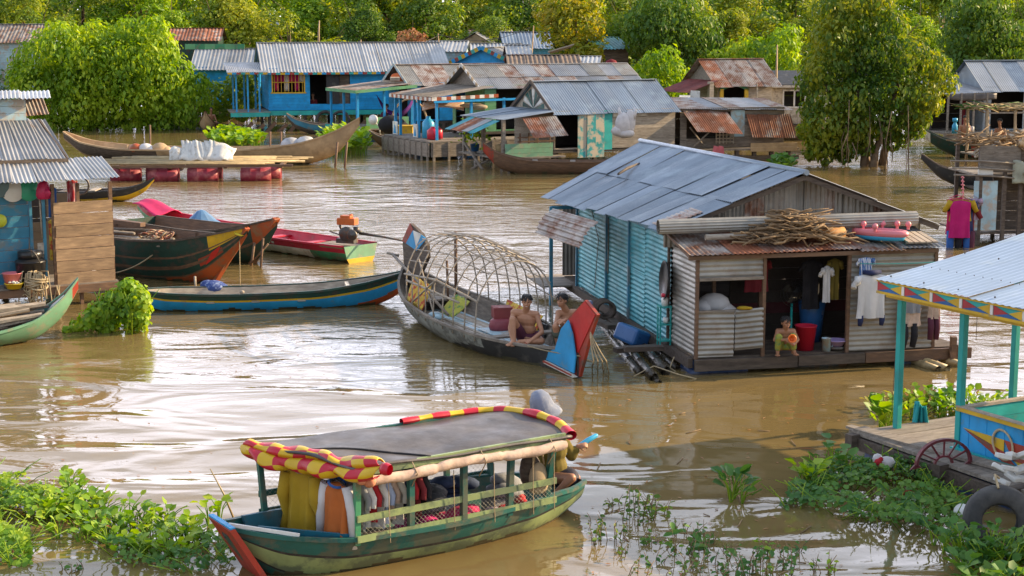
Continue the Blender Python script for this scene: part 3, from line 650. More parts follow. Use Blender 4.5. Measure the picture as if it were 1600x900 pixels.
def person(name, label, group, J, hs, fwd, up=(0, 0, 1), skin=None, hair=True, hand_l=None, hand_r=None, foot_l=None, foot_r=None, base=None, voxel=.009, girth=1., hcol=None, top=None, face=True, smooth=3):
    """one continuous body grown from the joints J (world points); returns the thing"""
    skin = skin or skin_m; b = MB(); g = girth; q = {k: V(v) for k, v in J.items()}
    base = V(base) if base is not None else q['pelvis']; t = thing(name, label, 'person', base, 0, group)
    sh = (q['sl'] + q['sr']) / 2; hp = (q['hl'] + q['hr']) / 2; ax = (q['sr'] - q['sl']).normalized(); tu = (sh - hp).normalized(); tf = ax.cross(tu)
    mt = Matrix((ax, tf, tu)).transposed(); sw = (q['sr'] - q['sl']).length; hw = (q['hr'] - q['hl']).length; tl = (sh - hp).length
    b.ball(sh - tu * (tl * .26), (sw * .46, sw * .28 * g, tl * .36), 14, rot=mt); b.ball(sh.lerp(hp, .62), (sw * .38 * g, sw * .26 * g, tl * .33), 14, rot=mt); b.ball(hp, (hw * .85, hw * .62 * g, tl * .2), 14, rot=mt)
    chain(b, [q['sl'], sh - tu * (tl * .02), q['sr']], [.052 * g * hs / .2, .062 * g * hs / .2, .052 * g * hs / .2]); k = hs / .21
    chain(b, [sh, q['head'] - V(up) * (hs * .25)], [.055 * k, .048 * k])
    for s_ in 'lr':
        chain(b, [q['s' + s_], q['e' + s_], q['w' + s_]], [.044 * k * g, .035 * k * g, .025 * k * g]); m_ = q['e' + s_].lerp(q['w' + s_], .25); b.ball(m_, .035 * k * g)
        if 'k' + s_ in q:
            chain(b, [q['h' + s_], q['k' + s_], q['a' + s_]], [.078 * k * g, .052 * k * g, .034 * k * g]); cap(b, q['k' + s_].lerp(q['a' + s_], .2), q['k' + s_].lerp(q['a' + s_], .42), .046 * k * g, .044 * k * g)
    A, m = head(b, q['head'], fwd, up, hs)
    for s_, hd in (('l', hand_l), ('r', hand_r)):
        if hd: hand(b, q['w' + s_], hd[0], hd[1], hs * .78, *hd[2:])
    for s_, ft in (('l', foot_l), ('r', foot_r)):
        if ft: foot(b, q['a' + s_], ft, hs * .95)
    o = b.build('body', skin, t, world=True)
    r = o.modifiers.new('skin', 'REMESH'); r.mode = 'VOXEL'; r.voxel_size = voxel; r.use_smooth_shade = True
    sm = o.modifiers.new('soft', 'SMOOTH'); sm.factor = .5; sm.iterations = smooth
    if hair:
        hb = MB(); f, u, s2 = frame_of(fwd, up)
        hb.ball(A(0, -.08, .15), (.38 * hs, .42 * hs, .38 * hs), 16, rot=m); hb.ball(A(0, -.20, -.02), (.34 * hs, .27 * hs, .34 * hs), 12, rot=m)
        for i in range(90):                                    # tufts: fringe, sides, crown
            a = rng.uniform(-2.6, 2.6); z = rng.uniform(.16, .46); rr = .36 * math.sqrt(max(.05, 1 - ((z - .1) / .44) ** 2)) + .03
            p = A(math.sin(a) * rr, math.cos(a) * rr * 1.08 - .06, z); d = (A(math.sin(a) * .35 + rng.uniform(-.3, .3), math.cos(a) * .35 + rng.uniform(-.3, .3), -.95) - A(0, 0, 0)).normalized()
            hb.tube([p - d * (hs * .06), p + d * (hs * .06), p + d * (hs * .15)], [hs * .04, hs * .03, hs * .004], 5)
        hb.build('hair', hcol or hair_m, t, world=True)
    if face:
        for sg in (-1, 1):
            e = MB(); e.ball(A(sg * .145, .335, .0), (.058 * hs, .03 * hs, .024 * hs), 8, rot=m); e.build('eye', eye_m, t, world=True)
            e = MB(); e.ball(A(sg * .15, .36, .095), (.085 * hs, .03 * hs, .016 * hs), 8, rot=m); e.build('eyebrow', hair_m, t, world=True)
        e = MB(); e.ball(A(0, .385, -.285), (.115 * hs, .03 * hs, .028 * hs), 8, rot=m); e.build('mouth', lip_m, t, world=True)
    return t, A, m
def garment(b, c, w, h, d=.05, sl=.0, slw=.09, ang=25, ax=(1, 0, 0), neck=.13, mi=0, ms=None, wav=.022, fl=1.0, seed=0):
    """hanging shirt: c top centre, w shoulder width along ax, h length, puffed to d; sl sleeve length"""
    ax = V(ax).normalized(); nr = ax.cross(V((0, 0, 1))).normalized(); c = V(c); ph = seed * 1.7
    def body(t, v):                                           # t down, v around
        a = v * 2 * math.pi; ww = w * (1 - .10 * math.sin(t * math.pi) + (fl - 1) * t); sh = .0 if t > .12 else (1 - t / .12)
        x = math.cos(a) * ww / 2 * (1 - .0 * sh); dd = d * (1 - .65 * sh) * (1 + .5 * t)
        z = -t * h - (abs(x) / (w / 2)) ** 1.5 * .05 * h * sh * 1.2
        y = math.sin(a) * dd / 2 + wav * t * (math.sin(x / w * 14 + ph) + .6 * math.sin(x / w * 27 + t * 3 + ph))
        return c + ax * x + nr * y + V((0, 0, z))
    b.grid(body, 12, 28, mi)
    o = len(b.v); n = 29
    b.f.append(tuple(o - (13 * n) + i for i in range(n - 1))); b.m.append(mi); b.sm.append(False)
    if sl:
        for sg in (-1, 1):
            p0 = c + ax * (sg * w * .45) + V((0, 0, -.09 * h)); dr = (ax * (sg * math.sin(R(ang))) + V((0, 0, -math.cos(R(ang))))); pts = [p0, p0 + dr * (sl * .35) + nr * wav, p0 + dr * (sl * .7) - nr * wav, p0 + dr * sl]
            b.tube(pts, [slw * .62, slw * .52, slw * .46, slw * .42], 9, ms if ms is not None else mi)
    return b
def pail(b, c, r0, r1, h, th=.006, mi=0, n=22, rim=.008):
    b.lathe([(0.001, 0), (r0, 0), (r1, h), (r1 + rim, h), (r1 + rim, h + rim), (r1 - th, h + rim), (r0 - th, .01), (.001, .01)], c, n, mi=mi); return b
def rope(b, pts, r=.006, n=5, sag=0., seg=8, mi=0):
    P = [V(p) for p in pts]; out = []
    for i in range(len(P) - 1):
        for k in range(seg):
            t = k / seg; out.append(P[i].lerp(P[i + 1], t) - V((0, 0, sag * 4 * t * (1 - t))))
    out.append(P[-1]); b.tube(out, r, n, mi); return b
def drum(b, c, r, L, axis, mi=0, n=18):
    """steel or plastic drum with rolled hoops"""
    pr = [(.001, 0), (r * .93, 0), (r * .93, .012), (r, .012)]
    for k in (.33, .66): pr += [(r, L * k - .02), (r * 1.045, L * k), (r, L * k + .02)]
    pr += [(r, L - .012), (r * .93, L - .012), (r * .93, L), (.001, L)]
    b.lathe(pr, c, n, axis, mi); return b

# ================================================================ the grey roofed floating house in the middle
HF = Fr((2.66, 22.82, 0), R(12.04))
house = thing('floating_house', 'floating house with wide grey blue roof, sea blue side wall and open kitchen front', 'house', HF.loc, HF.rz)
def hb_(name, mb, mats, **k): return mb.build(name, mats, house, **k)
b = MB()                                                     # floor and its edge beams
b.boards((0, .02, .215), (4.2, 0, 0), (0, 7.9, 0), 30, .03, off=(0, 0, 1)); hb_('floor', b, wood_dark)
b = MB(); b.bar((-.02, -.06, .14), (1.56, -.06, .14), .07, .17); b.bar((1.57, -.065, .15), (2.62, -.065, .15), .075, .15); hb_('edge_beam', b, wood_dark, bev=.006)
b = MB(); b.bar((2.63, -.06, .15), (3.1, -.06, .15), .07, .155); b.bar((3.11, -.065, .15), (4.34, -.065, .155), .075, .165); hb_('edge_beam', b, wood_brown, bev=.006)
b = MB(); b.bar((-.06, .02, .16), (-.06, 7.9, .16), .07, .14); hb_('side_beam', b, wood_dark)
# blue grey side wall of sheets laid with level ridges
b = MB(); Y0, Y1 = 1.22, 6.6; cuts = [Y0, 2.55, 3.35, 4.75, Y1 + .2]
for i in range(4):
    b.sheets((-.005 - .004 * (i % 2), cuts[i + 1] + .03, .26), (0, 0, 1.62), (0, -(cuts[i + 1] - cuts[i]) - .05, 0), .85, 1, .076, .011, jit=.004, lift=.004)
hb_('side_wall', b, tin_sea)
for y in (1.20, 3.37, 4.77, 6.82):
    b = MB(); b.bar((-.035, y, .2), (-.035, y, 1.92), .05, .035, (1, 0, 0)); hb_('batten', b, [wood_dark, p_wall][y > 2])
b = MB(); b.bar((-.06, 1.0, 1.93), (-.06, 6.9, 1.93), .03, .12); hb_('fascia', b, p_wall)
# front gable sheet with upright ridges, back wall, right wall
b = MB()
def roofz(x): return 2.02 + (2.80 - 2.02) * max(0, 1 - abs(x - 1.93) / 2.25)
nx = 26
for i in range(nx):
    xa = -.15 + (4.0 - -.15) * i / nx; xb = xa + 4.15 / nx + .02
    if roofz((xa + xb) / 2) < 1.94: continue
    b.sheet((xa, 1.12 + .004 * (i % 2), 1.72), (xb - xa, 0, 0), (0, 0, roofz((xa + xb) / 2) - 1.75), .076, .011, [0, 0, 0, 1, 0, 0, 0, 0, 1, 1, 0, 0, 0][i % 13], 1, 6)
hb_('gable_wall', b, [tin_zinc, tin_old])
b = MB(); b.sheets((4.0, 7.95, .26), (-4.0, 0, 0), (0, 0, 1.8), .8, 1, jit=.01); b.sheets((4.02, 1.2, .26), (0, 6.7, 0), (0, 0, 1.75), .8, 1, jit=.01); hb_('back_wall', b, tin_zinc)
# main roof: two slopes, sheets from eave to ridge, the left one swinging out over the back porch
r0 = V((1.93, .70, 2.82)); r1 = HF.pz(1000, 222, 2.80); e0 = HF.py(1036, 360, .78); e1 = HF.pz(842, 309, 1.86)
b = MB(); n = 12
def slope(o0, o1, t0, t1, n, mis, rows):
    for i in range(n):
        for r_ in range(rows):
            A0 = o0.lerp(o1, i / n); A1 = o0.lerp(o1, (i + 1.09) / n); B0 = t0.lerp(t1, i / n); B1 = t0.lerp(t1, (i + 1.09) / n)
            f0 = max(0, r_ / rows - (.03 if r_ else 0)); f1 = (r_ + 1) / rows
            p = A0.lerp(B0, f0); u = A1.lerp(B1, f0) - p; v = A0.lerp(B0, f1) - p
            nr = (o1 - o0).cross(t0 - o0).normalized(); nr = nr if nr.z > 0 else -nr
            b.sheet(p + nr * (.010 * (i % 2) + .014 * r_ + rng.uniform(0, .006)) + (p - A0.lerp(B0, 1)).normalized() * (rng.uniform(-.05, .05) if r_ == 0 else 0), u, v, .076, .008, rng.choice(mis), 1, 4, .012)
slope(e1, e0, r1, r0, n, (0, 0, 0, 0, 1), 2); main_roof = hb_('roof', b, [tin_new, tin_new])
b = MB(); er0 = V((4.15, .72, 2.0)); er1 = V((4.15, 8.2, 2.0)); slope(er0, er1, r0 + V((0, 0, .01)), r1 + V((0, 0, .01)), 10, (0,), 2); hb_('roof', b, tin_grey)
b = MB(); b.tube([r0 + V((0, -.03, .03)), r1 + V((0, 0, .03))], .045, 8); under(hb_('ridge_cap', b, tin_new), main_roof)
b = MB(); 
for (p, q) in ((r0, e0), (r0, er0)): b.bar(p + V((0, .05, -.05)), q + V((0, .05, -.05)), .03, .07)
hb_('rafter', b, wood_dark)
# rust patch sheet on the eave corner and loose sheets
b = MB(); b.sheet(e0 + V((.02, .06, .035)), (r0 - e0) * .28, V((0, .55, 0)) + (e1 - e0).normalized() * .02, .076, .009, 0, 1, 5); under(hb_('roof_patch', b, tin_old), main_roof)
b = MB(); p = e0.lerp(e1, .62); q = r0.lerp(r1, .5); s0 = HF.pz(967, 272, 2.5); b.tube([HF.pz(966, 272, 2.53), HF.pz(980, 263, 2.57), HF.pz(998, 256, 2.62)], [.03, .035, .02], 6); 
single('branch', 'crooked bare branch lying alone on the wide grey blue roof', 'branch', MB().tube([HF.w(*HF.pz(966, 272, 2.47)), HF.w(*HF.pz(980, 263, 2.51)), HF.w(*HF.pz(999, 255, 2.56))], [.022, .03, .015], 6), wood_dark, HF.w(*HF.pz(980, 263, 2.5)))
# rusty rolled awning under the back eave, corner post
b = MB(); aw0 = HF.pz(866, 326, 1.80); aw1 = HF.px(938, 327, -.42); aw1.z = aw0.z
def awf(t, v):
    p = aw0.lerp(aw1, t); a = v * 1.35
    return p + V((-.34 * math.sin(a) - .02 * math.sin(v * 40), 0, -.34 * (1 - math.cos(a)) - .16 * v + .008 * math.sin(v * 60)))
b.grid(awf, 8, 60); hb_('awning', b, tin_old)
b = MB(); pp = HF.pz(861, 400, .9); b.bar((pp.x, pp.y, -.4), (pp.x, pp.y, 1.8), .06, .06); b.bar((pp.x, pp.y, 1.78), (-.05, pp.y, 1.78), .05, .06); hb_('corner_post', b, p_wall)
b = MB(); b.boards((pp.x, 6.9, .2), (.9, 0, 0), (0, 1.4, 0), 7, .03, off=(0, 0, 1)); hb_('porch_floor', b, wood_grey)
# kitchen lean-to at the front
b = MB(); b.sheets((-.12, -.14, 1.77), (3.92, 0, 0), (0, 1.3, .20), .62, 1, .076, .010, .05, .01, mis=(0, 1, 0, 1, 2, 0)); hb_('lean_to_roof', b, [tin_rust, tin_old, tin_grey])
b = MB(); b.bar((-.14, -.06, 1.72), (3.74, -.06, 1.73), .05, .06); b.bar((-.1, -.02, 1.74), (-.1, 1.15, 1.95), .04, .06); hb_('front_beam', b, wood_brown)
b = MB(); b.sheets((.0, .0, .28), (0, 0, 1.44), (0, 1.1, 0), .7, 1, .076, .011, .01, .004, mis=(0, 0)); hb_('kitchen_side_wall', b, tin_zinc)
b = MB(); b.sheets((.03, -.005, 1.40), (0, 0, .32), (1.0, 0, 0), .4, 1, .076, .011, .01); hb_('wall_panel', b, tin_zinc)
b = MB(); b.sheet((.04, -.01, .25), (0, 0, .66), (.54, 0, 0), .076, .012, 0, 6, 6, .05); b.sheet((.60, -.018, .33), (0, 0, .60), (.43, 0, .03), .076, .012, 0, 6, 6, .06); hb_('wall_panel', b, tin_zinc)
b = MB(); b.sheets((2.37, -.01, .28), (0, 0, 1.42), (1.36, 0, 0), .72, 1, .076, .011, .008, .006); hb_('wall_panel', b, tin_zinc)
b = MB()
for x in (.015, 1.04, 2.36, 3.74): b.bar((x, .0, .22), (x, .0, 1.74), .05, .05)
b.bar((1.35, .95, .22), (1.35, .95, 1.9), .06, .06); b.bar((.55, .8, .22), (.55, .8, 1.8), .05, .05); hb_('post', b, wood_brown)
b = MB(); b.bar((.04, -.03, 1.40), (1.02, -.03, 1.40), .03, .04); b.bar((.04, .02, .92), (1.02, .02, .92), .05, .03); hb_('window_frame', b, wood_grey)
b = MB(); b.sheets((3.75, .02, .26), (0, 1.1, 0), (0, 0, 1.5), .6, 1); hb_('kitchen_side_wall', b, tin_zinc)
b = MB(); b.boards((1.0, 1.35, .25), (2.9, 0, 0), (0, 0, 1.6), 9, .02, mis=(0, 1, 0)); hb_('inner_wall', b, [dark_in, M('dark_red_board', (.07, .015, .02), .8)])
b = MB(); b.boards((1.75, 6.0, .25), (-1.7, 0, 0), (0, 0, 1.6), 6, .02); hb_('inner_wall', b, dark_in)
# posts and floats under the floor
for i, (x, y) in enumerate(((.3, .3), (1.9, .4), (3.6, .3), (.2, 3), (.2, 5.5), (3.8, 4))):
    b = MB(); drum(b, (x - .35, y, -.09), .27, .9, (1, 0, 0)); hb_('float_drum', b, [pl_drum, iron][i % 2])
# teal rack with jars beside the kitchen corner
t = thing('rack', 'narrow teal rack holding a red jar at the corner of the kitchen', 'rack', HF.w(-.12, 1.05, .22), HF.rz)
b = MB()
for x in (0, .16):
    for y in (0, .14): b.bar((x - .08, y, 0), (x - .08, y, .62), .02, .02)
for z in (.08, .33, .6): b.box((0, .07, z), (.19, .17, .02))
b.build('frame', pl_teal, t); b = MB(); b.lathe([(.001, .61), (.05, .61), (.055, .72), (.03, .75), (.001, .75)], (0, .05, 0), 14); b.lathe([(.001, .35), (.04, .35), (.04, .43), (.001, .43)], (0.02, .05, 0), 12); b.build('jar', pl_white, t)
b = MB(); b.lathe([(.001, .752), (.056, .752), (.056, .80), (.001, .80)], (0, .05, 0), 14); b.build('lid', pl_red, t)
single('tray', 'large dark round tray hung upright on the corner post by the kitchen', 'tray', MB().lathe([(.001, 0), (.27, 0), (.30, .04), (.29, .045), (.26, .012), (.001, .012)], HF.w(-.10, 1.12, 1.22), 30, HF.m.to_3x3() @ V((-1, .08, .05))), pl_black, HF.w(-.13, 1.12, 1.12))
# things in the kitchen
single('bucket', 'pinkish red round bucket standing on the kitchen floor beside the toddler', 'bucket', pail(MB(), HF.w(1.80, .22, .25), .12, .16, .36), pl_red, HF.w(1.8, .22, .25))
b = MB(); pail(b, HF.w(2.06, .05, .25), .063, .065, .19); b.tube([HF.w(2.12, .05, .40), HF.w(2.16, .05, .38), HF.w(2.16, .05, .32), HF.w(2.12, .05, .30)], .008, 6); single('mug', 'tall pale enamel can between the red bucket and the lilac basin', 'can', b, p_lightblue, HF.w(2.06, .05, .25))
single('basin', 'lilac plastic basin on the kitchen floor by the door post', 'basin', pail(MB(), HF.w(2.24, .12, .31), .10, .155, .085), pl_lilac, HF.w(2.24, .12, .31))
single('pot', 'dark round pot under the lilac basin', 'pot', MB().lathe([(.001, 0), (.11, 0), (.14, .03), (.14, .06), (.001, .062)], HF.w(2.24, .12, .247), 18), iron, HF.w(2.24, .12, .247))
single('water_jar', 'tall blue plastic barrel in the dark of the kitchen behind the red bucket', 'barrel', MB().lathe([(.001, 0), (.15, 0), (.19, .45), (.21, .62), (.19, .63), (.001, .6)], HF.w(2.15, .85, .25), 22), pl_blue, HF.w(2.15, .85, .25))
t = thing('fan', 'standing fan with teal stem and dark round cage in the kitchen', 'fan', HF.w(1.78, .75, .25), HF.rz)
b = MB(); b.lathe([(.001, 0), (.15, 0), (.15, .03), (.03, .05), (.02, .06), (.018, .62), (.001, .62)], (0, 0, 0), 16); b.build('stand', pl_teal, t)
b = MB()
for k in range(3): b.lathe([(.21 - .05 * k, -.004), (.214 - .05 * k, 0), (.21 - .05 * k, .004), (.206 - .05 * k, 0), (.21 - .05 * k, -.004)], (0, -.06, .78), 24, (0, 1, 0))
for k in range(18): a = k * math.pi / 9; b.tube([(.02 * math.cos(a), -.06, .78 + .02 * math.sin(a)), (.21 * math.cos(a), -.06, .78 + .21 * math.sin(a))], .0025, 4)
b.build('cage', pl_black, t); b = MB()
for k in range(3):
    a = k * 2.094; b.prism([(0, -.03, .78), (.17 * math.cos(a), -.04, .78 + .17 * math.sin(a)), (.17 * math.cos(a + .8), -.02, .78 + .17 * math.sin(a + .8))], (0, .004, 0))
b.build('blade', pl_black, t)
for (x, y, z, w_, h_, m_, lb) in ((.45, .5, .95, .36, .22, c_white, 'pale bundle of bedding lying behind the kitchen window'), (1.22, .8, 1.55, .4, .5, c_maroon, 'dark red cloth hanging inside the kitchen doorway'), (2.0, .55, 1.55, .3, .75, c_black, 'black trousers hanging in the kitchen doorway'), (2.26, .3, 1.6, .18, .62, c_olive, 'olive shirt hanging against the kitchen door post'), (2.12, .25, 1.5, .12, .55, c_white, 'thin white towel hanging just inside the kitchen door')):
    b = MB(); 
    if 'bundle' in lb: b.ball(HF.w(x, y, z), (.24, .2, .16), 12); b.ball(HF.w(x - .16, y, z - .05), (.16, .2, .13), 10); b.ball(HF.w(x + .1, y, z - .12), (.25, .2, .14), 10)
    else: garment(b, HF.w(x, y, z), w_, h_, .05, .12, .07, ax=HF.m.to_3x3() @ V((1, 0, 0)), seed=x)
    single('cloth', lb, 'cloth', b, m_, HF.w(x, y, z))
single('rag', 'small yellow rag lying on the kitchen window rail', 'rag', MB().ball(HF.w(.72, -.02, .96), (.10, .05, .03), 10).ball(HF.w(.80, -.03, .955), (.06, .04, .025), 8), c_yellow, HF.w(.72, 0, .95))
# on the lean-to roof
b = MB(); A0 = HF.w(-.40, .60, 2.10); A1 = HF.w(3.6, .42, 2.15); axd = (A1 - A0)
def rollf(rr, zo, b):
    def fn(t, v):
        a = v * 2 * math.pi; r_ = rr + .007 * math.sin(v * 2 * math.pi * 15); d = axd.normalized(); x = d.orthogonal().normalized(); y = d.cross(x)
        return A0 + axd * t + V((0, 0, zo)) + x * (r_ * math.cos(a)) + y * (r_ * math.sin(a))
    b.grid(fn, 6, 90)
rollf(.105, 0, b); rollf(.06, -.0, b); single('metal_roll', 'long roll of corrugated tin lying across the front of the gable', 'roll', b, tin_zinc, A0)
b = MB(); b.tube([HF.w(.25, .36, 1.96), HF.w(1.9, .33, 1.97)], .045, 8); single('pipe', 'pale round pole under the roll of corrugated tin', 'pole', b, wood_pale, HF.w(.25, .36, 1.96))
b = MB()
for i in range(210):
    x = rng.gauss(1.58, .36); x = min(2.35, max(.95, x)); hgt = max(.04, .44 * math.exp(-((x - 1.65) / .48) ** 2)); z = 1.86 + rng.random() ** .8 * hgt; y = rng.uniform(.02, .52); L_ = rng.uniform(.3, .9); a = rng.gauss(.1, .6); el = rng.gauss(.0, .13)
    d = V((math.cos(a) * math.cos(el), math.sin(a) * .6, math.sin(el))); p = V((x, y, z + y * .15)); k = rng.uniform(-.06, .06); k2 = rng.uniform(-.05, .06)
    r_ = rng.uniform(.008, .022); b.tube([HF.w(*(p - d * L_ / 2)), HF.w(*(p - d * L_ * .15 + V((0, k, k2)))), HF.w(*(p + d * L_ * .2 + V((0, -k * .5, -k2)))), HF.w(*(p + d * L_ / 2 + V((0, 0, k))))], [r_, r_ * .95, r_ * .8, r_ * .45], 6)
single('firewood', 'tangled heap of crooked firewood branches on the rusty kitchen roof', 'firewood', b, stick, HF.w(1.6, .3, 1.86), kind='stuff')
single('log', 'short thick orange brown log at the right end of the firewood heap', 'log', MB().tube([HF.w(1.98, .22, 1.96), HF.w(2.38, .30, 1.99)], [.085, .08], 12), M('log_orange', (.42, .19, .05), .7, isl=0), HF.w(2.1, .25, 1.95))
t = thing('toy_boat', 'pink and sky blue plastic baby tub with pink knobs lying on the kitchen roof', 'baby tub', HF.w(2.92, .20, 1.87), HF.rz)
b = MB(); b.lathe([(.001, 0), (.36, .01), (.40, .07), (.38, .08), (.001, .03)], (0, 0, .0), 26, sx=.42, sy=1.0); b.build('hull', pl_sky, t)
b = MB(); b.lathe([(.38 + .06 * math.cos(a), .115 + .05 * math.sin(a)) for a in [k * math.pi / 6 for k in range(13)]], (0, 0, .0), 26, sx=.42, sy=1.0); b.build('rim', pl_pink, t)
for (x, y) in ((-.2, .15), (-.16, -.17), (.12, .17), (.31, .08), (.43, -.04)):
    b = MB(); b.lathe([(.022, .15), (.022, .19), (.04, .2), (.045, .235), (.03, .265), (.001, .27)], (x, y, 0), 12); b.build('knob', pl_pink, t)
b = MB()
for i in range(5): b.bar(HF.w(3.30 + i * .098, -.06, 1.85), HF.w(3.26 + i * .098, .42, 1.945), .08, .02)
for y, z in ((.0, 1.84), (.36, 1.905)): b.bar(HF.w(3.25, y, z), HF.w(3.76, y, z), .04, .02)
single('slatted_board', 'small slatted wooden board on the right end of the kitchen roof', 'board', b, wood_pale, HF.w(3.5, .2, 1.86))
# washing on the line
axh = HF.m.to_3x3() @ V((1, 0, 0))
b = MB(); rope(b, [HF.w(2.45, -.16, 1.58), HF.w(4.3, -.16, 1.60)], .006, 5, .03); single('clothes_line', 'pale washing line stretched before the right wall panel of the kitchen', 'line', b, pl_teal, HF.w(2.45, -.16, 1.58))
t = thing('shirt', 'pale grey t-shirt with navy cuffs hanging by the kitchen door', 'shirt', HF.w(2.66, -.17, 1.45), HF.rz)
b = MB(); garment(b, (-.02, 0, -.02), .46, .66, .07, .17, .10, 24, wav=.03, seed=1); b.build('body', c_white, t); b = MB(); b.tube([(-.16, 0, .0), (-.03, -.03, -.01), (.12, 0, 0)], [.03, .045, .03], 8); b.build('collar', c_navy, t)
for x in (-.17, .17): b = MB(); b.tube([(x, .0, -.64), (x, 0, -.72), (x - .01, 0, -.80)], [.042, .045, .03], 8); b.build('cuff', c_navy, t)
b = MB(); garment(b, HF.w(2.58, -.10, 1.66), .22, .3, .05, .1, .05, ax=axh, seed=3); single('striped_towel', 'blue and white striped cloth hanging above the pale t-shirt', 'cloth', b, M('stripe_cloth', (.04, .14, .40), .9, 0, .1, 3, col2=(.7, .7, .72), amt=.5, ws=26, wd=.05, isl=0, st=(4, 1, .2)), HF.w(2.58, -.1, 1.66))
t = thing('shirt', 'dark jacket hanging left of the pavilion post, grey shorts under it', 'jacket', HF.w(3.28, -.17, 1.42), HF.rz)
b = MB(); garment(b, (0, 0, 0), .32, .42, .07, .36, .08, 20, seed=4); b.build('jacket', cloth('cloth_camo', (.22, .19, .09)), t); b = MB(); garment(b, (.02, -.01, -.30), .28, .30, .06, seed=5); b.build('lining', c_grey, t)
b = MB(); garment(b, (.02, .01, -.52), .34, .28, .06, seed=6); b.build('hem', c_peach, t)
for x in (-.08, .07): b = MB(); b.tube([(x, 0, -.76), (x + .01, 0, -.95), (x - .02, 0, -1.12)], [.05, .055, .045], 8); b.build('leg', c_black, t)
t = thing('trousers', 'peach towel and dark trousers hanging right of the pavilion post', 'trousers', HF.w(3.66, -.17, 1.38), HF.rz)
b = MB(); garment(b, (0, 0, 0), .2, .66, .06, seed=7); b.build('towel', c_peach, t)
for x in (-.05, .05): b = MB(); b.tube([(x, 0, -.64), (x + .01, 0, -.8), (x, 0, -.98)], [.05, .05, .04], 8); b.build('leg', c_plum, t)
# bamboo floats and clutter along the blue wall
def bpole(lab, P, r, m=bamboo_wet, grp=None):
    b = MB(); pts = []; rr = []; P = [V(p) for p in P]
    for i in range(len(P) - 1):
        n = max(2, int((P[i + 1] - P[i]).length / .32))
        for k in range(n):
            p = P[i].lerp(P[i + 1], k / n); d = (P[i + 1] - P[i]).normalized(); pts += [p, p + d * .03, p + d * .045, p + d * .06]; rr += [r, r, r * 1.12, r]
    pts.append(P[-1]); rr.append(r); pts.append(P[-1] - (P[-1] - P[-2]).normalized() * .12); rr.append(r * .78); b.tube(pts, rr, 10)
    return single('bamboo_pole', lab, 'bamboo pole', b, m, P[0], group=grp)
gp = 'bamboo float poles beside the house'
for (x0, y0, x1, y1, r, z) in ((935, 490, 1022, 590, .065, .05), (950, 480, 1040, 580, .075, .06), (940, 505, 1000, 585, .055, -.0), (960, 480, 1058, 578, .06, .0), (930, 500, 1030, 600, .05, -.02), (925, 470, 1010, 545, .06, .06)):
    bpole('wet dark bamboo float pole lying in the water along the blue house wall', [G(x0, y0, z), G((x0 + x1) / 2, (y0 + y1) / 2 + 2, z), G(x1, y1, z)], r, grp=gp)
for (x0, y0, x1, y1, r) in ((1440, 570, 1480, 578, .075), (1400, 560, 1466, 578, .06), (1460, 562, 1502, 572, .07), (1450, 556, 1506, 566, .05)):
    bpole('brown bamboo float end under the right corner of the house deck', [G(x0, y0 - 6, .04), G(x1, y1, .02)], r, bamboo, gp)
b = MB(); p = HF.w(-.38, 1.95, .22); m3 = HF.m.to_3x3() @ Euler((.15, .35, .5)).to_matrix(); b.box(p, (.34, .5, .28), m3); single('jerry_can', 'blue plastic jerry can leaning against the blue wall over the floats', 'jerry can', b, pl_blue, p, bev=.05)
for k, (x, y, l, a) in enumerate(((-.45, 1.35, .8, .2), (-.32, 2.8, 1.6, 1.5), (-.55, 3.4, 1.2, 1.7), (-.5, .9, .6, -.1))):
    p = V((x, y, .14 + .03 * k)); d = V((math.cos(a), math.sin(a), 0)) * l / 2; b = MB(); b.bar(HF.w(*(p - d)), HF.w(*(p + d)), .14, .07)
    single('timber', ['short dark timber block by the corner of the kitchen', 'long dark plank lying along the blue wall', 'plank lying outermost on the floats by the blue wall', 'stub of beam jutting from the kitchen corner'][k], 'plank', b, wood_dark, HF.w(*p))
t = thing('net_bundle', 'dark wheel shaped bundle of netting against the blue wall', 'net', HF.w(-.35, 3.6, .3), HF.rz)
b = MB()
for k in range(9): b.lathe([(.15 + .03 * math.cos(a), .03 * math.sin(a)) for a in [j * math.pi / 3 for j in range(7)]], (0, .03 * k, .04), 18, V((.25 + rng.uniform(-.1, .1), 1, .2)))
b.build('coil', wood_dark, t)
b = MB(); rope(b, [HF.w(-.02, 5.8, 1.75), HF.w(-.03, 5.3, 1.3), HF.w(-.2, 4.9, .5)], .008, 5); rope(b, [HF.w(-.05, 4.6, 1.75), HF.w(-.07, 4.5, 1.2), HF.w(-.06, 4.55, .8)], .012, 5); single('rope', 'thin ropes hanging down the blue wall', 'rope', b, wood_grey, HF.w(-.03, 5.3, 1.3))
b = MB(); rope(b, [HF.w(-.2, .35, .2), HF.w(-.28, .3, .05), HF.w(-.18, .25, -.02)], .01, 5); rope(b, [G(990, 588, .02), G(1015, 575, .1), G(1022, 572, .12), G(1060, 585, .05), G(1088, 592, 0)], .009, 5); single('rope', 'tan rope knotted round the bamboo float ends', 'rope', b, rope_m, G(1015, 575, .1))
b = MB(); b.bar(HF.w(4.02, -.12, .05), HF.w(4.02, -.12, .42), .11, .08); rope(b, [HF.w(3.95, -.14, .28), HF.w(4.0, -.18, -.1)], .014); rope(b, [HF.w(4.08, -.14, .3), HF.w(4.12, -.18, -.05)], .014); single('mooring_post', 'short mooring post with rope at the right end of the house deck', 'post', b, wood_brown, HF.w(4.02, -.12, .05))
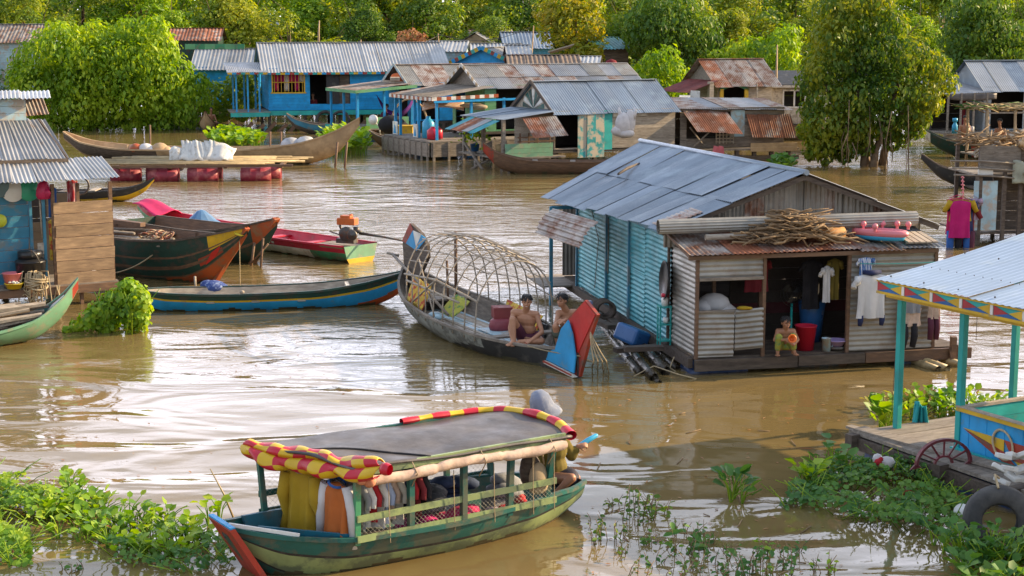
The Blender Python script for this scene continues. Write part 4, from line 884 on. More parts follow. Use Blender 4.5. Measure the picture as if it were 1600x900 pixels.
# ================================================================ boats
slime = M('hull_scum', (.085, .07, .04), .45, 0, .35, 4, col2=(.05, .055, .03), amt=.45, ws=6, wd=.3, isl=0, bump=.2)
def boat(name, label, loc, rz, tab, mats, mfn, lining, rail, k=.75, nv=36, n=44, group=None, sides=(1, -1), rw=.05, rh=.04):
    f = Fr(loc, rz); t = thing(name, label, 'boat', loc, rz, group); h = Hull(tab, k)
    ho = h.outer(n, nv, mfn).build('hull', list(mats) + [slime], t)
    for p in ho.data.polygons:                                 # scum line left by the river along the hull
        c = p.center
        if c.z + loc[2] < .03 + .016 * math.sin(c.x * 5.3) + .018 * math.sin(c.x * 13.1 + 1): p.material_index = len(mats)
    h.inner(n).build('lining', lining, t)
    for s_ in sides: under(h.gunwale(s_, rw, rh, n=40).build('gunwale', rail, t), ho)
    return t, h, f
def ribs(t, h, xs, m, w=.05):
    for x in xs:
        b = MB(); P = [h.at(x, v / 8, h.th + .012) for v in range(-8, 9)]; b.tube(P, w / 2, 5, smooth=False); b.build('rib', m, t)
def thwart(t, h, x, z, m, w=.18, th=.03):
    b = MB(); hw = h.f(x)[0] - .02; b.box((x, 0, z), (w, hw * 2, th), (0, 0, rng.uniform(-.03, .03))); b.build('thwart', m, t)
# ---- the boys' boat with bamboo hoops
t, h, BF = boat('fishing_boat', 'grey wooden boat under bare bamboo hoops with a red and blue painted bow', (-1.85, 28.3, 0), R(-63.8),
    [(-.1, .05, .78, .45), (.5, .40, .56, .10), (1.5, .68, .42, -.12), (3.0, .80, .36, -.25), (4.2, .70, .33, -.25), (5.1, .33, .29, -.2), (5.7, .10, .33, -.15), (6.3, .03, .42, -.05)],
    [p_grey, p_black, p_red], lambda x, a: 1 if abs(a - .60) < .012 or abs(a - .83) < .012 else 2 if (x > 4.6 and a < .50) else (0 if (a > .52 and x < 3.7 + .5 * math.sin(a * 9)) or (a > .8 and x < 4.4) else 1), wood_grey, wood_grey, k=.8)
fb = t
b = MB(); P = [(641, 349), (629, 376), (631, 412), (634, 446), (644, 454), (656, 430), (668, 402), (667, 384), (658, 365)]; Q = [BF.py(x, y, -.03) for x, y in P]; b.prism(Q, (0, .06, 0)); stern_b = b.build('stern_post', wood_dark, t)
def plate(poly, y, m, name, off=.012):
    b = MB(); b.prism([BF.py(x, q, y) for x, q in poly], (0, -off, 0)); o = b.build(name, m, fb); return under(o, stern_b if poly[0][0] < 800 else bow_b)
plate([(641, 349), (629, 376), (635, 380), (646, 359)], -.03, p_brick, 'painted_panel'); plate([(646, 360), (659, 366), (651, 386)], -.03, p_white, 'painted_panel'); plate([(635, 380), (646, 360), (651, 386), (659, 367), (667, 373), (652, 392)], -.03, p_sky, 'painted_panel')
bowp = [(914, 469), (933, 492), (922, 524), (905, 589), (880, 582), (842, 556), (870, 541), (878, 512), (889, 496)]
b = MB(); b.prism([BF.py(x, y, -.02) for x, y in bowp], (0, .05, 0)); bow_b = b.build('bow_board', p_brick, t)
def bowplate(poly, m, name, off):
    b = MB(); P_ = [BF.py(x, q, -.06 - max(0, (898 - x) / 58) * .05) for x, q in poly]; b.prism(P_, (0, -off, 0)); return under(b.build(name, m, fb), bow_b)
plate([(914, 471), (931, 492), (902, 556), (896, 520), (890, 500)], -.02, p_red, 'painted_panel'); bowplate([(889, 500), (896, 522), (901, 558), (898, 583), (845, 557), (869, 544), (878, 514)], p_sky, 'painted_panel', .02)
bowplate([(840, 556), (898, 585), (903, 589), (897, 590), (835, 559)], p_white, 'painted_stripe', .026); bowplate([(846, 559.5), (896, 585), (895, 587), (842, 561)], p_brick, 'painted_stripe', .034)
b = MB(); b.bar(BF.w(*BF.py(905, 550, -.0)), BF.w(*BF.py(905, 610, .0)), .06, .06, (0, 1, 0)); b.build('stem_post', p_black, t, world=True)
h.floor(1.2, 5.0, .17, 9, across=False, mis=(0, 0, 1)).build('deck', [wood_pale, p_lightblue], t); h.floor(.35, 1.25, .34, 6).build('stern_deck', wood_pale, t)
ribs(t, h, (1.3, 2.2, 3.1, 4.0, 4.8), wood_grey); thwart(t, h, 4.45, .30, wood_grey); thwart(t, h, 1.3, .38, wood_grey, .25)
hx = [1.5, 1.85, 2.2, 2.55, 2.9, 3.25, 3.6, 3.95, 4.25]
for i, x in enumerate(hx):
    b = MB(); hw = h.f(x)[0] - .02; zr = h.f(x)[1]; top = 1.62 - .06 * abs(i - 3) * .6; P = []
    for k in range(17): a = math.pi * k / 16; P.append((x + .02 * math.sin(k * 2.1) + .12 * (i - 4) * math.sin(a) * .25, -hw * math.cos(a) * (1 + .10 * math.sin(a)), zr - .1 + (top - zr + .1) * math.sin(a) ** .75))
    b.tube(P, .0125, 6); b.build('hoop', wood_pale, t)
for j, (yy, zz) in enumerate(((-.66, .95), (-.57, 1.18), (-.46, 1.36), (-.33, 1.5), (-.2, 1.58), (-.06, 1.62), (.08, 1.62), (.22, 1.57), (.36, 1.49), (.5, 1.34), (.6, 1.16), (.7, .9))):
    b = MB(); b.tube([(1.42, yy, zz - .06 + rng.uniform(-.02, .02)), (2.8, yy * 1.05 + rng.uniform(-.02, .02), zz + .03), (4.33, yy, zz - .10)], .0095 if j not in (0,) else .02, 6); b.build('lath', wood_pale, t)
b = MB(); b.tube([(1.5, -.66, .78), (3.9, -.78, .78)], .02, 6); b.tube([(1.6, -.62, .40), (3.0, -.78, 1.0)], .015, 6); b.tube([(2.9, -.76, .4), (1.9, -.60, 1.2)], .014, 6); b.build('brace', wood_pale, t)
b = MB(); p = BF.py(712, 362, .3); b.tube([(p.x, p.y, .3), (p.x, p.y, p.z)], .03, 7); p = BF.py(700, 385, .0); b.tube([(p.x, .0, .3), (p.x - .05, -.0, 1.1)], .022, 7); b.build('stake', wood_brown, t)
oar_a, oar_b = BF.py(613, 397, -.35), BF.py(700, 484, -.55); oar_b.z = .42
b = MB(); b.tube([BF.w(*oar_a), BF.w(*oar_b)], .024, 8); q = BF.w(*oar_a); b.tube([q - V((.10, 0, -.02)), q + V((.12, 0, -.03))], .022, 7); single('oar', 'long handled oar sticking out over the stern of the hooped boat', 'oar', b, wood_grey, BF.w(*oar_a))
mat_pat = M('mat_pattern', (.62, .42, .05), .8, 0, .1, 3, col2=(.45, .07, .03), amt=.46, ws=9, wd=.04, isl=0, st=(1, 1, 1)); mat_green = M('mat_green', (.42, .42, .07), .8, 0, .1, 3, col2=(.12, .25, .08), amt=.45, ws=10, wd=.04, isl=0)
for lab, pts, m in (('yellow and red patterned mat leaning inside the near rail of the hooped boat', [(1.25, -.55, .36), (2.15, -.66, .34), (2.15, -.50, .78), (1.3, -.42, .80)], mat_pat), ('green and yellow mat lying by the patterned mat in the hooped boat', [(2.1, -.3, .30), (2.6, -.3, .28), (2.6, -.0, .55), (2.1, -.0, .58)], mat_green), ('red edged yellow mat hung inside the far rail of the hooped boat', [(2.75, .62, .55), (4.1, .58, .50), (4.1, .50, .24), (2.75, .50, .28)], mat_pat)):
    P = [V(p) for p in pts]; nr = (P[1] - P[0]).cross(P[3] - P[0]).normalized(); b = MB()
    b.grid(lambda u, v: BF.w(*((P[0].lerp(P[1], u)).lerp(P[3].lerp(P[2], u), v) + nr * (.025 * math.sin(u * 9 + v * 3)))), 16, 8); single('mat', lab, 'mat', b, m, BF.w(*P[0]), thick=.012)
b = MB(); b.prism([(2.7, .65, .36), (4.2, .60, .36), (4.2, .55, .16), (2.7, .6, .16)], (0, .04, 0)); b.build('rail_board', p_black, t)
p = BF.pz(784, 492, .42); b = MB(); b.box(BF.w(p.x, p.y, .46), (.30, .26, .17), (0, 0, .2)); b.box(BF.w(p.x, p.y, .55), (.31, .27, .02), (0, 0, .2)); single('red_box', 'brick red box standing on a rounded red container beside the crouching boy', 'box', b, M('box_brick', (.25, .05, .05), .6), BF.w(p.x, p.y, .37), bev=.012)
b = MB(); q = BF.w(p.x + .06, p.y - .02, .19); b.lathe([(.001, 0), (.20, 0), (.22, .06), (.20, .16), (.16, .19), (.001, .195)], q, 20, sx=1.1, sy=.85); single('red_container', 'rounded brick red container under the red box in the hooped boat', 'container', b, M('tub_brick', (.24, .045, .06), .5), q)
b = MB(); b.ball(BF.w(2.6, -.62, .36), (.12, .10, .06), 10); b.ball(BF.w(2.75, -.62, .35), (.1, .08, .05), 8); single('blue_rag', 'pale blue rag tucked along the near rail of the hooped boat', 'rag', b, p_lightblue, BF.w(2.6, -.62, .33))
b = MB(); b.boards(BF.w(3.2, -.15, .19), BF.m.to_3x3() @ V((.7, 0, 0)), BF.m.to_3x3() @ V((0, .4, 0)), 2, .012, off=(0, 0, 1)); single('blue_sheet', 'pale blue board lying on the deck behind the crouching boy', 'board', b, p_lightblue, BF.w(3.2, -.15, .19))
b = MB(); bw = BF.w(*BF.py(922, 525, -.04)); 
for k in range(4): rope(b, [bw + V((.0, -.02, .02 * k)), bw + V((.05 + .06 * k, -.06, -.35)), G(925 + k * 9, 572 + k * 4, -.02)], .009, 5, .02)
rope(b, [BF.w(*BF.py(824, 540, -.42)), BF.w(*BF.py(870, 551, -.10)), BF.w(*BF.py(905, 556, -.04)), BF.w(*BF.py(926, 565, .2))], .010, 5, .01); single('mooring_rope', 'pale ropes hanging from the painted bow into the water', 'rope', b, rope_m, bw)
# ---- blue canoe
t, h, CF = boat('canoe', 'long slim canoe with bright blue sides and an orange red bow bottom', (-6.5, 28.15, 0), R(9.5),
    [(0, .16, .36, .0), (.4, .36, .34, -.10), (1.5, .47, .31, -.14), (2.8, .47, .33, -.14), (3.8, .32, .43, -.08), (4.4, .13, .54, .12), (4.82, .012, .64, .55)],
    [p_sky, p_dkgreen, p_yellow, paint('paint_vermilion', (.48, .08, .02), (.2, .1, .05), .36)], lambda x, a: 1 if a > .82 else (2 if a > .795 else (3 if (x > 3.0 and a < .36 + (x - 3.2) * .10) else 0)), wood_pale, p_dkgreen)
h.floor(.2, 1.1, .17, 5, across=False).build('deck', wood_pale, t); h.floor(3.6, 4.55, .30, 4, across=False).build('foredeck', wood_dark, t); h.floor(1.1, 3.4, .06, 6, across=False).build('floor', wood_grey, t)
for x in (1.1, 1.9, 2.7): thwart(t, h, x, .18, wood_pale, .14)
b = MB(); b.box((3.55, 0, .31), (.07, .5, .16)); b.build('bulkhead', p_cream, t)
b = MB(); p = CF.pz(333, 452, .26); b.ball(CF.w(p.x, p.y, .30), (.24, .19, .13), 14); b.ball(CF.w(p.x + .13, p.y, .27), (.16, .15, .11), 12); b.ball(CF.w(p.x - .1, p.y + .05, .33), (.14, .14, .10), 12)
single('cloth_bundle', 'dark blue flower patterned cloth bundle on the blue canoe', 'bundle', b, M('flower_cloth', (.03, .06, .22), .9, 0, .2, 4, col2=(.28, .36, .55), amt=.42, ws=14, isl=0, bump=.5, bs=8), CF.w(p.x, p.y, .18))
b = MB(); p = CF.pz(470, 448, .2); b.ball(CF.w(p.x, p.y, .21), (.3, .14, .03), 12); single('net_cloth', 'pale pink net cloth spread inside the blue canoe', 'cloth', b, c_lilac, CF.w(p.x, p.y, .19))
b = MB(); p = CF.pz(305, 440, .3); b.tube([CF.w(p.x, p.y, .1), CF.w(p.x, p.y, .40)], .022, 7); p = CF.pz(378, 458, .24); b.ball(CF.w(p.x, p.y, .26), (.05, .04, .035), 8); b.build('peg', wood_pale, t, world=True)
# ---- big dark boat behind the plank hut
DO = V((-9.58, 34.0, 0)); drz = R(-36)
def darkcol(x, a):
    if a < .30: return 2
    if a < .42 and x > 3.6: return 2
    for q in (.44, .60, .76):
        if abs(a - q) < .018: return 1
    if x > 4.7 and a > .72: return 4
    if 4.55 < x < 4.95 and .5 < a < .66: return 3
    return 0
t, h, DF = boat('wooden_boat', 'big dark green wooden boat with rust brown stem moored behind the plank hut', DO, drz,
    [(0, .62, .98, -.2), (1.5, .86, .86, -.25), (3, .86, .82, -.25), (4.0, .66, .86, -.18), (4.5, .46, .94, .02), (5.0, .25, 1.05, .45), (5.5, .03, 1.18, 1.0)],
    [p_dkgreen, wood_brown, p_orange, p_brick, p_yellow], darkcol, wood_brown, wood_dark, nv=70)
ribs(t, h, (.8, 1.6, 2.4, 3.2, 3.9), wood_brown, .07); h.floor(.3, 3.6, .35, 8, across=False).build('floor', wood_brown, t)
b = MB(); b.bar(h.at(4.45, 0) + V((.02, 0, -.1)), V((5.5, 0, 1.16)), .07, .12, (0, 1, 0)); b.build('stem', p_orange, t)
for x in (1.2, 2.5, 3.7): thwart(t, h, x, .74, wood_grey, .16)
b = MB()
for k in range(7): a = V((rng.uniform(.4, 1.2), rng.uniform(-.5, .5), .62 + .03 * k)); b.tube([a, a + V((rng.uniform(1.8, 2.6), rng.uniform(-.25, .25), rng.uniform(-.05, .1)))], rng.uniform(.025, .05), 7)
b.v = [tuple(DF.w(*p)) for p in b.v]; single('poles', 'loose poles stowed inside the big dark boat', 'poles', b, wood_grey, DF.w(1.5, 0, .6), kind='stuff')
b = MB(); b.bar(DF.w(.2, .3, .98), DF.w(2.1, .35, .94), .14, .08); single('beam', 'thick squared beam lying across the big dark boat', 'beam', b, wood_brown, DF.w(1, .3, .95))
b = MB()
for k in range(14): p = V((2.6 + rng.random() * .8, -.25 + rng.random() * .4, .76 + rng.random() * .12)); b.lathe([(.09 + .02 * math.cos(a), .02 * math.sin(a)) for a in [j * math.pi / 2.5 for j in range(6)]], DF.w(*p), 10, V((rng.uniform(-1, 1), rng.uniform(-1, 1), 1)))
single('rope_heap', 'heap of old rope and red net lying on the rail of the big dark boat', 'rope', b, M('net_red', (.24, .08, .05), .9, 0, .3, 5, col2=(.40, .32, .22), amt=.5, ws=6, isl=.2), DF.w(2.9, 0, .8))
b = MB(); rope(b, [DF.w(3.9, -.62, .82), DF.w(2.6, -.94, .12), DF.w(.9, -.98, .45)], .014, 6, .12); b.v = b.v; single('mooring_rope', 'slack rope looping along the side of the big dark boat', 'rope', b, rope_m, DF.w(3.9, -.6, .8))
b = MB(); p = DF.py(374, 366, -.05); b.lathe([(.001, 0), (.09, .01), (.11, .03), (.001, .025)], DF.w(*p), 16, V((.3, -.4, 1))); rope(b, [DF.w(*p), DF.w(p.x - .02, p.y, -.02)], .009, 5, mi=1); single('float', 'yellow float on a cord hanging from the stem of the dark boat', 'float', b, [pl_yellow, rope_m], DF.w(*p))
b = MB(); 
for poly in ([(4.62, .50), (4.80, .66), (4.98, .70), (4.92, .60), (4.80, .52)],):
    b.prism([h.at(x, -z, -.006) for x, z in poly], (-.006, -.012, 0))
b.build('emblem', p_red, t)
# ---- second dark bow behind it
t, h, _ = boat('wooden_boat', 'dark boat with rusty stem lying behind the big dark boat', (-8.55, 36.2, 0), R(-37), [(0, .6, .7, -.2), (2, .75, .66, -.2), (3.2, .6, .72, -.15), (3.9, .32, .86, .1), (4.5, .03, 1.02, .8)], [p_dkgreen, p_orange, wood_brown], lambda x, a: 1 if (x > 4.0 and a > .5) else (2 if abs(a - .6) < .03 else 0), wood_brown, wood_dark)
b = MB(); b.bar((3.7, 0, -.05), (4.5, 0, 1.02), .08, .16, (0, 1, 0)); b.build('stem', p_orange, t)
b = MB(); q = G(405, 418, 0); b.tube([q + V((0, 0, -.3)), q + V((.1, 0, .62))], .025, 6); b.tube([q + V((-.25, .2, -.3)), q + V((-.12, .2, .5))], .03, 6); b.tube([q + V((-.2, .1, .05)), q + V((.2, 0, .5))], .02, 6); single('mooring_stakes', 'thin wooden mooring stakes tied together beside the rusty stem', 'stakes', b, wood_brown, q)
# ---- red boat with engine
def redcol(x, a): return 0 if a > .80 else (1 if a > .44 and 1.2 < x < 6.8 else (2 if a > .16 else 3))
t, h, RF = boat('motor_boat', 'long low boat with crimson inside, white and green sides and an engine at its stern', (-3.27, 34.12, 0), R(137), [(0, .47, .37, -.1), (1.2, .52, .36, -.12), (4, .55, .36, -.12), (6.5, .40, .44, -.08), (7.8, .16, .56, .2), (8.3, .03, .66, .5)],
    [p_crimson, p_white, p_green, p_yellow], redcol, p_crimson, p_crimson)
b = MB(); b.prism([(-.012, -.47, .37), (-.012, .47, .37), (-.012, .40, .10), (-.012, -.40, .10)], (-.012, 0, 0)); b.build('transom', p_mint, t); b = MB(); b.prism([(-.012, -.40, .10), (-.012, .40, .10), (-.012, .3, -.06), (-.012, -.3, -.06)], (-.014, 0, 0)); b.build('transom_foot', p_yellow, t)
b = MB(); b.prism([h.at(.02, .97, -.008), h.at(.75, .97, -.008), h.at(.5, .2, -.008), h.at(.02, .2, -.008)], (0, .008, 0)); b.build('quarter_panel', p_mint, t)
for k in range(9): 
    b = MB(); x = 2.3 + k * .13; b.prism([h.at(x, .90, -.004), h.at(x + .08, .90, -.004), h.at(x + .08, .83, -.004), h.at(x, .83, -.004)], (0, .005, 0))
    if k % 3 != 2: b.build('lettering', p_white, t)
for x in (1.6, 3.0, 4.6, 6.2): thwart(t, h, x, .28, p_crimson, .2)
h.floor(.1, 1.3, .30, 4, across=False).build('stern_deck', wood_grey, t); h.floor(1.3, 6.6, .04, 5, across=False).build('floor', p_crimson, t)
b = MB(); P = [RF.w(8.1, -.25, .62), RF.w(6.9, -.35, .5), RF.w(6.9, .45, .50), RF.w(8.1, .3, .66)]
b.grid(lambda u, v: P[0].lerp(P[1], u).lerp(P[3].lerp(P[2], u), v) + V((0, 0, .05 * math.sin(u * 5) + .04 * math.sin(v * 7) + .12 * math.sin(v * 3.14))), 14, 10); single('pink_sheet', 'pink sheet laid over the bow of the red boat', 'cloth', b, c_pink, RF.w(7.5, 0, .5), thick=.02)
b = MB(); p = DF.py(310, 340, .9); q = D(315, 352, 36.6); b.lathe([(.55, 0), (.35, .12), (.10, .33), (.001, .36)], q, 12, sx=1, sy=.8, smooth=False); single('blue_tarp', 'faded blue tarpaulin peaked over the red boat behind the dark boat', 'tarpaulin', b, tarp_blue, q, thick=.01)
ep = RF.w(.42, .0, .33); t = thing('boat_engine', 'greasy long tail engine with an orange fuel tank on the red boat', 'engine', ep, R(-20))
b = MB(); b.box((0, 0, .10), (.42, .22, .10)); b.ball((-.02, 0, .26), (.17, .13, .14), 12); b.lathe([(.001, -.13), (.15, -.13), (.16, -.10), (.15, -.07), (.05, -.07), (.05, .16), (.001, .16)], (.02, 0, .25), 18, (0, 1, 0)); b.tube([(.05, -.05, .3), (.28, -.05, .32), (.36, -.02, .30)], .035, 8); b.tube([(-.15, .06, .3), (-.2, .06, .42)], .03, 7); b.lathe([(.001, 0), (.07, 0), (.07, .14), (.001, .14)], (.2, .06, .26), 12); b.tube([(-.1, 0, .2), (-.35, 0, .26), (-.42, .02, .28)], .016, 6); b.build('block', iron, t)
b = MB(); b.box((.02, 0, .52), (.42, .22, .15)); b.box((.0, 0, .62), (.24, .17, .06)); b.lathe([(.001, 0), (.04, 0), (.04, .03), (.001, .03)], (.1, 0, .65), 10); b.build('fuel_tank', M('tank_orange', (.55, .13, .03), .45, 0, .15, 4, col2=(.3, .12, .05), amt=.36, ws=6, isl=0), t, bev=.02)
b = MB(); b.lathe([(.001, 0), (.10, 0), (.12, .03), (.10, .06), (.03, .06), (.03, .10), (.001, .1)], (.22, -.16, .25), 16, (0, -1, 0)); b.build('flywheel', iron, t)
b = MB(); b.tube([(.3, 0, .27), (.9, 0, .21), (1.45, .06, .12)], [.035, .022, .016], 7); b.build('shaft', iron, t)
# ---- yellow canoe behind the hut
t, h, _ = boat('canoe', 'small black and yellow canoe showing behind the hut of planks', (-14.0, 46.2, 0), R(2), [(0, .3, .32, 0), (1.5, .42, .3, -.1), (2.7, .28, .36, 0), (3.3, .1, .52, .25), (3.62, .012, .68, .6)], [p_yellow, p_black], lambda x, a: 1 if a > .62 else 0, wood_dark, p_black)
thwart(t, h, 1.9, .34, wood_pale, .2); thwart(t, h, 1.0, .30, wood_dark)
# ---- long sand coloured boat and raft
t, h, SF = boat('cargo_boat', 'very long bleached wooden boat with upswept bow beyond the barrel raft', (-17.0, 61.8, 0), R(-16), [(-.3, .05, 1.0, .7), (.8, .5, .62, .05), (3, .95, .45, -.15), (7, 1.0, .50, -.15), (9.5, .62, .75, -.05), (10.9, .28, 1.18, .35), (11.9, .03, 1.72, 1.45)], [wood_sand, wood_dark], lambda x, a: 1 if x < 4.2 and a > .4 else 0, wood_sand, wood_sand, rw=.07, rh=.06)
ribs(t, h, (2, 4, 6, 8, 9.4), wood_sand, .08); h.floor(1, 9, .25, 8, across=False).build('deck', wood_sand, t)
for (px, py, s_, m, lb) in ((228, 232, .3, c_white, 'white sack with an orange mark lying in the left half of the long boat'), (250, 231, .33, wood_sand, 'straw bundle between the sacks in the long boat'), (455, 222, .42, M('sack_grey', (.38, .39, .42), .8, 0, .3, 3, isl=0, bump=.5, bs=6), 'grey sack heap on the right half of the long boat'), (478, 220, .42, M('sack_grey2', (.46, .46, .47), .8, 0, .3, 3, isl=0, bump=.5, bs=6), 'pale grey sack leaning on the grey heap in the long boat'), (498, 222, .32, wood_brown, 'brown sack at the right end of the heap in the long boat'), (212, 226, .25, p_orange, 'orange bag at the left end of the long boat')):
    p = D(px, py, 60.2); b = MB(); b.ball((p.x, p.y, max(.45, p.z - .15)), (s_, s_ * .9, s_ * .8), 12); b.ball((p.x + .2, p.y, max(.4, p.z - .3)), (s_ * .8, s_ * .8, s_ * .6), 10); single('sack', lb, 'sack', b, m, (p.x, p.y, .4))
b = MB()
for px in (234, 421, 438): q = D(px, 240, 60.5); b.tube([(q.x, q.y, -.5), (q.x + .05, q.y, 1.35 if px < 300 else 1.1)], .04, 6)
for px in (521, 536): q = D(px, 240, 57.8); b.tube([(q.x, q.y, -.5), (q.x + .15, q.y, .9)], .045, 6)
b.build('mooring_pole', wood_brown, t, world=True)
RF2 = Fr((-13.2, 52.2, 0), R(4)); t = thing('barrel_raft', 'raft of loose bamboo poles carried by red barrels', 'raft', RF2.loc, RF2.rz)
b = MB()
for k in range(34): y = .05 + k * .085 + rng.uniform(-.03, .03); x0 = rng.uniform(-.5, .5); b.tube([(x0, y, .56 + rng.uniform(-.02, .04)), (x0 + rng.uniform(4.6, 6.3), y + rng.uniform(-.25, .25), .56 + rng.uniform(-.03, .05))], rng.uniform(.025, .045), 6)
b.build('deck_poles', bamboo, t); b = MB()
for x in (.3, 2.0, 3.8, 5.6): b.bar((x, 0, .46), (x, 2.9, .46), .12, .10)
b.bar((0, .0, .48), (6.0, .0, .50), .08, .08); b.build('cross_beam', wood_brown, t)
for i, (x, y) in enumerate(((.55, .5), (1.75, .25), (3.05, .2), (3.1, 1.3), (4.75, .2), (5.05, 1.0), (1.6, 1.2))):
    b = MB(); drum(b, (x - .5 + rng.uniform(-.05, .05), y, .14), .29, .98, (1, rng.uniform(-.08, .08), 0)); b.build('barrel', drum_red, t)
for i in range(9):
    x = 2.2 + i * .13; b = MB(); p0 = RF2.w(x, 1.4, .6); b.grid(lambda u, v: RF2.w(x + v * .75 + .05 * math.sin(u * 4 + i), 1.4 - .5 * u + .04 * math.sin(v * 6 + i), .62 + .62 * (1 - u) * (1 - .45 * v) + .03 * math.sin(v * 9 + i * 2)), 5, 8)
    single('white_sheet', 'white cement sheet leaning in the stack on the barrel raft', 'sheet', b, foam_m, p0, group='white sheets stacked on the barrel raft', thick=.03)
b = MB(); p = RF2.w(2.1, 1.3, .62); b.ball(p, (.3, .3, .42), 12); b.ball(p + V((-.1, 0, .2)), (.2, .2, .25), 10); single('white_sack', 'round white sack standing left of the white sheets on the raft', 'sack', b, foam_m, p)
# ---- mint boat loaded with split wood at the left edge
t, h, MF = boat('mint_boat', 'pale green boat loaded with split wood, its tall bow painted red, teal and white', (-11.2, 23.9, 0), R(22), [(0, .5, .24, -.1), (1.5, .62, .22, -.12), (3.0, .52, .25, -.08), (3.7, .34, .36, .02), (4.2, .16, .66, .34), (4.5, .03, .98, .8)],
    [p_mint, p_lightblue, p_brick, p_sea, p_white], lambda x, a: (2 if x > 4.36 else 0) if a > .1 else 0, wood_brown, p_mint, nv=30)
for poly, m in (([(3.3, .97), (4.1, .97), (3.75, .45)], p_sea), ([(3.95, .9), (4.28, .97), (4.12, .3)], p_white), ([(4.3, .97), (4.47, .97), (4.42, .2), (4.28, .2)], p_brick)):
    for sg in (1, ): b = MB(); b.prism([h.at(x, sg * v, h.th + .01) + V((-.0, -.012, 0)) for x, v in poly], (0, -.012, 0)); b.build('painted_panel', m, t)
h.floor(.3, 3.2, .12, 6, across=False).build('floor', wood_brown, t)
grp = 'split logs loaded in the pale green boat'
for i in range(30):
    k = i // 6; x0 = rng.uniform(1.75, 2.4); y = -.36 + .145 * (i % 6) + rng.uniform(-.03, .03); z = .15 + .07 * k + rng.uniform(0, .03); L_ = rng.uniform(1.2, 1.75); r_ = rng.uniform(.035, .06); a = rng.uniform(-.16, .16)
    p = MF.w(x0, y * (1 - .1 * k), z); q = MF.w(x0 + L_, y * .55 + L_ * a * .4, z + .05 + .07 * L_); m_ = p.lerp(q, .5) + V((0, 0, rng.uniform(-.03, .03)))
    single('log', 'split grey brown log in the load of the pale green boat', 'log', MB().tube([p, m_, q], [r_, r_ * 1.05, r_ * .75], 6, smooth=False), [wood_pale, wood_sand, wood_grey][i % 3], p, group=grp)
# ---- far small boats
t, h, _ = boat('canoe', 'small far canoe end on, in front of the blue house, its pale bow towards us', (-15.1, 80.6, 0), R(-84), [(0, .3, .3, 0), (1.5, .45, .3, -.1), (2.6, .35, .42, 0), (3.2, .1, .8, .3), (3.4, .02, 1.0, .7)], [wood_sand, wood_brown], lambda x, a: 0 if x > 2.2 else 1, wood_brown, wood_brown, n=20, nv=10)
t, h, _ = boat('canoe', 'brown canoe with upturned red tipped bow moored by the teal door house', (.0 - 0.4, 55.3, 0), R(-1), [(-.6, .03, 1.05, .75), (0, .22, .68, .15), (1.2, .42, .45, -.1), (3.0, .45, .42, -.1), (4.2, .3, .5, 0)], [wood_brown, p_brick], lambda x, a: 1 if x < -.3 else 0, wood_brown, wood_brown, n=26, nv=12)
thwart(t, h, 1.2, .44, wood_grey); thwart(t, h, 2.5, .42, wood_grey)
t, h, _ = boat('canoe', 'dark canoe with thin upswept bow floating by the firewood shed', (13.3, 50.8, 0), R(-14), [(-.3, .02, 1.02, .85), (.4, .2, .62, .2), (1.4, .4, .42, -.1), (3.0, .45, .40, -.1), (4.0, .3, .46, 0)], [p_black, wood_dark], lambda x, a: 0, wood_dark, wood_dark, n=26, nv=12)
thwart(t, h, 1.9, .40, wood_grey)
t, h, _ = boat('canoe', 'dark green canoe with red and white bow beside the shirtless man', (16.4, 62.6, 0), R(-28), [(-.3, .05, 1.05, .7), (.5, .25, .7, .2), (1.5, .4, .5, -.1), (3.0, .4, .5, -.1)], [p_dkgreen, p_brick, p_white], lambda x, a: 2 if x < -.05 else (1 if 1.6 < x < 2.6 else 0), wood_dark, p_dkgreen, n=26, nv=10)
t, h, _ = boat('canoe', 'slim blue grey canoe lying along the floats of the big blue house', (-10.2, 76.2, 0), R(-8), [(-.5, .03, .95, .7), (0, .2, .68, .2), (1.2, .4, .45, -.1), (3.5, .4, .42, -.1), (4.2, .2, .5, .1)], [p_wall, wood_dark], lambda x, a: 0 if a > .5 else 1, wood_dark, wood_grey, n=22, nv=10)
t, h, _ = boat('canoe', 'brown plank boat moored under the porch of the house with the hammock', (-5.6, 66.0, 0), R(-8), [(-.3, .03, .8, .6), (.3, .3, .55, .1), (1.5, .5, .42, -.1), (3.4, .4, .5, 0)], [wood_brown, p_green], lambda x, a: 1 if x > 2 else 0, wood_brown, wood_grey, n=22, nv=10)
# ================================================================ people
W = lambda px, py, Y: D(px, py, Y)
# boy squatting on the near rail
Yb = 23.95
J = dict(pelvis=W(825, 527, Yb + .12), hl=W(816, 526, Yb + .10), hr=W(837, 526, Yb + .12), sl=W(803, 488, Yb + .06), sr=W(838, 491, Yb + .06), head=W(823, 471, Yb - .02),
         el=W(797, 513, Yb - .02), wl=W(799, 526, Yb - .12), er=W(847, 519, Yb - .08), wr=W(820, 539, Yb - .30), kl=W(801, 499, Yb - .20), al=W(803, 532, Yb - .26), kr=W(846, 533, Yb - .12), ar=W(812, 534, Yb - .28))
t, A, m = person('person', 'smiling shirtless boy squatting on the rail of the hooped boat, one arm hanging down', None, J, .215, (-.05, -1, -.05), skin=skin_m, hand_l=(V((.1, -.5, -1)), V((-1, -.2, .1)), .4), hand_r=(V((-.2, -.1, -1)), V((.3, -1, .2)), .3, .25, -1), foot_l=V((-.75, -.65, 0)), foot_r=V((-1, -.15, 0)), voxel=.0065)
b = MB(); hp = (V(J['hl']) + V(J['hr'])) / 2; b.ball(hp, (.155, .12, .085), 14); cap(b, V(J['hl']), V(J['hl']).lerp(V(J['kl']), .55), .098, .078); cap(b, V(J['hr']), V(J['hr']).lerp(V(J['kr']), .5), .098, .078)
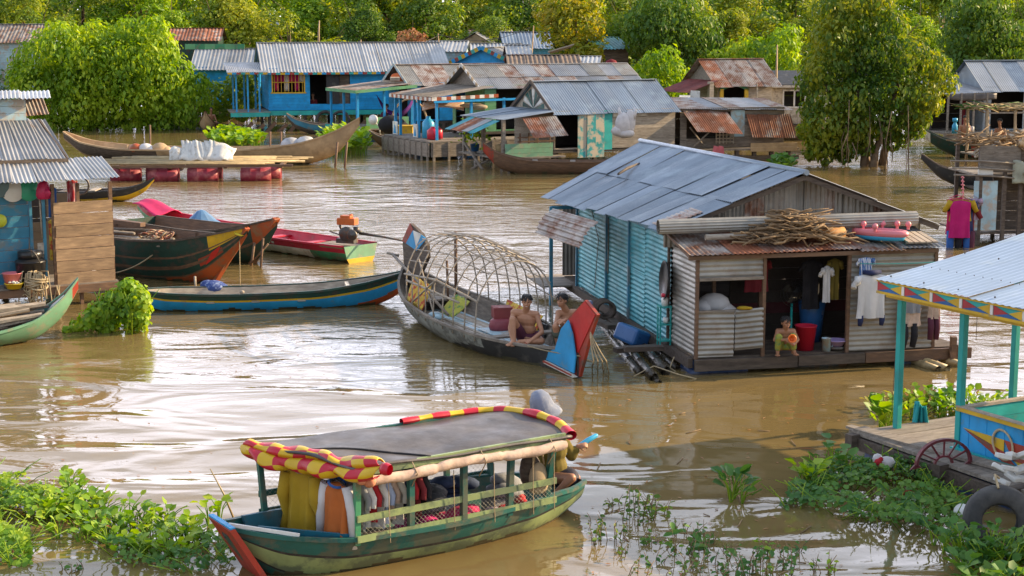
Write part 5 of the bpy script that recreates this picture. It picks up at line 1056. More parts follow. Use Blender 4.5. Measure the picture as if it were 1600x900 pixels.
o = b.build('shorts', c_plum, t, world=True); r = o.modifiers.new('r', 'REMESH'); r.mode = 'VOXEL'; r.voxel_size = .012; r.use_smooth_shade = True
e = MB(); e.ball(A(0, .40, -.285), (.018, .006, .004), 8, rot=m); e.build('teeth', teeth_m, t, world=True)
b = MB(); wr = V(J['wr']); ew = (wr - V(J['er'])).normalized(); b.lathe([(.034, -.006), (.038, 0), (.034, .006), (.030, 0), (.034, -.006)], wr - ew * .02, 14, ew); b.build('wrist_cord', p_brick, t, world=True)
# second boy behind the bow board
Yc = 23.75
J = dict(pelvis=W(883, 535, Yc + .2), hl=W(875, 534, Yc + .18), hr=W(893, 535, Yc + .2), sl=W(873, 489, Yc + .10), sr=W(900, 488, Yc + .16), head=W(878, 469, Yc + .02), el=W(868, 508, Yc - .04), wl=W(876, 500, Yc - .16), er=W(900, 510, Yc + .0), wr=W(884, 499, Yc - .17),
         kl=W(868, 510, Yc - .12), al=W(872, 540, Yc - .02), kr=W(886, 512, Yc - .14), ar=W(890, 545, Yc - .02))
t, A, m = person('person', 'boy resting folded arms on his knees behind the red bow board, looking left', None, J, .21, (-.62, -.8, -.08), skin=skin_m, hand_l=(V((.6, -.3, -.3)), V((0, -.3, 1)), .4), hand_r=(V((-.7, -.2, -.3)), V((0, -.3, 1)), .4, .25, -1), foot_l=V((-.3, -1, 0)), foot_r=V((.1, -1, 0)), voxel=.0065)
b = MB(); cap(b, V(J['hl']), V(J['kl']).lerp(V(J['hl']), .3), .1, .085); cap(b, V(J['hr']), V(J['kr']).lerp(V(J['hr']), .3), .1, .085); b.ball((V(J['hl']) + V(J['hr'])) / 2, (.16, .13, .09), 12); cap(b, V(J['kl']).lerp(V(J['hl']), .3), V(J['kl']).lerp(V(J['al']), .4), .085, .07)
o = b.build('shorts', cloth('cloth_greygreen', (.10, .11, .08)), t, world=True); r = o.modifiers.new('r', 'REMESH'); r.mode = 'VOXEL'; r.voxel_size = .012; r.use_smooth_shade = True
# toddler squatting at the kitchen edge
Yt = 22.98
J = dict(pelvis=W(1227, 541, Yt + .10), hl=W(1220, 541, Yt + .08), hr=W(1234, 541, Yt + .08), sl=W(1216, 518, Yt + .03), sr=W(1239, 518, Yt + .03), head=W(1228, 504, Yt - .01), el=W(1211, 531, Yt - .06), wl=W(1227, 531, Yt - .17), er=W(1246, 531, Yt - .06), wr=W(1240, 539, Yt - .17),
         kl=W(1217, 527, Yt - .11), al=W(1215, 548, Yt - .06), kr=W(1239, 526, Yt - .11), ar=W(1240, 547, Yt - .06))
t, A, m = person('person', 'toddler in yellow green trousers squatting on the kitchen edge with an orange cup', None, J, .185, (.32, -.95, -.04), skin=skin_d, hand_l=(V((.9, -.2, -.2)), V((0, -1, .5)), .5), hand_r=(V((-.5, -.2, .5)), V((.4, -1, .2)), .6, .25, -1), foot_l=V((-.15, -1, 0)), foot_r=V((.25, -1, 0)), voxel=.0055, girth=1.0)
b = MB(); hp = (V(J['hl']) + V(J['hr'])) / 2; b.ball(hp, (.11, .09, .06), 12)
for s_ in 'lr': chain(b, [V(J['h' + s_]), V(J['k' + s_]), V(J['k' + s_]).lerp(V(J['a' + s_]), .8)], [.066, .056, .048])
o = b.build('trousers', M('cloth_lime_print', (.30, .30, .05), .9, 0, .15, 4, col2=(.16, .28, .10), amt=.46, ws=14, isl=0), t, world=True); r = o.modifiers.new('r', 'REMESH'); r.mode = 'VOXEL'; r.voxel_size = .009; r.use_smooth_shade = True
p = W(1236, 535, Yt - .24); single('cup', 'bright orange plastic cup held by the toddler', 'cup', pail(MB(), p + V((.0, .05, -.03)), .035, .055, .075), pl_orange, p); bpy.data.objects['cup'].rotation_euler = (R(70), R(10), 0)
# simple far people
def far_person(label, px, py, Y, h, fwd, lean=0., skin=skin_d, shirt=None, sit=True, arm=None, spread=.16):
    """small seated or bending figure: py is the head"""
    hd = D(px, py, Y); s_ = h; J = {}; f = V((fwd[0], fwd[1], 0)).normalized(); sd_ = V((f.y, -f.x, 0)) * -1; up = V((0, 0, 1)); ln = f * lean
    J['head'] = hd; sh = hd - up * (.30 * s_) - ln * .3; J['sl'] = sh - sd_ * spread * s_; J['sr'] = sh + sd_ * spread * s_; hp = sh - up * (.50 * s_ * (1 - .3 * abs(lean))) - ln * .7; J['pelvis'] = hp
    J['hl'] = hp - sd_ * .09 * s_; J['hr'] = hp + sd_ * .09 * s_
    for q, sg in (('l', -1), ('r', 1)):
        J['e' + q] = J['s' + q] - up * (.26 * s_) + sd_ * (sg * .08 * s_) + f * .05; J['w' + q] = J['e' + q] - up * (.20 * s_) + f * (.14 * s_)
        if sit: J['k' + q] = J['h' + q] + f * (.36 * s_) + up * (.12 * s_) + sd_ * (sg * .08); J['a' + q] = J['k' + q] - up * (.38 * s_) + f * .02
        else: J['k' + q] = J['h' + q] - up * (.38 * s_) + f * .05; J['a' + q] = J['k' + q] - up * (.38 * s_)
    if arm: J['er'] = J['sr'] + f * .12 * s_ - up * .18 * s_; J['wr'] = hd + f * (.13 * s_) - up * (.10 * s_) + sd_ * .02
    t, A, m = person('person', label, None, J, .21 * s_, f, skin=skin, voxel=.016, hand_l=(f - up * .4, up), hand_r=(f - up * .2 + up * (1.2 if arm else 0), up), foot_l=f if sit else None, foot_r=f if sit else None, face=False, smooth=2)
    b = MB(); hp_ = (J['hl'] + J['hr']) / 2; b.ball(hp_, (.16 * s_, .14 * s_, .10 * s_), 10)
    for q in 'lr': cap(b, J['h' + q], J['h' + q].lerp(J['k' + q], .7), .10 * s_, .085 * s_)
    o = b.build('shorts', shirt[1] if shirt else c_grey, t, world=True)
    if shirt and shirt[0]:
        b = MB(); b.ball(sh.lerp(hp, .45), (.19 * s_, .15 * s_, .30 * s_), 12)
        for q in 'lr': cap(b, J['s' + q], J['s' + q].lerp(J['e' + q], .7), .075 * s_, .065 * s_)
        b.build('shirt', shirt[0], t, world=True)
    return t
far_person('shirtless man bending forward in the far canoe before the vine thicket', 330, 171, 78.6, 1.0, (.3, -1), .35, shirt=(None, c_tan))
far_person('woman in a dark red shirt sitting in the doorway of the big blue house', 489, 148, 79.4, 1.0, (-.5, -1), .0, shirt=(c_maroon, c_plum))
far_person('person in dark clothes lying back in the purple hammock', 604, 166, 71.2, 1.0, (-1, -.4), -.2, shirt=(c_plum, c_navy))
far_person('woman in a pink top sitting in the yellow framed doorway', 1147, 160, 67.6, 1.0, (.6, -1), .0, shirt=(c_magenta, c_maroon), arm=True)
far_person('shirtless man sitting hand to mouth on the porch of the far right house', 1508, 185, 62.9, 1.05, (-.1, -1), .05, shirt=(None, c_tan), arm=True)
far_person('shirtless person crouching in the shade under the thatched shelter', 1562, 190, 57.2, 1.0, (-.8, -1), .3, shirt=(None, c_navy))
# ================================================================ the floating clothes shop in front
SF_ = Fr((-2.63, 14.08, .085), R(33)); SO = SF_
def shopcol(x, a): return 0 if a > .80 else (3 if a > .775 else (1 if a > .50 else (3 if a > .475 else 2)))
t, h, SO = boat('shop_boat', 'roofed green clothes selling boat with a red and yellow checked awning rolled at its front', SO.loc, SO.rz,
    [(0, .10, .42, .30), (.2, .24, .37, .02), (.5, .42, .32, -.22), (1.1, .60, .26, -.34), (2.1, .63, .24, -.36), (3.0, .55, .27, -.32), (3.4, .42, .27, -.24), (3.7, .30, .25, -.1), (3.95, .15, .25, .02)],
    [p_sea, p_lime, p_sea, p_black], shopcol, p_sea, p_sea, nv=60, n=50)
shop = t
b = MB(); b.bar((-.04, -.03, .46), (.44, -.03, -.34), .50, .05, (1, 0, .5)); b.build('stem_board', M('stem_red', (.36, .035, .018), .55, 0, .15, 3, col2=(.20, .05, .035), amt=.4, ws=5, wd=.2, bump=.15), t); b = MB(); b.bar((-.06, -.03, .468), (-.01, -.03, .468), .50, .016); b.build('stem_cap', p_sky, t)
b = MB(); b.bar((.0, -.10, .455), (.55, -.43, .345), .025, .03); b.build('rail_trim', p_white, t)
b = MB(); b.prism([(.25, -.20, .42), (1.0, -.54, .30), (1.0, -.50, .16), (.3, -.16, .2)], (.01, .03, 0)); b.prism([(.25, .20, .42), (.8, .5, .32), (.8, .46, .16), (.3, .16, .2)], (.01, -.03, 0)); b.build('wash_board', paint('paint_deep_blue', (.012, .13, .20), (.05, .10, .12), .4), t)
h.floor(.5, 3.6, .02, 8, across=False).build('floor', wood_dark, t)
NX = [1.06, 1.62, 2.2, 2.74, 3.24]
FXs = [.62, 1.5, 2.1, 2.7, 3.2]
for i, x in enumerate(NX): b = MB(); y = -min(.59, h.f(x)[0] - .03); b.bar((x, y, .2), (x, -.60, .90), .055, .06); b.build('post', p_green if i == 0 else p_sea, t)
for x in FXs: b = MB(); y = min(.59, h.f(x)[0] - .04); b.bar((x, y, .0), (x, .60, .90), .05, .055); b.build('post', p_sea, t)
b = MB(); b.bar((.62, .6, .72), (.85, .6, .9), .03, .03); b.build('bracket', p_green, t)
for z in (.46, .265): b = MB(); b.bar((1.04, -.625, z), (3.28, -.585, z + .01), .02, .062); b.build('rail_slat', p_lime, t)
for z in (.46, .28): b = MB(); b.bar((.62, .62, z), (3.28, .60, z), .02, .06); b.build('rail_slat', p_sea, t)
for s_ in (-1, 1): b = MB(); b.bar((1.0 if s_ < 0 else .5, s_ * .63, .905), (3.36, s_ * .62, .915), .035, .075); b.build('eave_beam', p_lime if s_ < 0 else p_sea, t)
b = MB(); b.bar((1.0, -.62, .90), (.5, .62, .90), .04, .07); b.bar((3.34, -.62, .905), (3.34, .62, .905), .04, .07); b.build('end_beam', p_sea, t)
b = MB()
def rf(u, v):
    y = -.66 + 1.32 * v; x0 = 1.0 - .5 * ((y + .62) / 1.24) - .03; x = x0 + (3.42 - x0) * u
    return V((x, y, .945 + .045 * (1 - (y / .66) ** 2) - .015 * u + .010 * math.sin(u * 11 + v * 4) + .008 * math.sin(u * 5 - v * 13) - .02 * math.sin(u * math.pi)))
b.grid(rf, 40, 22); sroof = b.build('roof', tarp_dark, t, thick=.02)
b = MB(); b.tube([rf(.03 + .30 * k / 10, .48 - .42 * (k / 10) ** 2) + V((0, 0, .018)) for k in range(11)] + [rf(.345, .02) + V((0, 0, .02))], .010, 6); under(b.build('roof_cord', p_black, t), sroof)
b = MB()                                                     # wire netting behind the slats
def wires(y, x0, x1, z0, z1, pitch=.045):
    n = int((x1 - x0) / pitch); hgt = z1 - z0
    for i in range(-int(hgt / pitch), n):
        for sg in (1, -1):
            xa = x0 + i * pitch; p = (xa, z0); q = (xa + hgt, z1)
            if p[0] < x0: p = (x0, z0 + (x0 - xa))
            if q[0] > x1: q = (x1, z0 + (x1 - xa))
            if q[0] <= p[0]: continue
            za, zb = (p[1], q[1]) if sg > 0 else (z0 + z1 - p[1], z0 + z1 - q[1])
            b.tube([(p[0], y, za), (q[0], y, zb)], .0011, 3, cap=False)
wires(-.57, 1.08, 3.24, .22, .47); b.build('wire_netting', netting, t); b = MB(); wires(.585, .64, 3.2, .22, .66, .055); b.build('wire_netting', netting, t)
# rolled peach side curtain and its ties
b = MB(); P0, P1 = V((1.12, -.70, .835)), V((3.32, -.69, .855))
def cur(u, v):
    a = v * 2 * math.pi; r_ = .046 + .004 * math.sin(u * 47 + v * 9) + .004 * math.sin(u * 11 + 3 + v * 4) - .010 * (abs((u * 3.0) % 1 - .5) > .46)
    return P0.lerp(P1, u) + V((0, r_ * .95 * math.cos(a), r_ * 1.05 * math.sin(a) - .012 * math.sin(u * 3 * math.pi)))
b.grid(cur, 60, 16); b.build('side_curtain', c_peach, t); b = MB(); b.ball((1.13, -.70, .83), (.06, .075, .062), 12); b.ball((1.06, -.69, .84), (.05, .05, .04), 10); b.build('curtain_end', cloth('cloth_salmon', (.62, .26, .15)), t)
for x in (1.6, 2.35, 3.15): b = MB(); rope(b, [(x, -.66, .93), (x, -.765, .84), (x + .01, -.70, .77), (x + .02, -.60, .66)], .006, 5); b.build('tie', c_tan, t)
# red and yellow checked awning: a thick double roll over the front edge
b = MB(); Q0, Q1 = V((1.17, -.84, .985)), V((.50, .60, .965))
CS = [(-.12, .03), (-.08, .065), (-.03, .075), (.03, .06), (.055, .03), (.04, .005), (.065, 0), (.10, -.025), (.115, -.07), (.09, -.11), (.03, -.125), (-.02, -.11)]
cst = hermite([(i / 11, x, z) for i, (x, z) in enumerate(CS)]); axq = (Q1 - Q0).normalized(); outq = V((axq.y, -axq.x, 0)) * (1 if axq.y * .5 > 0 else -1); outq = outq if outq.x < 0 else -outq
def fold(u, v):
    x, z = cst(min(1, max(0, v))); g = 1 - .35 * abs(2 * u - 1) ** 6; w_ = 1 + .20 * math.sin(u * 17 + v * 5) * math.sin(v * 6) + .12 * math.sin(u * 31 + v * 11)
    return Q0.lerp(Q1, u) + axq * (.03 * math.sin(v * 9 + u * 3)) + outq * (x * g * w_ + .02 * math.sin(u * 9)) + V((0, 0, z * g * w_ - .035 * math.sin(u * math.pi) + .018 * math.sin(u * 13 + v * 4)))
b.grid(fold, 132, 60, mfn=lambda u, v: (int(u * 11) + int(v * 4)) % 2); b.build('checked_awning', [tarp_yel, tarp_red], t, thick=.010)
b = MB(); b.lathe([(.001, 0), (.03, 0), (.055, .01), (.06, .05), (.05, .09)], Q0 + V((.0, -.03, .0)), 16, V((.43, -.87, -.05))); b.build('awning_end', tarp_red, t)
b = MB(); P = [V((2.2, .62, .965)), V((2.6, .64, .965)), V((3.0, .62, .96)), V((3.28, .45, .98)), V((3.42, 0, 1.01)), V((3.46, -.35, .98)), V((3.42, -.64, .92))]
hm = hermite([(i, *p) for i, p in enumerate(P)])
def strip(u, v):
    p = V(tuple(hm(u * 6))); q = V(tuple(hm(min(6, u * 6 + .05)))) - V(tuple(hm(max(0, u * 6 - .05)))); q.normalize(); s_ = q.cross(V((0, 0, 1))).normalized(); a = v * 2 * math.pi; r_ = .04 + .02 * u + .006 * math.sin(u * 40)
    return p + s_ * (r_ * math.cos(a)) + V((0, 0, r_ * .75 * math.sin(a)))
b.grid(strip, 60, 12, mfn=lambda u, v: int(u * 13) % 2); b.build('checked_strip', [tarp_red, tarp_yel], t)
for x, y in ((2.05, -.66), (2.5, -.66), (2.95, -.66), (1.35, -.66), (3.2, -.66)): b = MB(); rope(b, [(x, y, .78), (x + .02, y + .02, .3), (x + .03, y + .03, .18)], .004, 4); b.build('cord', c_tan, t)
# stock: sweaters across the front end, shirts along the rail, folded heaps
ax1 = SO.m.to_3x3() @ V((.36, -.93, 0)); ax2 = SO.m.to_3x3() @ V((.16, -.98, 0))
def hanger(b, c, w): c = V(c); b.tube([c + V((0, 0, .09)), c + V((0, 0, .03))], .006, 5); b.tube([c - ax1 * w * .42 - V((0, 0, .02)), c + V((0, 0, .03)), c + ax1 * w * .42 - V((0, 0, .02))], .008, 5)
t2 = thing('sweater', 'mustard yellow long sleeved sweater hanging in the front end of the shop boat', 'sweater', SO.w(.80, .12, .80), 0)
b = MB(); c = SO.w(.82, .06, .82); garment(b, c, .40, .66, .12, .62, .12, 7, ax=ax1, wav=.045, seed=2); b.build('body', c_yellow, t2, world=True); b = MB(); hanger(b, c, .4); b.build('hanger', pl_black, t2, world=True); b = MB(); b.lathe([(.07, 0), (.085, .012), (.07, .02)], c + V((0, 0, -.012)), 14, V((.2, -.4, 1)), sx=1.1); b.build('collar', c_grey, t2, world=True)
t2 = thing('sweater', 'rust orange sweater with white raglan sleeves beside the mustard sweater', 'sweater', SO.w(.94, -.3, .78), 0)
b = MB(); c = SO.w(.97, -.36, .76); garment(b, c, .32, .62, .12, ax=ax1, wav=.04, seed=5); b.build('body', c_orange, t2, world=True)
b = MB(); p = c - ax1 * .13 - V((0, 0, .05)); b.tube([p + V((0, 0, .03)), p - ax1 * .06 - V((0, 0, .2)), p - ax1 * .085 - V((0, 0, .56))], [.055, .06, .04], 10); p = c + ax1 * .13 - V((0, 0, .05)); b.tube([p + V((0, 0, .03)), p + ax1 * .06 - V((0, 0, .2)), p + ax1 * .07 - V((0, 0, .55))], [.055, .055, .035], 10); b.build('sleeve', c_white, t2, world=True)
b = MB(); b.lathe([(.075, 0), (.09, .014), (.072, .03)], c + V((0, 0, -.015)), 14, V((.2, -.4, 1))); b.build('collar', c_blue, t2, world=True); b = MB(); hanger(b, c, .3); b.build('hanger', pl_black, t2, world=True)
b = MB(); b.tube([SO.w(.95, -.30, .90), SO.w(3.3, -.32, .90)], .014, 7); single('hanging_rail', 'rod under the shop boat roof that carries the row of shirts', 'rail', b, iron, SO.w(.95, -.3, .9))
cols = [(c_grey, 'grey'), (c_white, 'white'), (c_red, 'red'), (c_white, 'off white'), (cloth('cloth_powder', (.38, .46, .66)), 'powder blue'), (c_peach, 'pale peach'), (cloth('cloth_stone', (.48, .47, .44)), 'stone grey'), (c_navy, 'navy'), (c_red, 'bright red'), (c_maroon, 'dark red'), (c_black, 'black')]
for i, (m, nm) in enumerate(cols):
    b = MB(); x = 1.16 + .066 * i; c = SO.w(x, -.30 + .015 * (i % 3), .84); garment(b, c, .40, .56 - .03 * (i % 3) - .05 * (i > 6), .055, .30, .07, 10, ax=ax2, seed=i); b.tube([c + V((0, 0, .07)), c], .005, 5)
    single('shirt', nm + ' shirt hung edge on in the row, ' + ['first from the front post', 'second from the front post', 'third from the front post', 'fourth in the row', 'fifth in the row', 'sixth in the row', 'seventh in the row', 'fourth from the inner end', 'third from the inner end', 'second from the inner end', 'innermost in the row'][i], 'shirt', b, m, c, group='shirts hung along the shop boat rail')
for (x, y, z, s_, m, lb) in ((2.0, -.15, .40, .22, M('denim_dark', (.07, .075, .085), .9, 0, .3, 5, col2=(.2, .2, .22), amt=.4, ws=9, bump=.5, bs=9), 'dark grey pile of folded jeans in the middle of the shop boat'), (2.45, .1, .43, .2, M('denim_blue', (.03, .05, .11), .9, 0, .3, 5, bump=.5, bs=9), 'blue pile of jeans in the shop boat behind the grey pile'), (2.3, -.32, .22, .2, c_pink, 'pink clothes heaped behind the lower slat of the shop boat'), (1.95, -.3, .2, .17, c_magenta, 'crimson clothes in a heap behind the wire netting'), (2.95, -.1, .36, .22, M('cloth_ash', (.22, .23, .25), .9, 0, .3, 5, bump=.5, bs=9), 'ash grey bundle of cloth near the paddler'), (2.95, -.16, .22, .10, c_red, 'small red bundle by the last post of the shop boat'), (2.7, -.3, .14, .16, c_lilac, 'pale lilac cloth heap low in the shop boat')):
    b = MB(); 
    for k in range(5): b.ball(SO.w(x + rng.uniform(-.16, .16), y + rng.uniform(-.12, .12), z - .08 + .05 * k * .5), (s_ * rng.uniform(.6, .9), s_ * rng.uniform(.5, .8), s_ * .34), 10, rot=Euler((rng.uniform(-.3, .3), rng.uniform(-.3, .3), rng.uniform(0, 3))).to_matrix())
    b.box(SO.w(x, y, (z - .1) / 2 + .02), (s_ * 1.5, s_ * 1.2, max(.05, z - .16)), (0, 0, SO.rz)); single('clothes_pile', lb, 'clothes', b, m, SO.w(x, y, .04))
# the paddler
Yp = 16.47
J = dict(pelvis=W(866, 748, Yp), hl=W(857, 748, Yp - .06), hr=W(875, 748, Yp + .06), sl=W(842, 684, Yp - .10), sr=W(876, 683, Yp + .10), head=W(852, 657, Yp + .03), el=W(838, 726, Yp - .05), wl=W(862, 728, Yp + .02), er=W(893, 712, Yp + .12), wr=W(903, 697, Yp + .12),
         kl=W(893, 747, Yp - .30), al=W(868, 772, Yp - .35), kr=W(900, 747, Yp + .05), ar=W(878, 775, Yp + .0))
t, A, m = person('person', 'paddler in olive shirt, dark skirt and pale hat at the end of the shop boat', None, J, .21, (.9, .35, -.1), skin=skin_d, hand_l=(V((.8, .1, .3)), V((0, -1, .3)), 1.0), hand_r=(V((.85, .0, .15)), V((.1, -.6, .7)), 1.1, .2, -1), voxel=.008)
b = MB(); sh = (V(J['sl']) + V(J['sr'])) / 2; hp = (V(J['hl']) + V(J['hr'])) / 2; b.ball(sh.lerp(hp, .28), (.175, .14, .20), 14); b.ball(sh.lerp(hp, .75), (.155, .14, .20), 14); chain(b, [V(J['sl']), sh + V((0, 0, .01)), V(J['sr'])], [.075, .08, .075])
for s_ in 'lr': chain(b, [V(J['s' + s_]), V(J['e' + s_]), V(J['e' + s_]).lerp(V(J['w' + s_]), .55)], [.075, .062, .052])
o = b.build('shirt', c_olive, t, world=True); r = o.modifiers.new('r', 'REMESH'); r.mode = 'VOXEL'; r.voxel_size = .013; r.use_smooth_shade = True
b = MB(); kn = (V(J['kl']) + V(J['kr'])) / 2
def skirt(u, v):
    a = v * 2 * math.pi; p = hp.lerp(kn, u * 1.18); fold = 1 + .045 * math.sin(a * 9 + u * 9) ; return p + V((.02, (.20 + .03 * u) * math.cos(a) * fold * (1 - .75 * u ** 6), .118 * math.sin(a) * fold * (1 - .75 * u ** 6) - .01))
b.grid(skirt, 20, 40); b.ball(hp, (.15, .19, .125), 14); b.build('skirt', M('cloth_dusk', (.022, .02, .034), .8, 0, .2, 5, isl=0, bump=.6, bs=10), t, world=True)
b = MB(); b.lathe([(.001, .30), (.06, .29), (.105, .22), (.125, .10), (.175, .02), (.18, .0), (.16, .01), (.11, .06), (.001, .07)], A(0, 0, .30) - V((0, 0, .02)), 18, V((-.35, -.1, 1)), sx=1.1); b.build('hat', M('hat_denim', (.17, .20, .28), .9, 0, .2, 4, col2=(.36, .37, .41), amt=.42, ws=6, wd=.2, isl=0, bump=.3), t, world=True)
b = MB(); pa, pb = W(866, 719, Yp + .0), W(934, 679, Yp + .25); b.tube([pa, pa.lerp(pb, .45)], .016, 8); dd = (pb - pa).normalized(); q = pa.lerp(pb, .42)
b.tube([q, q + dd * .06, q + dd * .2, pb - dd * .02, pb], [.016, .022, .03, .024, .008], 10); single('paddle', 'bright blue paddle held out behind the shop boat', 'paddle', b, pl_sky, pa)
t = thing('shoulder_bag', 'tan canvas bag hanging on the last posts of the shop boat', 'bag', SO.w(3.12, -.5, .55), SO.rz)
b = MB(); b.ball((0, 0, -.05), (.11, .05, .16), 14); b.ball((.0, 0, -.13), (.12, .06, .09), 12); b.build('body', c_tan, t); b = MB(); b.tube([(-.06, 0, .08), (-.03, 0, .28), (.03, 0, .28), (.07, 0, .08)], .012, 6); b.build('strap', c_tan, t)
single('dark_bag', 'dark brown bag hung beside the tan bag at the paddler', 'bag', MB().ball(SO.w(3.08, -.42, .56), (.11, .07, .2), 12).tube([SO.w(3.05, -.42, .72), SO.w(3.1, -.45, .88)], .012, 6), wood_dark, SO.w(3.1, -.42, .5))
b = MB(); q = G(366, 812, .0); b.tube([q, q + V((-.10, .02, .26)), q + V((-.24, .04, .53))], [.013, .011, .006], 6); single('reed', 'single dry reed sticking out of the water beside the red stem board', 'reed', b, bamboo, q)
# ================================================================ the plank hut at the left edge
LH = Fr((-7.36, 29.2, 0), R(31)); hut = thing('plank_hut', 'floating hut with warm plank wall, blue board wall and patched tin roofs', 'house', LH.loc, LH.rz)
def lb_(name, mb, m, **k): return mb.build(name, m, hut, **k)
b = MB(); b.boards((-3.2, -.12, .36), (3.25, 0, 0), (0, 2.6, 0), 12, .035, off=(0, 0, 1)); lb_('floor', b, wood_grey)
b = MB(); b.bar((-3.2, -.15, .30), (.02, -.15, .30), .06, .14); lb_('edge_beam', b, wood_brown)
b = MB(); b.boards((-1.06, -.10, .39), (1.06, 0, 0), (0, 0, 1.50), 7, .026, .010, lap=-.03, jit=.014, off=(0, -1, 0)); lb_('plank_wall', b, wood_warm)
b = MB()
for x in (-1.07, -.62, -.02): b.bar((x, -.06, .0), (x, -.06, 2.22), .06, .06)
b.bar((-.02, 2.2, 0), (-.02, 2.2, 2.3), .06, .06); lb_('post', b, wood_brown)
b = MB(); b.boards((-3.2, .35, .40), (1.78, 0, 0), (0, 0, 1.65), 8, .024, .008, lap=-.03, jit=.01, off=(0, -1, 0)); lb_('blue_wall', b, p_wall)
b = MB(); b.bar((-1.38, .33, .4), (-1.38, .33, 2.1), .08, .05); b.bar((-1.2, .1, .4), (-1.2, .1, 2.1), .05, .05); lb_('door_post', b, p_wall)
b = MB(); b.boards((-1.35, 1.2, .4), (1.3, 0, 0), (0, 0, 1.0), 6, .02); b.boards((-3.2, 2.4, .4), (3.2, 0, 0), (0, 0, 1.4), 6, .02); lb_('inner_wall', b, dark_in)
# lower tin roof with its torn eave, upper rusty roof, small top awning
def slope_px(name, p0, p1, q1, q0, y0, y1, n, mats, mis, pitch=.076, amp=.012, jit=.04, rows=1):
    """tin slope between eave p0-p1 at local depth y0 and its top q0-q1 at y1 (photo pixels)"""
    b = MB(); A0 = LH.py(*p0, y0); A1 = LH.py(*p1, y0); B0 = LH.py(*q0, y1); B1 = LH.py(*q1, y1)
    for i in range(n):
        a = A0.lerp(A1, i / n); a2 = A0.lerp(A1, (i + 1.07) / n); c = B0.lerp(B1, i / n); j = (a - c).normalized() * rng.uniform(0, jit)
        b.sheet(a + j + V((0, 0, .012 * (i % 2))), a2 - a, c - a, pitch, amp, rng.choice(mis), 2, 6, .008)
    return lb_(name, b, mats)
slope_px('lower_roof', (-70, 290), (184, 277), (152, 246), (-70, 252), -.42, .75, 6, [tin_grey, tin_pale], (0, 1, 0))
slope_px('upper_roof', (-70, 252), (106, 248), (60, 186), (-70, 186), .55, 2.3, 5, [tin_grey, tin_old], (0, 1, 0))
b = MB(); b.bar(LH.py(-70, 256, .5), LH.py(106, 250, .5), .03, .06); b.bar(LH.py(106, 249, .55), LH.py(60, 187, 2.3), .03, .05); lb_('roof_edge', b, wood_dark)
slope_px('top_awning', (-70, 158), (76, 153), (74, 143), (-70, 143), 1.9, 2.6, 3, [tin_pale, tin_new], (0, 1))
b = MB(); b.boards(LH.py(-70, 190, 2.2), LH.py(41, 188, 2.2) - LH.py(-70, 190, 2.2), V((0, 0, .40)), 3, .02, off=(0, -1, 0)); lb_('upper_panel', b, p_lightblue)
b = MB(); o = LH.py(42, 181, 2.25); b.sheets(o, LH.py(74, 178, 2.25) - o, V((-.04, .3, .36)), .6, 1, .07, .012); lb_('upper_wall', b, tin_old)
b = MB()
for x in (-2.9, -1.5, -.1):
    b.tube([(x, .0, -.1), (x, 0, .3)], .06, 8); b.tube([(x, 2, -.1), (x, 2, .3)], .06, 8)
lb_('pile', b, wood_dark)
P = lambda px, py, y=-.0: LH.w(*LH.py(px, py, y))
for (px, py, r, m, lb) in ((20, 298, .19, pl_white, 'round pale basin hung on the blue wall, left of the green basin'), (45, 297, .185, M('basin_green', (.04, .38, .24), .35, isl=0, bump=0), 'round green basin hung on the blue wall under the roof'), (0, 290, .2, M('basin_grey', (.12, .2, .24), .4, isl=0, bump=0), 'grey blue basin hung at the left end of the blue wall')):
    b = MB(); q = P(px, py, .27); b.lathe([(.001, .06), (r * .7, .055), (r, 0), (r + .015, 0), (r + .012, -.012), (r * .72, .04), (.001, .045)], q, 24, LH.m.to_3x3() @ V((0, -1, .1))); single('basin', lb, 'basin', b, m, q)
b = MB(); q = P(68, 297, .0); b.lathe([(.001, .16), (.05, .17), (.10, .12), (.14, 0), (.15, -.10), (.11, -.16), (.001, -.17)], q, 14, sx=1, sy=.6); b.ball(q + V((.05, -.03, -.05)), (.09, .06, .1), 8); single('pink_bag', 'crumpled pink plastic bag hanging from the eave of the plank hut', 'bag', b, M('bag_pink', (.62, .03, .13), .35, 0, .15, 5, isl=0, bump=.6, bs=10, trans=.3), q)
b = MB(); a, c = P(60, 285, .1), P(66, 372, .1); b.tube([a, c], .016, 7); c2 = P(66, 388, .1); b.box(c2, (.16, .03, .2), (0, 0, LH.rz)); b.tube([c2 - V((0, 0, .1)), c2 - V((0, 0, .36))], .014, 6); single('paddle', 'grey shovel shaped paddle hanging upright on the blue wall', 'paddle', b, wood_pale, c)
b = MB(); q = P(48, 420, .1); q.z = .40; b.lathe([(.001, 0), (.24, 0), (.27, .42), (.29, .43), (.27, .45), (.2, .5), (.001, .52)], q, 22); b.lathe([(.001, .52), (.22, .5), (.22, .62), (.001, .63)], q, 20); single('black_tub', 'black stacked tubs standing before the blue wall', 'tub', b, pl_black, q)
b = MB(); q = P(18, 412, -.02); q.z = .48; pail(b, q, .13, .17, .18); single('pink_bucket', 'pink plastic bucket above the yellow basin on the hut floor', 'bucket', b, pl_pink, q)
b = MB(); q2 = P(18, 428, -.05); q2.z = .40; b.lathe([(.001, 0), (.15, 0), (.15, .08), (.001, .08)], q2 + V((0, .03, 0)), 16); single('crate', 'low dark stand under the pink bucket', 'stand', b, wood_dark, q2)
b = MB(); q = P(21, 428, -.13); q.z = .40; pail(b, q, .12, .16, .09); single('yellow_basin', 'yellow basin full of pale shells on the edge of the hut floor', 'basin', b, pl_yellow, q)
b = MB()
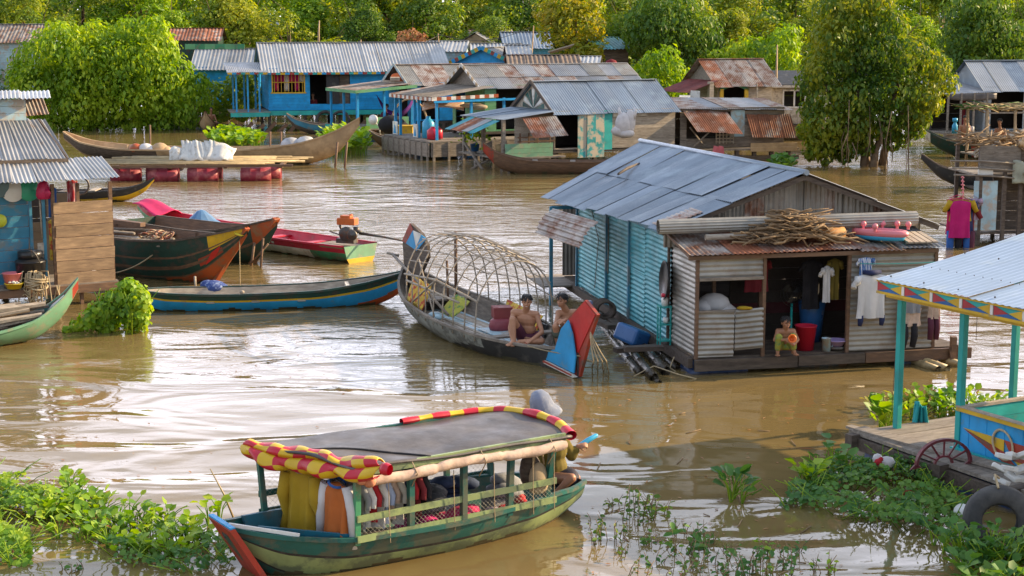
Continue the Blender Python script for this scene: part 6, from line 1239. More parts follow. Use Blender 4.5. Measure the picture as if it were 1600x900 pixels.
for k in range(26): a = rng.uniform(0, 6.28); r_ = rng.uniform(0, .11); b.ball(q + V((r_ * math.cos(a), r_ * math.sin(a), .09 + rng.uniform(0, .04))), (.03, .022, .018), 6)
single('shells', 'pale shells heaped in the yellow basin', 'shells', b, foam_m, q + V((0, 0, .09)), kind='stuff')
b = MB(); q = P(56, 428, -.16); q.z = .42
for k in range(26):
    a = rng.uniform(0, 6.28); l = rng.uniform(.1, .34); dx = math.cos(a) * l; z0 = q.z + .12 + rng.uniform(0, .14); e = q + V((dx, -.06 - rng.uniform(0, .08), -rng.uniform(-.05, .42)))
    rope(b, [V((q.x + rng.uniform(-.1, .1), q.y + rng.uniform(0, .12), z0)), V((q.x + dx * .8, q.y - .06, z0 + .02)), e, e + V((rng.uniform(-.1, .1), 0, rng.uniform(.02, .12)))], .011, 5)
for k in range(8): b.lathe([(.17 + .018 * math.cos(a), .018 * math.sin(a)) for a in [j * math.pi / 2.5 for j in range(6)]], q + V((rng.uniform(-.05, .05), 0, .02 * k)), 14, V((rng.uniform(-.3, .3), rng.uniform(-.3, .3), 1)))
single('rope_coil', 'spilling coil of tan rope on the edge of the hut floor', 'rope', b, rope_m, q)
b = MB()
for k in range(6): a = P(88 + k, 445, -.2); a.z = .4; rope(b, [a, a + V((rng.uniform(-.08, .08), -.02, -.25)), a + V((rng.uniform(-.05, .1), -.02, -.38))], .010, 5)
single('rope_tail', 'rope strands hanging from the floor under the plank wall', 'rope', b, rope_m, P(88, 440, -.2))
b = MB(); a = P(63, 412, -.2); b.tube([a, P(56, 398, -.2), P(50, 392, -.2)], .012, 6); b.prism([P(48, 391, -.2), P(58, 396, -.2), P(50, 402, -.2)], (0, .02, 0)); single('anchor', 'small metal anchor hook standing in the rope coil', 'anchor', b, iron, a)
b = MB(); garment(b, P(82, 342, .12), .16, .75, .05, ax=(1, .2, 0), seed=3); single('printed_cloth', 'yellow and red printed cloth strip hanging in the hut doorway', 'cloth', b, mat_pat, P(82, 342, .12))
b = MB(); garment(b, P(81, 292, .1), .16, .55, .05, ax=(1, .2, 0), seed=4); single('blue_cloth', 'bright blue cloth hanging in the hut doorway beside the pink bag', 'cloth', b, c_blue, P(81, 292, .1))
b = MB(); garment(b, P(112, 281, .5), .2, .5, .05, ax=(1, .2, 0), seed=4); single('red_cloth', 'red and white cloth hanging in the opening above the plank wall', 'cloth', b, M('red_stripe', (.45, .03, .05), .9, 0, .1, 3, col2=(.6, .55, .55), amt=.45, ws=14, isl=0, st=(4, 4, .3)), P(112, 281, .5))
b = MB(); q = P(124, 290, .6); b.lathe([(.17 + .02 * math.cos(a), .02 * math.sin(a)) for a in [j * math.pi / 3 for j in range(7)]], q, 20, (.4, -1, 0)); single('hoop', 'dark round hoop seen in the opening above the plank wall', 'hoop', b, iron, q)
b = MB(); q = P(0, 345, .3); b.lathe([(.001, 0), (.12, 0), (.12, .02), (.001, .02)], q, 18, LH.m.to_3x3() @ V((0, -1, 0))); single('plate', 'yellow green round plate hung on the blue wall at the picture edge', 'plate', b, M('plate_lime', (.55, .6, .05), .4, isl=0, bump=0), q)

# ================================================================ the painted pavilion at the right
PV = Fr((4.60, 18.6, 0), R(28)); pav = thing('pavilion', 'open pavilion on floats with teal posts, pale blue tin roof and painted triangle frieze', 'pavilion', PV.loc, PV.rz)
def pb_(name, mb, m, **k): return mb.build(name, m, pav, **k)
for (x, y) in ((0, 0), (0, -1.03), (1.86, .0), (0, -3.4), (1.86, -3.4)):
    b = MB(); b.bar((x, y, .24), (x, y, 2.0), .075, .075, (0, 1, 0)); pb_('post', b, p_tealpost, bev=.005)
b = MB(); oe = V((-.30, .52, 2.045)); n = 7
for i in range(n):
    y = .27 - i * .76; b.sheet(V((-.20, y, 2.05 + .012 * (i % 2))), V((0, -.80, 0)), V((2.7, 0, .47)), .10, .006, 0, 4, 5, .006, -.03)
for i in range(34):
    y = .15 - i * .14; b.ball((.45, y, 2.175), .008, 5, 1)
    if i % 4 == 0: b.ball((-.05, y, 2.088), .014, 5, 1); b.ball((1.1, y, 2.29), .014, 5, 1)
pb_('roof', b, [M('tin_sky', (.33, .42, .54), .42, .4, .10, .9, col2=(.40, .48, .56), amt=.42, ws=1.3, isl=.06, bump=.05), iron])
b = MB()
for i in range(n): b.sheet(V((3.9, .27 - i * .76, 2.25)), V((0, -.80, 0)), V((-1.44, 0, .28)), .10, .010, 0, 2, 4)
pb_('roof', b, tin_new)
b = MB(); b.bar((-.17, .25, 1.90), (-.17, -4.6, 1.90), .025, .03); b.bar((-.17, .25, 2.035), (-.17, -4.6, 2.035), .025, .02); pb_('frieze_rim', b, p_yellow)
b = MB(); b.prism([(-.165, .25, 1.915), (-.165, -4.6, 1.915), (-.165, -4.6, 2.03), (-.165, .25, 2.03)], (.02, 0, 0)); pb_('frieze_board', b, p_teal)
md = .47; z0, z1 = 1.916, 2.024; fzb = MB()
for i in range(10):
    y = .24 - i * md; L_ = md - .055; X = -.167; q = lambda a, z: V((X, y - a * L_, z0 + (z1 - z0) * z))
    fzb.prism([q(0, 1), q(0, 0.02), q(.52, .42)], (-.006, 0, 0), 0); fzb.prism([q(0, 0), q(.95, 0), q(.5, .40)], (-.006, 0, 0), 1); fzb.prism([q(1, 1), q(1, .0), q(.53, .45)], (-.006, 0, 0), 2)
    fzb.prism([q(1.01, 1), q(1.01, 0), q(1.11, 0), q(1.11, 1)], (-.008, 0, 0), 3)
pb_('frieze', fzb, [paint('paint_frieze_red', (.40, .03, .04), (.25, .06, .05)), paint('paint_frieze_blue', (.02, .12, .36), (.06, .15, .3)), p_yellow, p_white])
b = MB(); b.bar((-.02, .23, 1.86), (-.02, -4.6, 1.86), .05, .07); b.bar((-.14, .2, 1.95), (3.8, .2, 1.95), .04, .09); pb_('eave_beam', b, p_yellow)
b = MB(); b.boards((-.42, .12, .24), (2.4, 0, 0), (0, -4.5, 0), 24, .03, off=(0, 0, 1)); pb_('deck', b, wood_grey)
b = MB(); b.bar((-.52, .16, .27), (-.50, -3.6, .23), .16, .04); b.bar((-.50, .1, .30), (-.1, -2.9, .29), .20, .03); pb_('deck_plank', b, wood_grey)
for (a, c) in (((-.60, .10, .16), (-.60, -3.2, .12)), ((-.5, .18, .17), (1.9, .18, .17))): b = MB(); b.bar(a, c, .07, .14); pb_('edge_beam', b, wood_dark)
for y in (.02, -1.45, -2.5): b = MB(); b.bar((-.72, y, .20), (.9, y, .20), .12, .14); pb_('cross_beam', b, wood_dark)
for i, (x, y) in enumerate(((-.38, -.1), (-.36, -1.15), (-.36, -2.0), (-.36, -2.9), (.9, -.1))): b = MB(); drum(b, (x, y, -.03), .22, .8, (0, -1, 0)); pb_('float_drum', b, pl_drum)
# painted bin panel
b = MB(); b.boards((-.02, -1.06, .27), (0, -2.3, 0), (0, 0, .44), 1, .03, off=(1, 0, 0)); 
for i in range(8): b.box((-.022, -1.2 - i * .27, .49), (.004, .006, .44))
pb_('side_panel', b, p_sky)
b = MB(); b.bar((-.02, -1.02, .735), (-.02, -3.4, .735), .07, .05, mi=0); pb_('panel_rim', b, p_yellow); b = MB(); b.bar((-.02, -1.02, .765), (-.02, -3.4, .765), .09, .012); pb_('panel_cap', b, wood_pale)
for poly, m in (([(-1.12, .53), (-1.75, .53), (-1.75, .40)], p_yellow), ([(-1.14, .52), (-1.75, .40), (-1.95, .27), (-1.75, .28)], p_brick), ([(-1.75, .53), (-2.25, .53), (-2.25, .33), (-1.9, .33)], p_brick), ([(-1.9, .34), (-2.3, .34), (-2.3, .27), (-2.0, .27)], p_yellow)):
    b = MB(); b.prism([(-.026 - .003 * (m is p_brick), y, z) for y, z in poly], (-.005, 0, 0)); pb_('painted_panel', b, m)
b = MB(); b.boards((.02, -.99, .27), (1.84, 0, 0), (0, 0, .44), 3, .03, off=(0, -1, 0)); b.boards((1.84, -1.0, .27), (0, -2.4, 0), (0, 0, .44), 3, .03); pb_('inner_panel', b, p_teal)
b = MB(); b.bar((.0, -1.0, .73), (1.86, -1.0, .73), .07, .03); pb_('panel_rim', b, wood_pale); b = MB(); b.bar((-.06, -.98, .26), (-.06, -2.6, .26), .05, .05); pb_('sill', b, p_teal)
q = PV.w(-.05, -1.75, .48); b = MB(); b.lathe([(.13 + .012 * math.cos(a), .012 * math.sin(a)) for a in [k * math.pi / 4 for k in range(9)]], q, 26, PV.m.to_3x3() @ V((-1, 0, .15)), sx=1.35); single('rope_ring', 'pale rope ring hanging on the painted blue panel', 'ring', b, rope_m, q)
# half wheel
wp = PV.w(-.36, -1.05, .30); t = thing('half_wheel', 'dark red iron half wheel with spokes standing on the deck planks', 'wheel', wp, 0)
wx = (PV.pz(1516, 721, .30) - PV.pz(1432, 727, .30)); wx = (PV.m.to_3x3() @ wx); c0 = PV.w(*PV.pz(1474, 724, .30)); hd_ = wx.normalized(); R0 = wx.length / 2
b = MB(); arc = lambda r_, n=18: [c0 + hd_ * (-r_ * math.cos(math.pi * k / n)) + V((0, 0, r_ * .82 * math.sin(math.pi * k / n))) for k in range(n + 1)]
A_ = arc(R0)
for i in range(len(A_) - 1): b.bar(A_[i], A_[i + 1] + (A_[i + 1] - A_[i]) * .08, .05, .028, A_[i] - c0)
b.prism([A_[0] + V((0, 0, .02)), A_[0] - hd_ * .07 - V((0, 0, .05)), A_[0] + hd_ * .07 - V((0, 0, .03))], (0, .03, 0)); b.prism([A_[-1] + V((0, 0, .02)), A_[-1] + hd_ * .07 - V((0, 0, .05)), A_[-1] - hd_ * .07 - V((0, 0, .03))], (0, .03, 0)); b.build('rim', maroon_iron, t, world=True)
b = MB(); H_ = arc(R0 * .32)
for i in range(len(H_) - 1): b.bar(H_[i], H_[i + 1], .04, .02, H_[i] - c0)
b.build('hub', maroon_iron, t, world=True)
for k in (3, 6, 9, 12, 15): b = MB(); b.bar(H_[k], A_[k], .018, .018); b.build('spoke', maroon_iron, t, world=True)
# tyre fender, foam blocks, cloth
tp = G(1558, 852, 0); t = thing('tyre', 'worn black tyre hung as a fender on the corner of the pavilion deck', 'tyre', tp + V((0.04, .1, .22)), R(20)); b = MB()
pr = [(.17, -.09), (.20, -.11), (.30, -.115), (.345, -.085), (.355, -.03), (.355, .03), (.345, .085), (.30, .115), (.20, .11), (.17, .09), (.185, .07), (.28, .085), (.32, .05), (.32, -.05), (.28, -.085), (.185, -.07), (.17, -.09)]
b.lathe([(r_ * .98, z) for r_, z in pr], (0, 0, 0), 36, V((-.55, -.85, .12))); b.build('casing', rubber, t)
b = MB(); rope(b, [tp + V((.0, .05, .56)), tp + V((-.02, .12, .68)), tp + V((.05, .2, .62))], .012); b.build('tie', rope_m, t, world=True)
gp = 'white foam blocks strung beside the tyre'
for i in range(11):
    px = 1566 + (i % 4) * 14 + rng.uniform(-4, 4); py = 714 + (i // 4) * 17 + rng.uniform(-4, 4); q = D(px, py, 15.75 + rng.uniform(-.12, .12)); b = MB(); b.box(q, (.16, .085, .05), (rng.uniform(-.5, .5), rng.uniform(-.5, .5), rng.uniform(0, 3))); single('foam_block', 'white foam net float in the string beside the tyre', 'foam float', b, foam_m, q, group=gp, bev=.01)
b = MB(); q = D(1590, 735, 15.9); b.boards(PV.w(-.5, -2.55, .28), PV.m.to_3x3() @ V((.8, 0, 0)), PV.m.to_3x3() @ V((0, -.6, 0)), 3, .03, off=(0, 0, 1)); single('foam_shelf', 'board under the white foam floats on the pavilion deck', 'board', b, wood_grey, PV.w(-.5, -2.55, .28))
b = MB(); q = D(1437, 640, 18.9)
def tc_(u, v): return q + V(((v - .5) * (.10 + .12 * u + .03 * math.sin(v * 14)) + .02 * u, .04 * math.sin(v * 17 + u * 2) , .07 - .42 * u + .04 * math.sin(v * 6)))
b.grid(tc_, 12, 24); single('teal_cloth', 'teal cloth hanging beside the pavilion post over the deck', 'cloth', b, c_teal, q, thick=.01)
b = MB(); b.bar(D(1326, 666, 18.8), D(1378, 682, 18.4), .11, .03); single('plank', 'loose grey board projecting over the water left of the pavilion deck', 'board', b, wood_grey, D(1326, 666, 18.8))
b = MB(); rope(b, [PV.w(.0, .05, 1.8), PV.w(.02, .1, 1.1), PV.w(.0, .1, .45)], .004, 4); rope(b, [PV.w(1.3, .1, 1.9), PV.w(1.3, .1, 1.2)], .004, 4); single('cord', 'thin dark cord hanging by the pavilion post', 'cord', b, iron, PV.w(0, .05, 1.8))
b = MB(); b.lathe([(.001, 0), (.085, 0), (.085, .02), (.001, .02)], G(1503, 800, .12), 20, (-.2, -1, .4)); single('lid', 'white round lid floating in the plants beside the tyre', 'lid', b, pl_white, G(1503, 800, .12))
for (px, py, lb) in ((1372, 722, 'red and white plastic wrapper caught in the plants below the deck'), (1416, 772, 'small red wrapper among the green leaves')):
    q = D(px, py, 17.0 if py < 750 else 16.4); b = MB(); b.ball(q, (.045, .03, .04), 8); b.ball(q + V((.03, 0, .03)), (.03, .02, .03), 6); o = single('wrapper', lb, 'litter', b, c_red, q)
b = MB(); q = D(1385, 722, 17.1); b.ball(q, (.10, .06, .07), 8); b.ball(q + V((-.1, 0, .04)), (.06, .05, .06), 8); single('plastic_bag', 'torn white plastic bag in the plants below the deck', 'litter', b, bag_m, q)

# ================================================================ firewood shed and the clothes pole at the right edge
SH = Fr((10.75, 36.8, 0), R(4)); shed = thing('shed', 'ramshackle shed with a worn pale blue panel, firewood and roots stacked on its roof', 'shed', SH.loc, SH.rz)
def sb_(name, mb, m, **k): return mb.build(name, m, shed, **k)
b = MB()
for x in (.05, .62, 1.0, 1.7, 2.6):
    for y in (0, 1.6): b.bar((x, y, -.2), (x, y, 2.25), .08, .08, (0, 1, 0))
sb_('post', b, wood_dark); b = MB(); b.boards((-.1, -.02, .35), (.55, 0, 0), (0, 0, 1.15), 1, .02, off=(0, -1, 0)); sb_('worn_panel', b, p_lightblue)
b = MB(); b.boards((-.2, .05, .25), (3.4, 0, 0), (0, 1.9, 0), 8, .04, off=(0, 0, 1)); b.boards((.5, .4, .3), (2.6, 0, 0), (0, 0, 1.6), 7, .02); sb_('boards', b, wood_dark)
b = MB(); b.boards((-.1, 0, 1.62), (3.4, 0, 0), (0, 1.8, 0), 7, .04, off=(0, 0, 1)); b.boards((.0, -.03, 1.7), (.95, 0, 0), (0, 0, .6), 4, .02, off=(0, -1, 0)); sb_('roof_deck', b, wood_grey)
b = MB(); q = [(.2, -.05, 2.0), (1.3, -.1, 1.75), (1.9, -.1, 1.45)]; b.grid(lambda u, v: V((.75 + 1.1 * u, -.12 - .05 * math.sin(u * 9), 1.98 - .5 * u * .6 - .5 * v + .04 * math.sin(u * 12 + v * 5))), 14, 8); sb_('plastic_sheet', b, M('plastic_film', (.30, .32, .26), .35, 0, .25, 4, isl=0, bump=.5, bs=8), thick=.01)
b = MB()
for i in range(150):
    x = rng.uniform(.0, 3.2); y = rng.uniform(-.1, 1.6); z = 2.25 + rng.uniform(0, .28) - (0.5 if x > 1.0 and rng.random() < .4 else 0); a = rng.gauss(.3, .6); l = rng.uniform(.15, .5); d = V((math.cos(a), math.sin(a) * .5, rng.gauss(0, .25))) * l; p = V((x, y, z)); r_ = rng.uniform(.012, .03)
    b.tube([SH.w(*(p - d)), SH.w(*(p + V((0, 0, rng.uniform(-.05, .05))))), SH.w(*(p + d))], [r_, r_, r_ * .6], 5)
single('firewood', 'grey roots and sticks piled on the roof of the shed', 'firewood', b, stick, SH.w(1.5, .5, 2.3), kind='stuff')
for k, (x, z, s_) in enumerate(((1.15, 2.42, .14), (.98, 2.36, .12), (1.4, 2.40, .13))):
    b = MB(); 
    for j in range(5): b.ball(SH.w(x + rng.uniform(-.08, .08), -.1, z + rng.uniform(-.07, .1)), s_ * rng.uniform(.4, .7), 8)
    single('root', ['knobbly yellow root on top of the firewood shed', 'smaller pale root left of the knobbly yellow root', 'pale root right of the knobbly yellow root'][k], 'root', b, wood_sand, SH.w(x, -.1, z))
for k in range(3):
    a = SH.w(-.75 + .05 * k, -.2, 1.98 - .16 * k); c = SH.w(.9, -.12, 1.90 - .17 * k); b = MB(); b.tube([a, a.lerp(c, .5) + V((0, 0, .02)), c], .022, 6); single('pole', ['top drying pole that sticks out left of the shed', 'middle drying pole sticking out of the shed', 'lowest drying pole, right above the hung clothes'][k], 'pole', b, wood_grey, a)
b = MB(); b.tube([SH.w(1.0, -.2, 1.65), SH.w(2.2, -.25, 2.1)], .05, 8); single('plank', 'yellow bamboo leaning on the front of the shed', 'bamboo pole', b, wood_sand, SH.w(1, -.2, 1.65))
b = MB(); b.box(SH.w(.12, -.1, 1.72), (.34, .06, .14), (0, 0, .1)); single('foam_box', 'small white foam box wedged under the shed roof', 'box', b, foam_m, SH.w(.12, -.1, 1.7))
YC = 36.3
def cl(px, py): return D(px, py, YC)
b = MB(); b.tube([cl(1504, 279), cl(1505, 300), cl(1504, 318)], .012, 6)
for k in range(5): b.tube([cl(1504, 276 + 6 * k) + V((-.03, 0, -.02)), cl(1504, 276 + 6 * k), cl(1504, 276 + 6 * k) + V((.03, -.02, -.03))], .018, 6)
single('hook_chain', 'pink chain of clothes hooks hanging from the top drying pole', 'hooks', b, pl_pink, cl(1504, 279))
for (px, py, w_, l_, sl_, m, lb, y_) in ((1501, 313, .50, .86, .0, c_magenta, 'magenta sleeveless shirt in front of the bunch on the drying pole', 0), (1503, 312, .52, .5, .28, c_yellow, 'yellow shirt behind the magenta shirt, only its sleeves showing', .06), (1507, 313, .56, .8, .2, c_navy, 'dark blue shirt behind the yellow one on the drying pole', .13), (1500, 310, .5, .85, .0, c_pink, 'pink top at the back of the bunch on the drying pole', .19), (1518, 320, .36, 1.0, .3, c_maroon, 'dark red shirt at the right side of the hung bunch', .26), (1527, 312, .3, .5, .1, c_lilac, 'lilac patterned shirt hung furthest right on the drying pole', .3)):
    c = cl(px, py) + V((0, y_, 0)); b = MB(); garment(b, c, w_, l_, .06, sl_, .13, 30, seed=px); b.tube([c + V((-w_ * .4, 0, -.01)), c + V((0, 0, .06)), c + V((w_ * .4, 0, -.01))], .009, 5); single('shirt', lb, 'shirt', b, m, c)
for (px, m, lb) in ((1487, c_blue, 'blue trousers hanging below the bunch of shirts, left leg pair'), (1500, c_black, 'black trousers hanging in the middle below the bunch of shirts'), (1513, c_blue, 'blue trousers hanging right below the bunch of shirts'), (1520, c_plum, 'dark plum trousers hanging furthest right below the shirts')):
    c = cl(px, 362) + V((0, .1, 0)); b = MB(); b.tube([c, c + V((0, 0, -.3)), c + V((0, 0, -.62))], [.09, .085, .08], 8); single('trousers', lb, 'trousers', b, m, c)
# ================================================================ houses of the far bank
def wall_open(b, o, u, H, holes, bh=.14, t=.03, off=(0, -1, 0), lap=-.012, mi=0):
    """boarded wall with rectangular openings; holes = (x0, x1, z0, z1) along u"""
    o = V(o); u = V(u); L_ = u.length; un = u / L_; xs = sorted({0, L_, *[min(max(h[0], 0), L_) for h in holes], *[min(max(h[1], 0), L_) for h in holes]})
    nr_ = V(off) * -.03
    for z_ in (.0, H - .06): b.bar(o + nr_ + V((0, 0, z_ + .03)), o + u + nr_ + V((0, 0, z_ + .03)), .05, .06, mi=mi)
    for x0, x1 in zip(xs[:-1], xs[1:]):
        if x1 - x0 < .01: continue
        hs = sorted([(h[2], h[3]) for h in holes if h[0] <= x0 + .001 and h[1] >= x1 - .001]); z = 0
        for z0, z1 in hs + [(H, H)]:
            if z0 - z > .03: b.boards(o + un * x0 + V((0, 0, z)), un * (x1 - x0), V((0, 0, z0 - z)), max(1, round((z0 - z) / bh)), t, .004, lap, mi, jit=0, off=off)
            z = max(z, z1)
class Cabin:
    """gabled house: long side along x with its front wall at y = 0, gables at the ends"""
    def __init__(s, name, label, loc, rz, L, w, zf, ze, zr, roof, wall, holes=(), gable=None, over=.3, ox=.35, back=True, roof2=None, sw=.76, rows=1, pitch=.09, gh=(), floor=wood_grey, piles=wood_dark, beam=None, spp=4, amp=.014, inner=dark_in, left_holes=(), group=None):
        s.f = Fr(loc, rz); s.t = t = thing(name, label, 'house', loc, rz, group); s.L, s.w, s.zf, s.ze, s.zr = L, w, zf, ze, zr
        b = MB(); wall_open(b, (0, 0, zf), (L, 0, 0), ze - zf, [(h[0], h[1], h[2] - zf, h[3] - zf) for h in holes]); b.build('wall', wall, t)
        g = gable or wall; b = MB(); wall_open(b, (0, w, zf), (0, -w, 0), ze - zf, [(h[0], h[1], h[2] - zf, h[3] - zf) for h in left_holes], off=(-1, 0, 0)); b.build('end_wall', wall, t); b = MB(); wall_open(b, (L, 0, zf), (0, w, 0), ze - zf, [], off=(1, 0, 0)); b.build('end_wall', wall, t)
        for x, o in ((0, -.03), (L, .03)): b = MB(); b.prism([(x, 0, ze - .02), (x, w, ze - .02), (x, w / 2, zr - .05)], (o, 0, 0)); b.build('gable', g, t)
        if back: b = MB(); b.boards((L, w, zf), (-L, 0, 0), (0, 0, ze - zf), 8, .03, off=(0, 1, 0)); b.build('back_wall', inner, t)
        b = MB(); b.boards((0.05, w * .62, zf), (L - .1, 0, 0), (0, 0, ze - zf), 5, .02); b.boards((-.1, -.1, zf - .1), (L + .2, 0, 0), (0, w + .2, 0), 8, .06, off=(0, 0, 1)); b.build('floor', inner, t)
        sl = (zr - ze) / (w / 2); b = MB(); b.sheets((-ox, -over, ze - sl * over), (L + 2 * ox, 0, 0), (0, w / 2 + over, zr - ze + sl * over), sw, rows, pitch, amp, .04, .014, mis=range(len(roof)) if isinstance(roof, list) else (0,), spp=spp); s.roof = b.build('roof', roof, t)
        b = MB(); b.sheets((L + ox, w + over, ze - sl * over), (-L - 2 * ox, 0, 0), (0, -w / 2 - over, zr - ze + sl * over), sw, 1, pitch, amp, .03, .014, spp=spp); b.build('roof', roof2 or (roof[0] if isinstance(roof, list) else roof), t)
        b = MB(); b.bar((-ox, w / 2, zr + .02), (L + ox, w / 2, zr + .02), .22, .02); under(b.build('ridge_cap', roof[0] if isinstance(roof, list) else roof, t), s.roof)
        if beam: b = MB(); b.bar((-.3, -.14, zf - .12), (L + .2, -.14, zf - .12), .06, .22); b.build('edge_beam', beam, t)
        b = MB(); n = max(2, int(L / 1.6))
        for i in range(n + 1):
            for y in (.05, w - .1): b.bar((L * i / n, y, -.3), (L * i / n, y, zf - .1), .14, .14, (0, 1, 0))
        b.build('pile', piles, t); s.sl = sl; s.over = over; s.ox = ox
    def part(s, name, b, m, **k): return b.build(name, m, s.t, **k)
    def frieze(s, cols, z=None, h=.10, n=None):
        """painted checks along the front eave"""
        z = s.ze - s.sl * s.over - .05 if z is None else z; n = n or int((s.L + 2 * s.ox) / .22); w_ = (s.L + 2 * s.ox) / n; b = MB()
        for i in range(n): b.box((-s.ox + w_ * (i + .5), -s.over - .02, z), (w_, .02, h), mi=i % len(cols))
        under(b.build('frieze', cols, s.t), s.roof)
    def bargeboard(s, cols, n=10, wd=.13):
        b = MB()
        for sg in (0, 1):
            P = V((-s.ox - .02, -s.over if sg == 0 else s.w + s.over, s.ze - s.sl * s.over)); Q = V((-s.ox - .02, s.w / 2, s.zr + .03))
            for i in range(n): b.bar(P.lerp(Q, i / n), P.lerp(Q, (i + 1) / n), .02, wd, (0, 0, 1), i % len(cols))
        under(b.build('bargeboard', cols, s.t), s.roof)
def lean(parent, name, A, B, C_, mats, mis=(0,), w=.7, pitch=.09, amp=.014, spp=4):
    b = MB(); b.sheets(A, V(B) - V(A), V(C_) - V(A), w, 1, pitch, amp, .03, .012, mis=mis, spp=spp); return b.build(name, mats, parent)
FZ = [p_yellow, p_sky, p_brick, p_teal]
# ---- big blue house
BH = Cabin('blue_house', 'long bright blue house with grey tin roof and pink curtained window on the far bank', D(419, 172, 78.2) * V((1, 1, 0)), R(9), 8.6, 5.0, .98, 3.02, 4.25, [tin_pale, tin_grey], p_blue, [(.16, 1.72, 1.86, 2.78), (1.98, 3.0, 1.28, 3.0)], over=.42, ox=.35, beam=p_teal, sw=.8, pitch=.16, amp=.02, spp=5) if False else None
lb = D(421, 172, 78.2); BH = Cabin('blue_house', 'long bright blue house with grey tin roof and pink curtained window on the far bank', (lb.x, lb.y, 0), R(13), 8.6, 5.0, .98, 3.02, 4.22, [tin_pale], p_blue, [(.16, 1.72, 1.86, 2.78), (1.98, 3.95, 1.28, 2.98)], over=.42, ox=.35, beam=p_teal, sw=.86, pitch=.16, amp=.02, spp=5)
BH.frieze(FZ); t = BH.t
b = MB(); b.box((.94, -.02, 2.82), (1.72, .06, .07)); b.box((.94, -.02, 1.83), (1.72, .06, .06)); b.box((.16, -.02, 2.32), (.06, .06, 1.0)); b.box((1.72, -.02, 2.32), (.06, .06, 1.0)); b.box((.94, -.02, 2.34), (1.6, .03, .035))
for i in range(9): b.box((.26 + i * .17, -.02, 2.32), (.025, .03, .94))
wfr = b.build('window_frame', [p_yellow], t)
b = MB()
for i in range(6): x = .25 + i * .25; b.grid(lambda u, v: V((x + .24 * v, .12 + .03 * math.sin(v * 12), 2.78 - (.42 if i % 2 else .86) * u)), 6, 8, mi=i % 3)
under(b.build('curtain', [c_pink, c_magenta, c_white], t, thick=.01), wfr)
b = MB(); b.boards((2.78, -.04, 1.28), (.62, 0, 0), (0, 0, 1.7), 1, .03, off=(0, -1, 0)); b.build('door', p_black, t)
b = MB(); b.boards((3.42, .02, 1.28), (.5, 0, 0), (0, 0, 1.7), 5, .02); b.build('inner_wall', wood_dark, t)
b = MB(); b.box((1.0, -.03, 2.92), (1.7, .03, .12)); b.build('shutter', c_navy, t)
b = MB()                                                      # left porch
for x in (-.5, -1.05, -1.6):
    b.bar((x, -.5, .9), (x, -.5, 2.85), .08, .08, (0, 1, 0)); b.bar((x, 2.2, .9), (x, 2.2, 2.85), .08, .08, (0, 1, 0))
b.build('porch_post', p_sky, t); b = MB(); b.boards((-1.9, -.6, .9), (1.9, 0, 0), (0, 3.0, 0), 8, .05, off=(0, 0, 1)); b.build('porch_floor', wood_grey, t); b = MB(); b.bar((-1.9, -.64, .82), (-.05, -.64, .82), .05, .2); b.build('edge_beam', p_teal, t)
lean(t, 'porch_roof', (-2.0, -.8, 2.85), (-.1, -.8, 2.85), (-2.0, 2.6, 3.25), tin_grey); b = MB()
for i in range(9): b.box((-1.9 + i * .21, -.82, 2.80), (.21, .02, .09), mi=i % 4)
b.build('porch_frieze', FZ, t)
b = MB()
for i in range(14): b.bar((-1.9 + i * .55, -.4, -.1), (-1.4 + i * .55, -.4, .34 + .1 * (i % 2)), .28, .16)
b.build('float_timbers', wood_brown, t)
b = MB(); q = BH.f.w(3.55, -.5, .5); 
for k in range(2): b.lathe([(.36, -.05), (.46, -.06), (.48, .06), (.36, .05), (.34, 0), (.36, -.05)], q + V((.75 * k - .9, 0, .0)), 18, (.1, -1, .1)); 
single('tyres', 'pair of old tyres hung under the edge of the big blue house', 'tyre', b, rubber, q)
single('antenna', 'thin bare pole standing behind the ridge of the big blue house', 'pole', MB().tube([D(498, 72, 83), D(498, 50, 83), D(499, 32, 83)], [.07, .05, .03], 6), wood_sand, D(498, 72, 83))
# ---- house with hammock porch (third from the left bank)
lb = D(645, 200, 71.5); H3 = Cabin('porch_house', 'blue house with weathered tin roof, gable facing left and a hammock porch', (lb.x, lb.y, 0), R(27), 5.6, 2.7, .85, 2.55, 3.32, [tin_old, tin_grey, tin_zinc], p_blue, [(.4, 1.3, .9, 2.4)], gable=wood_brown, over=.25, ox=.3, left_holes=[(1.2, 2.2, .9, 2.4)])
t = H3.t; H3.bargeboard([p_lightblue], 1)
lean(t, 'porch_roof', (-2.9, 3.1, 2.28), (-2.9, -.5, 2.28), (-.1, 3.1, 2.56), [tin_old, wood_grey], (0, 1)); b = MB(); b.bar((-2.92, 3.1, 2.22), (-2.92, -.5, 2.22), .03, .13); b.bar((-2.92, -.52, 2.22), (0, -.52, 2.42), .03, .13); b.build('eave_board', p_palegreen, t)
b = MB()
for x, y in ((-2.75, 2.9), (-2.75, 1.3), (-2.75, -.35), (-1.5, -.35), (-.2, -.35), (-1.5, 2.9)): b.bar((x, y, .6), (x, y, 2.3), .09, .09, (0, 1, 0))
b.build('porch_post', p_sky, t); b = MB(); b.boards((-3.0, -.5, .55), (3.0, 0, 0), (0, 3.5, 0), 9, .06, off=(0, 0, 1)); b.build('porch_floor', wood_grey, t)
for y0, y1 in ((3.0, 2.3), (1.0, .3)): 
    b = MB(); b.boards((-2.98, y0, -.05), (0, y1 - y0, 0), (0, 0, .72), 1, .04, off=(-1, 0, 0)); b.build('porch_panel', p_teal, t); b = MB(); b.ball((-3.03, (y0 + y1) / 2, .36), (.02, .10, .14), 10); b.build('shell_emblem', p_white, t)
b = MB(); b.boards((-2.4, -.45, .6), (2.0, 0, 0), (0, 0, .5), 3, .03, off=(0, -1, 0)); b.build('porch_panel', p_palegreen, t)
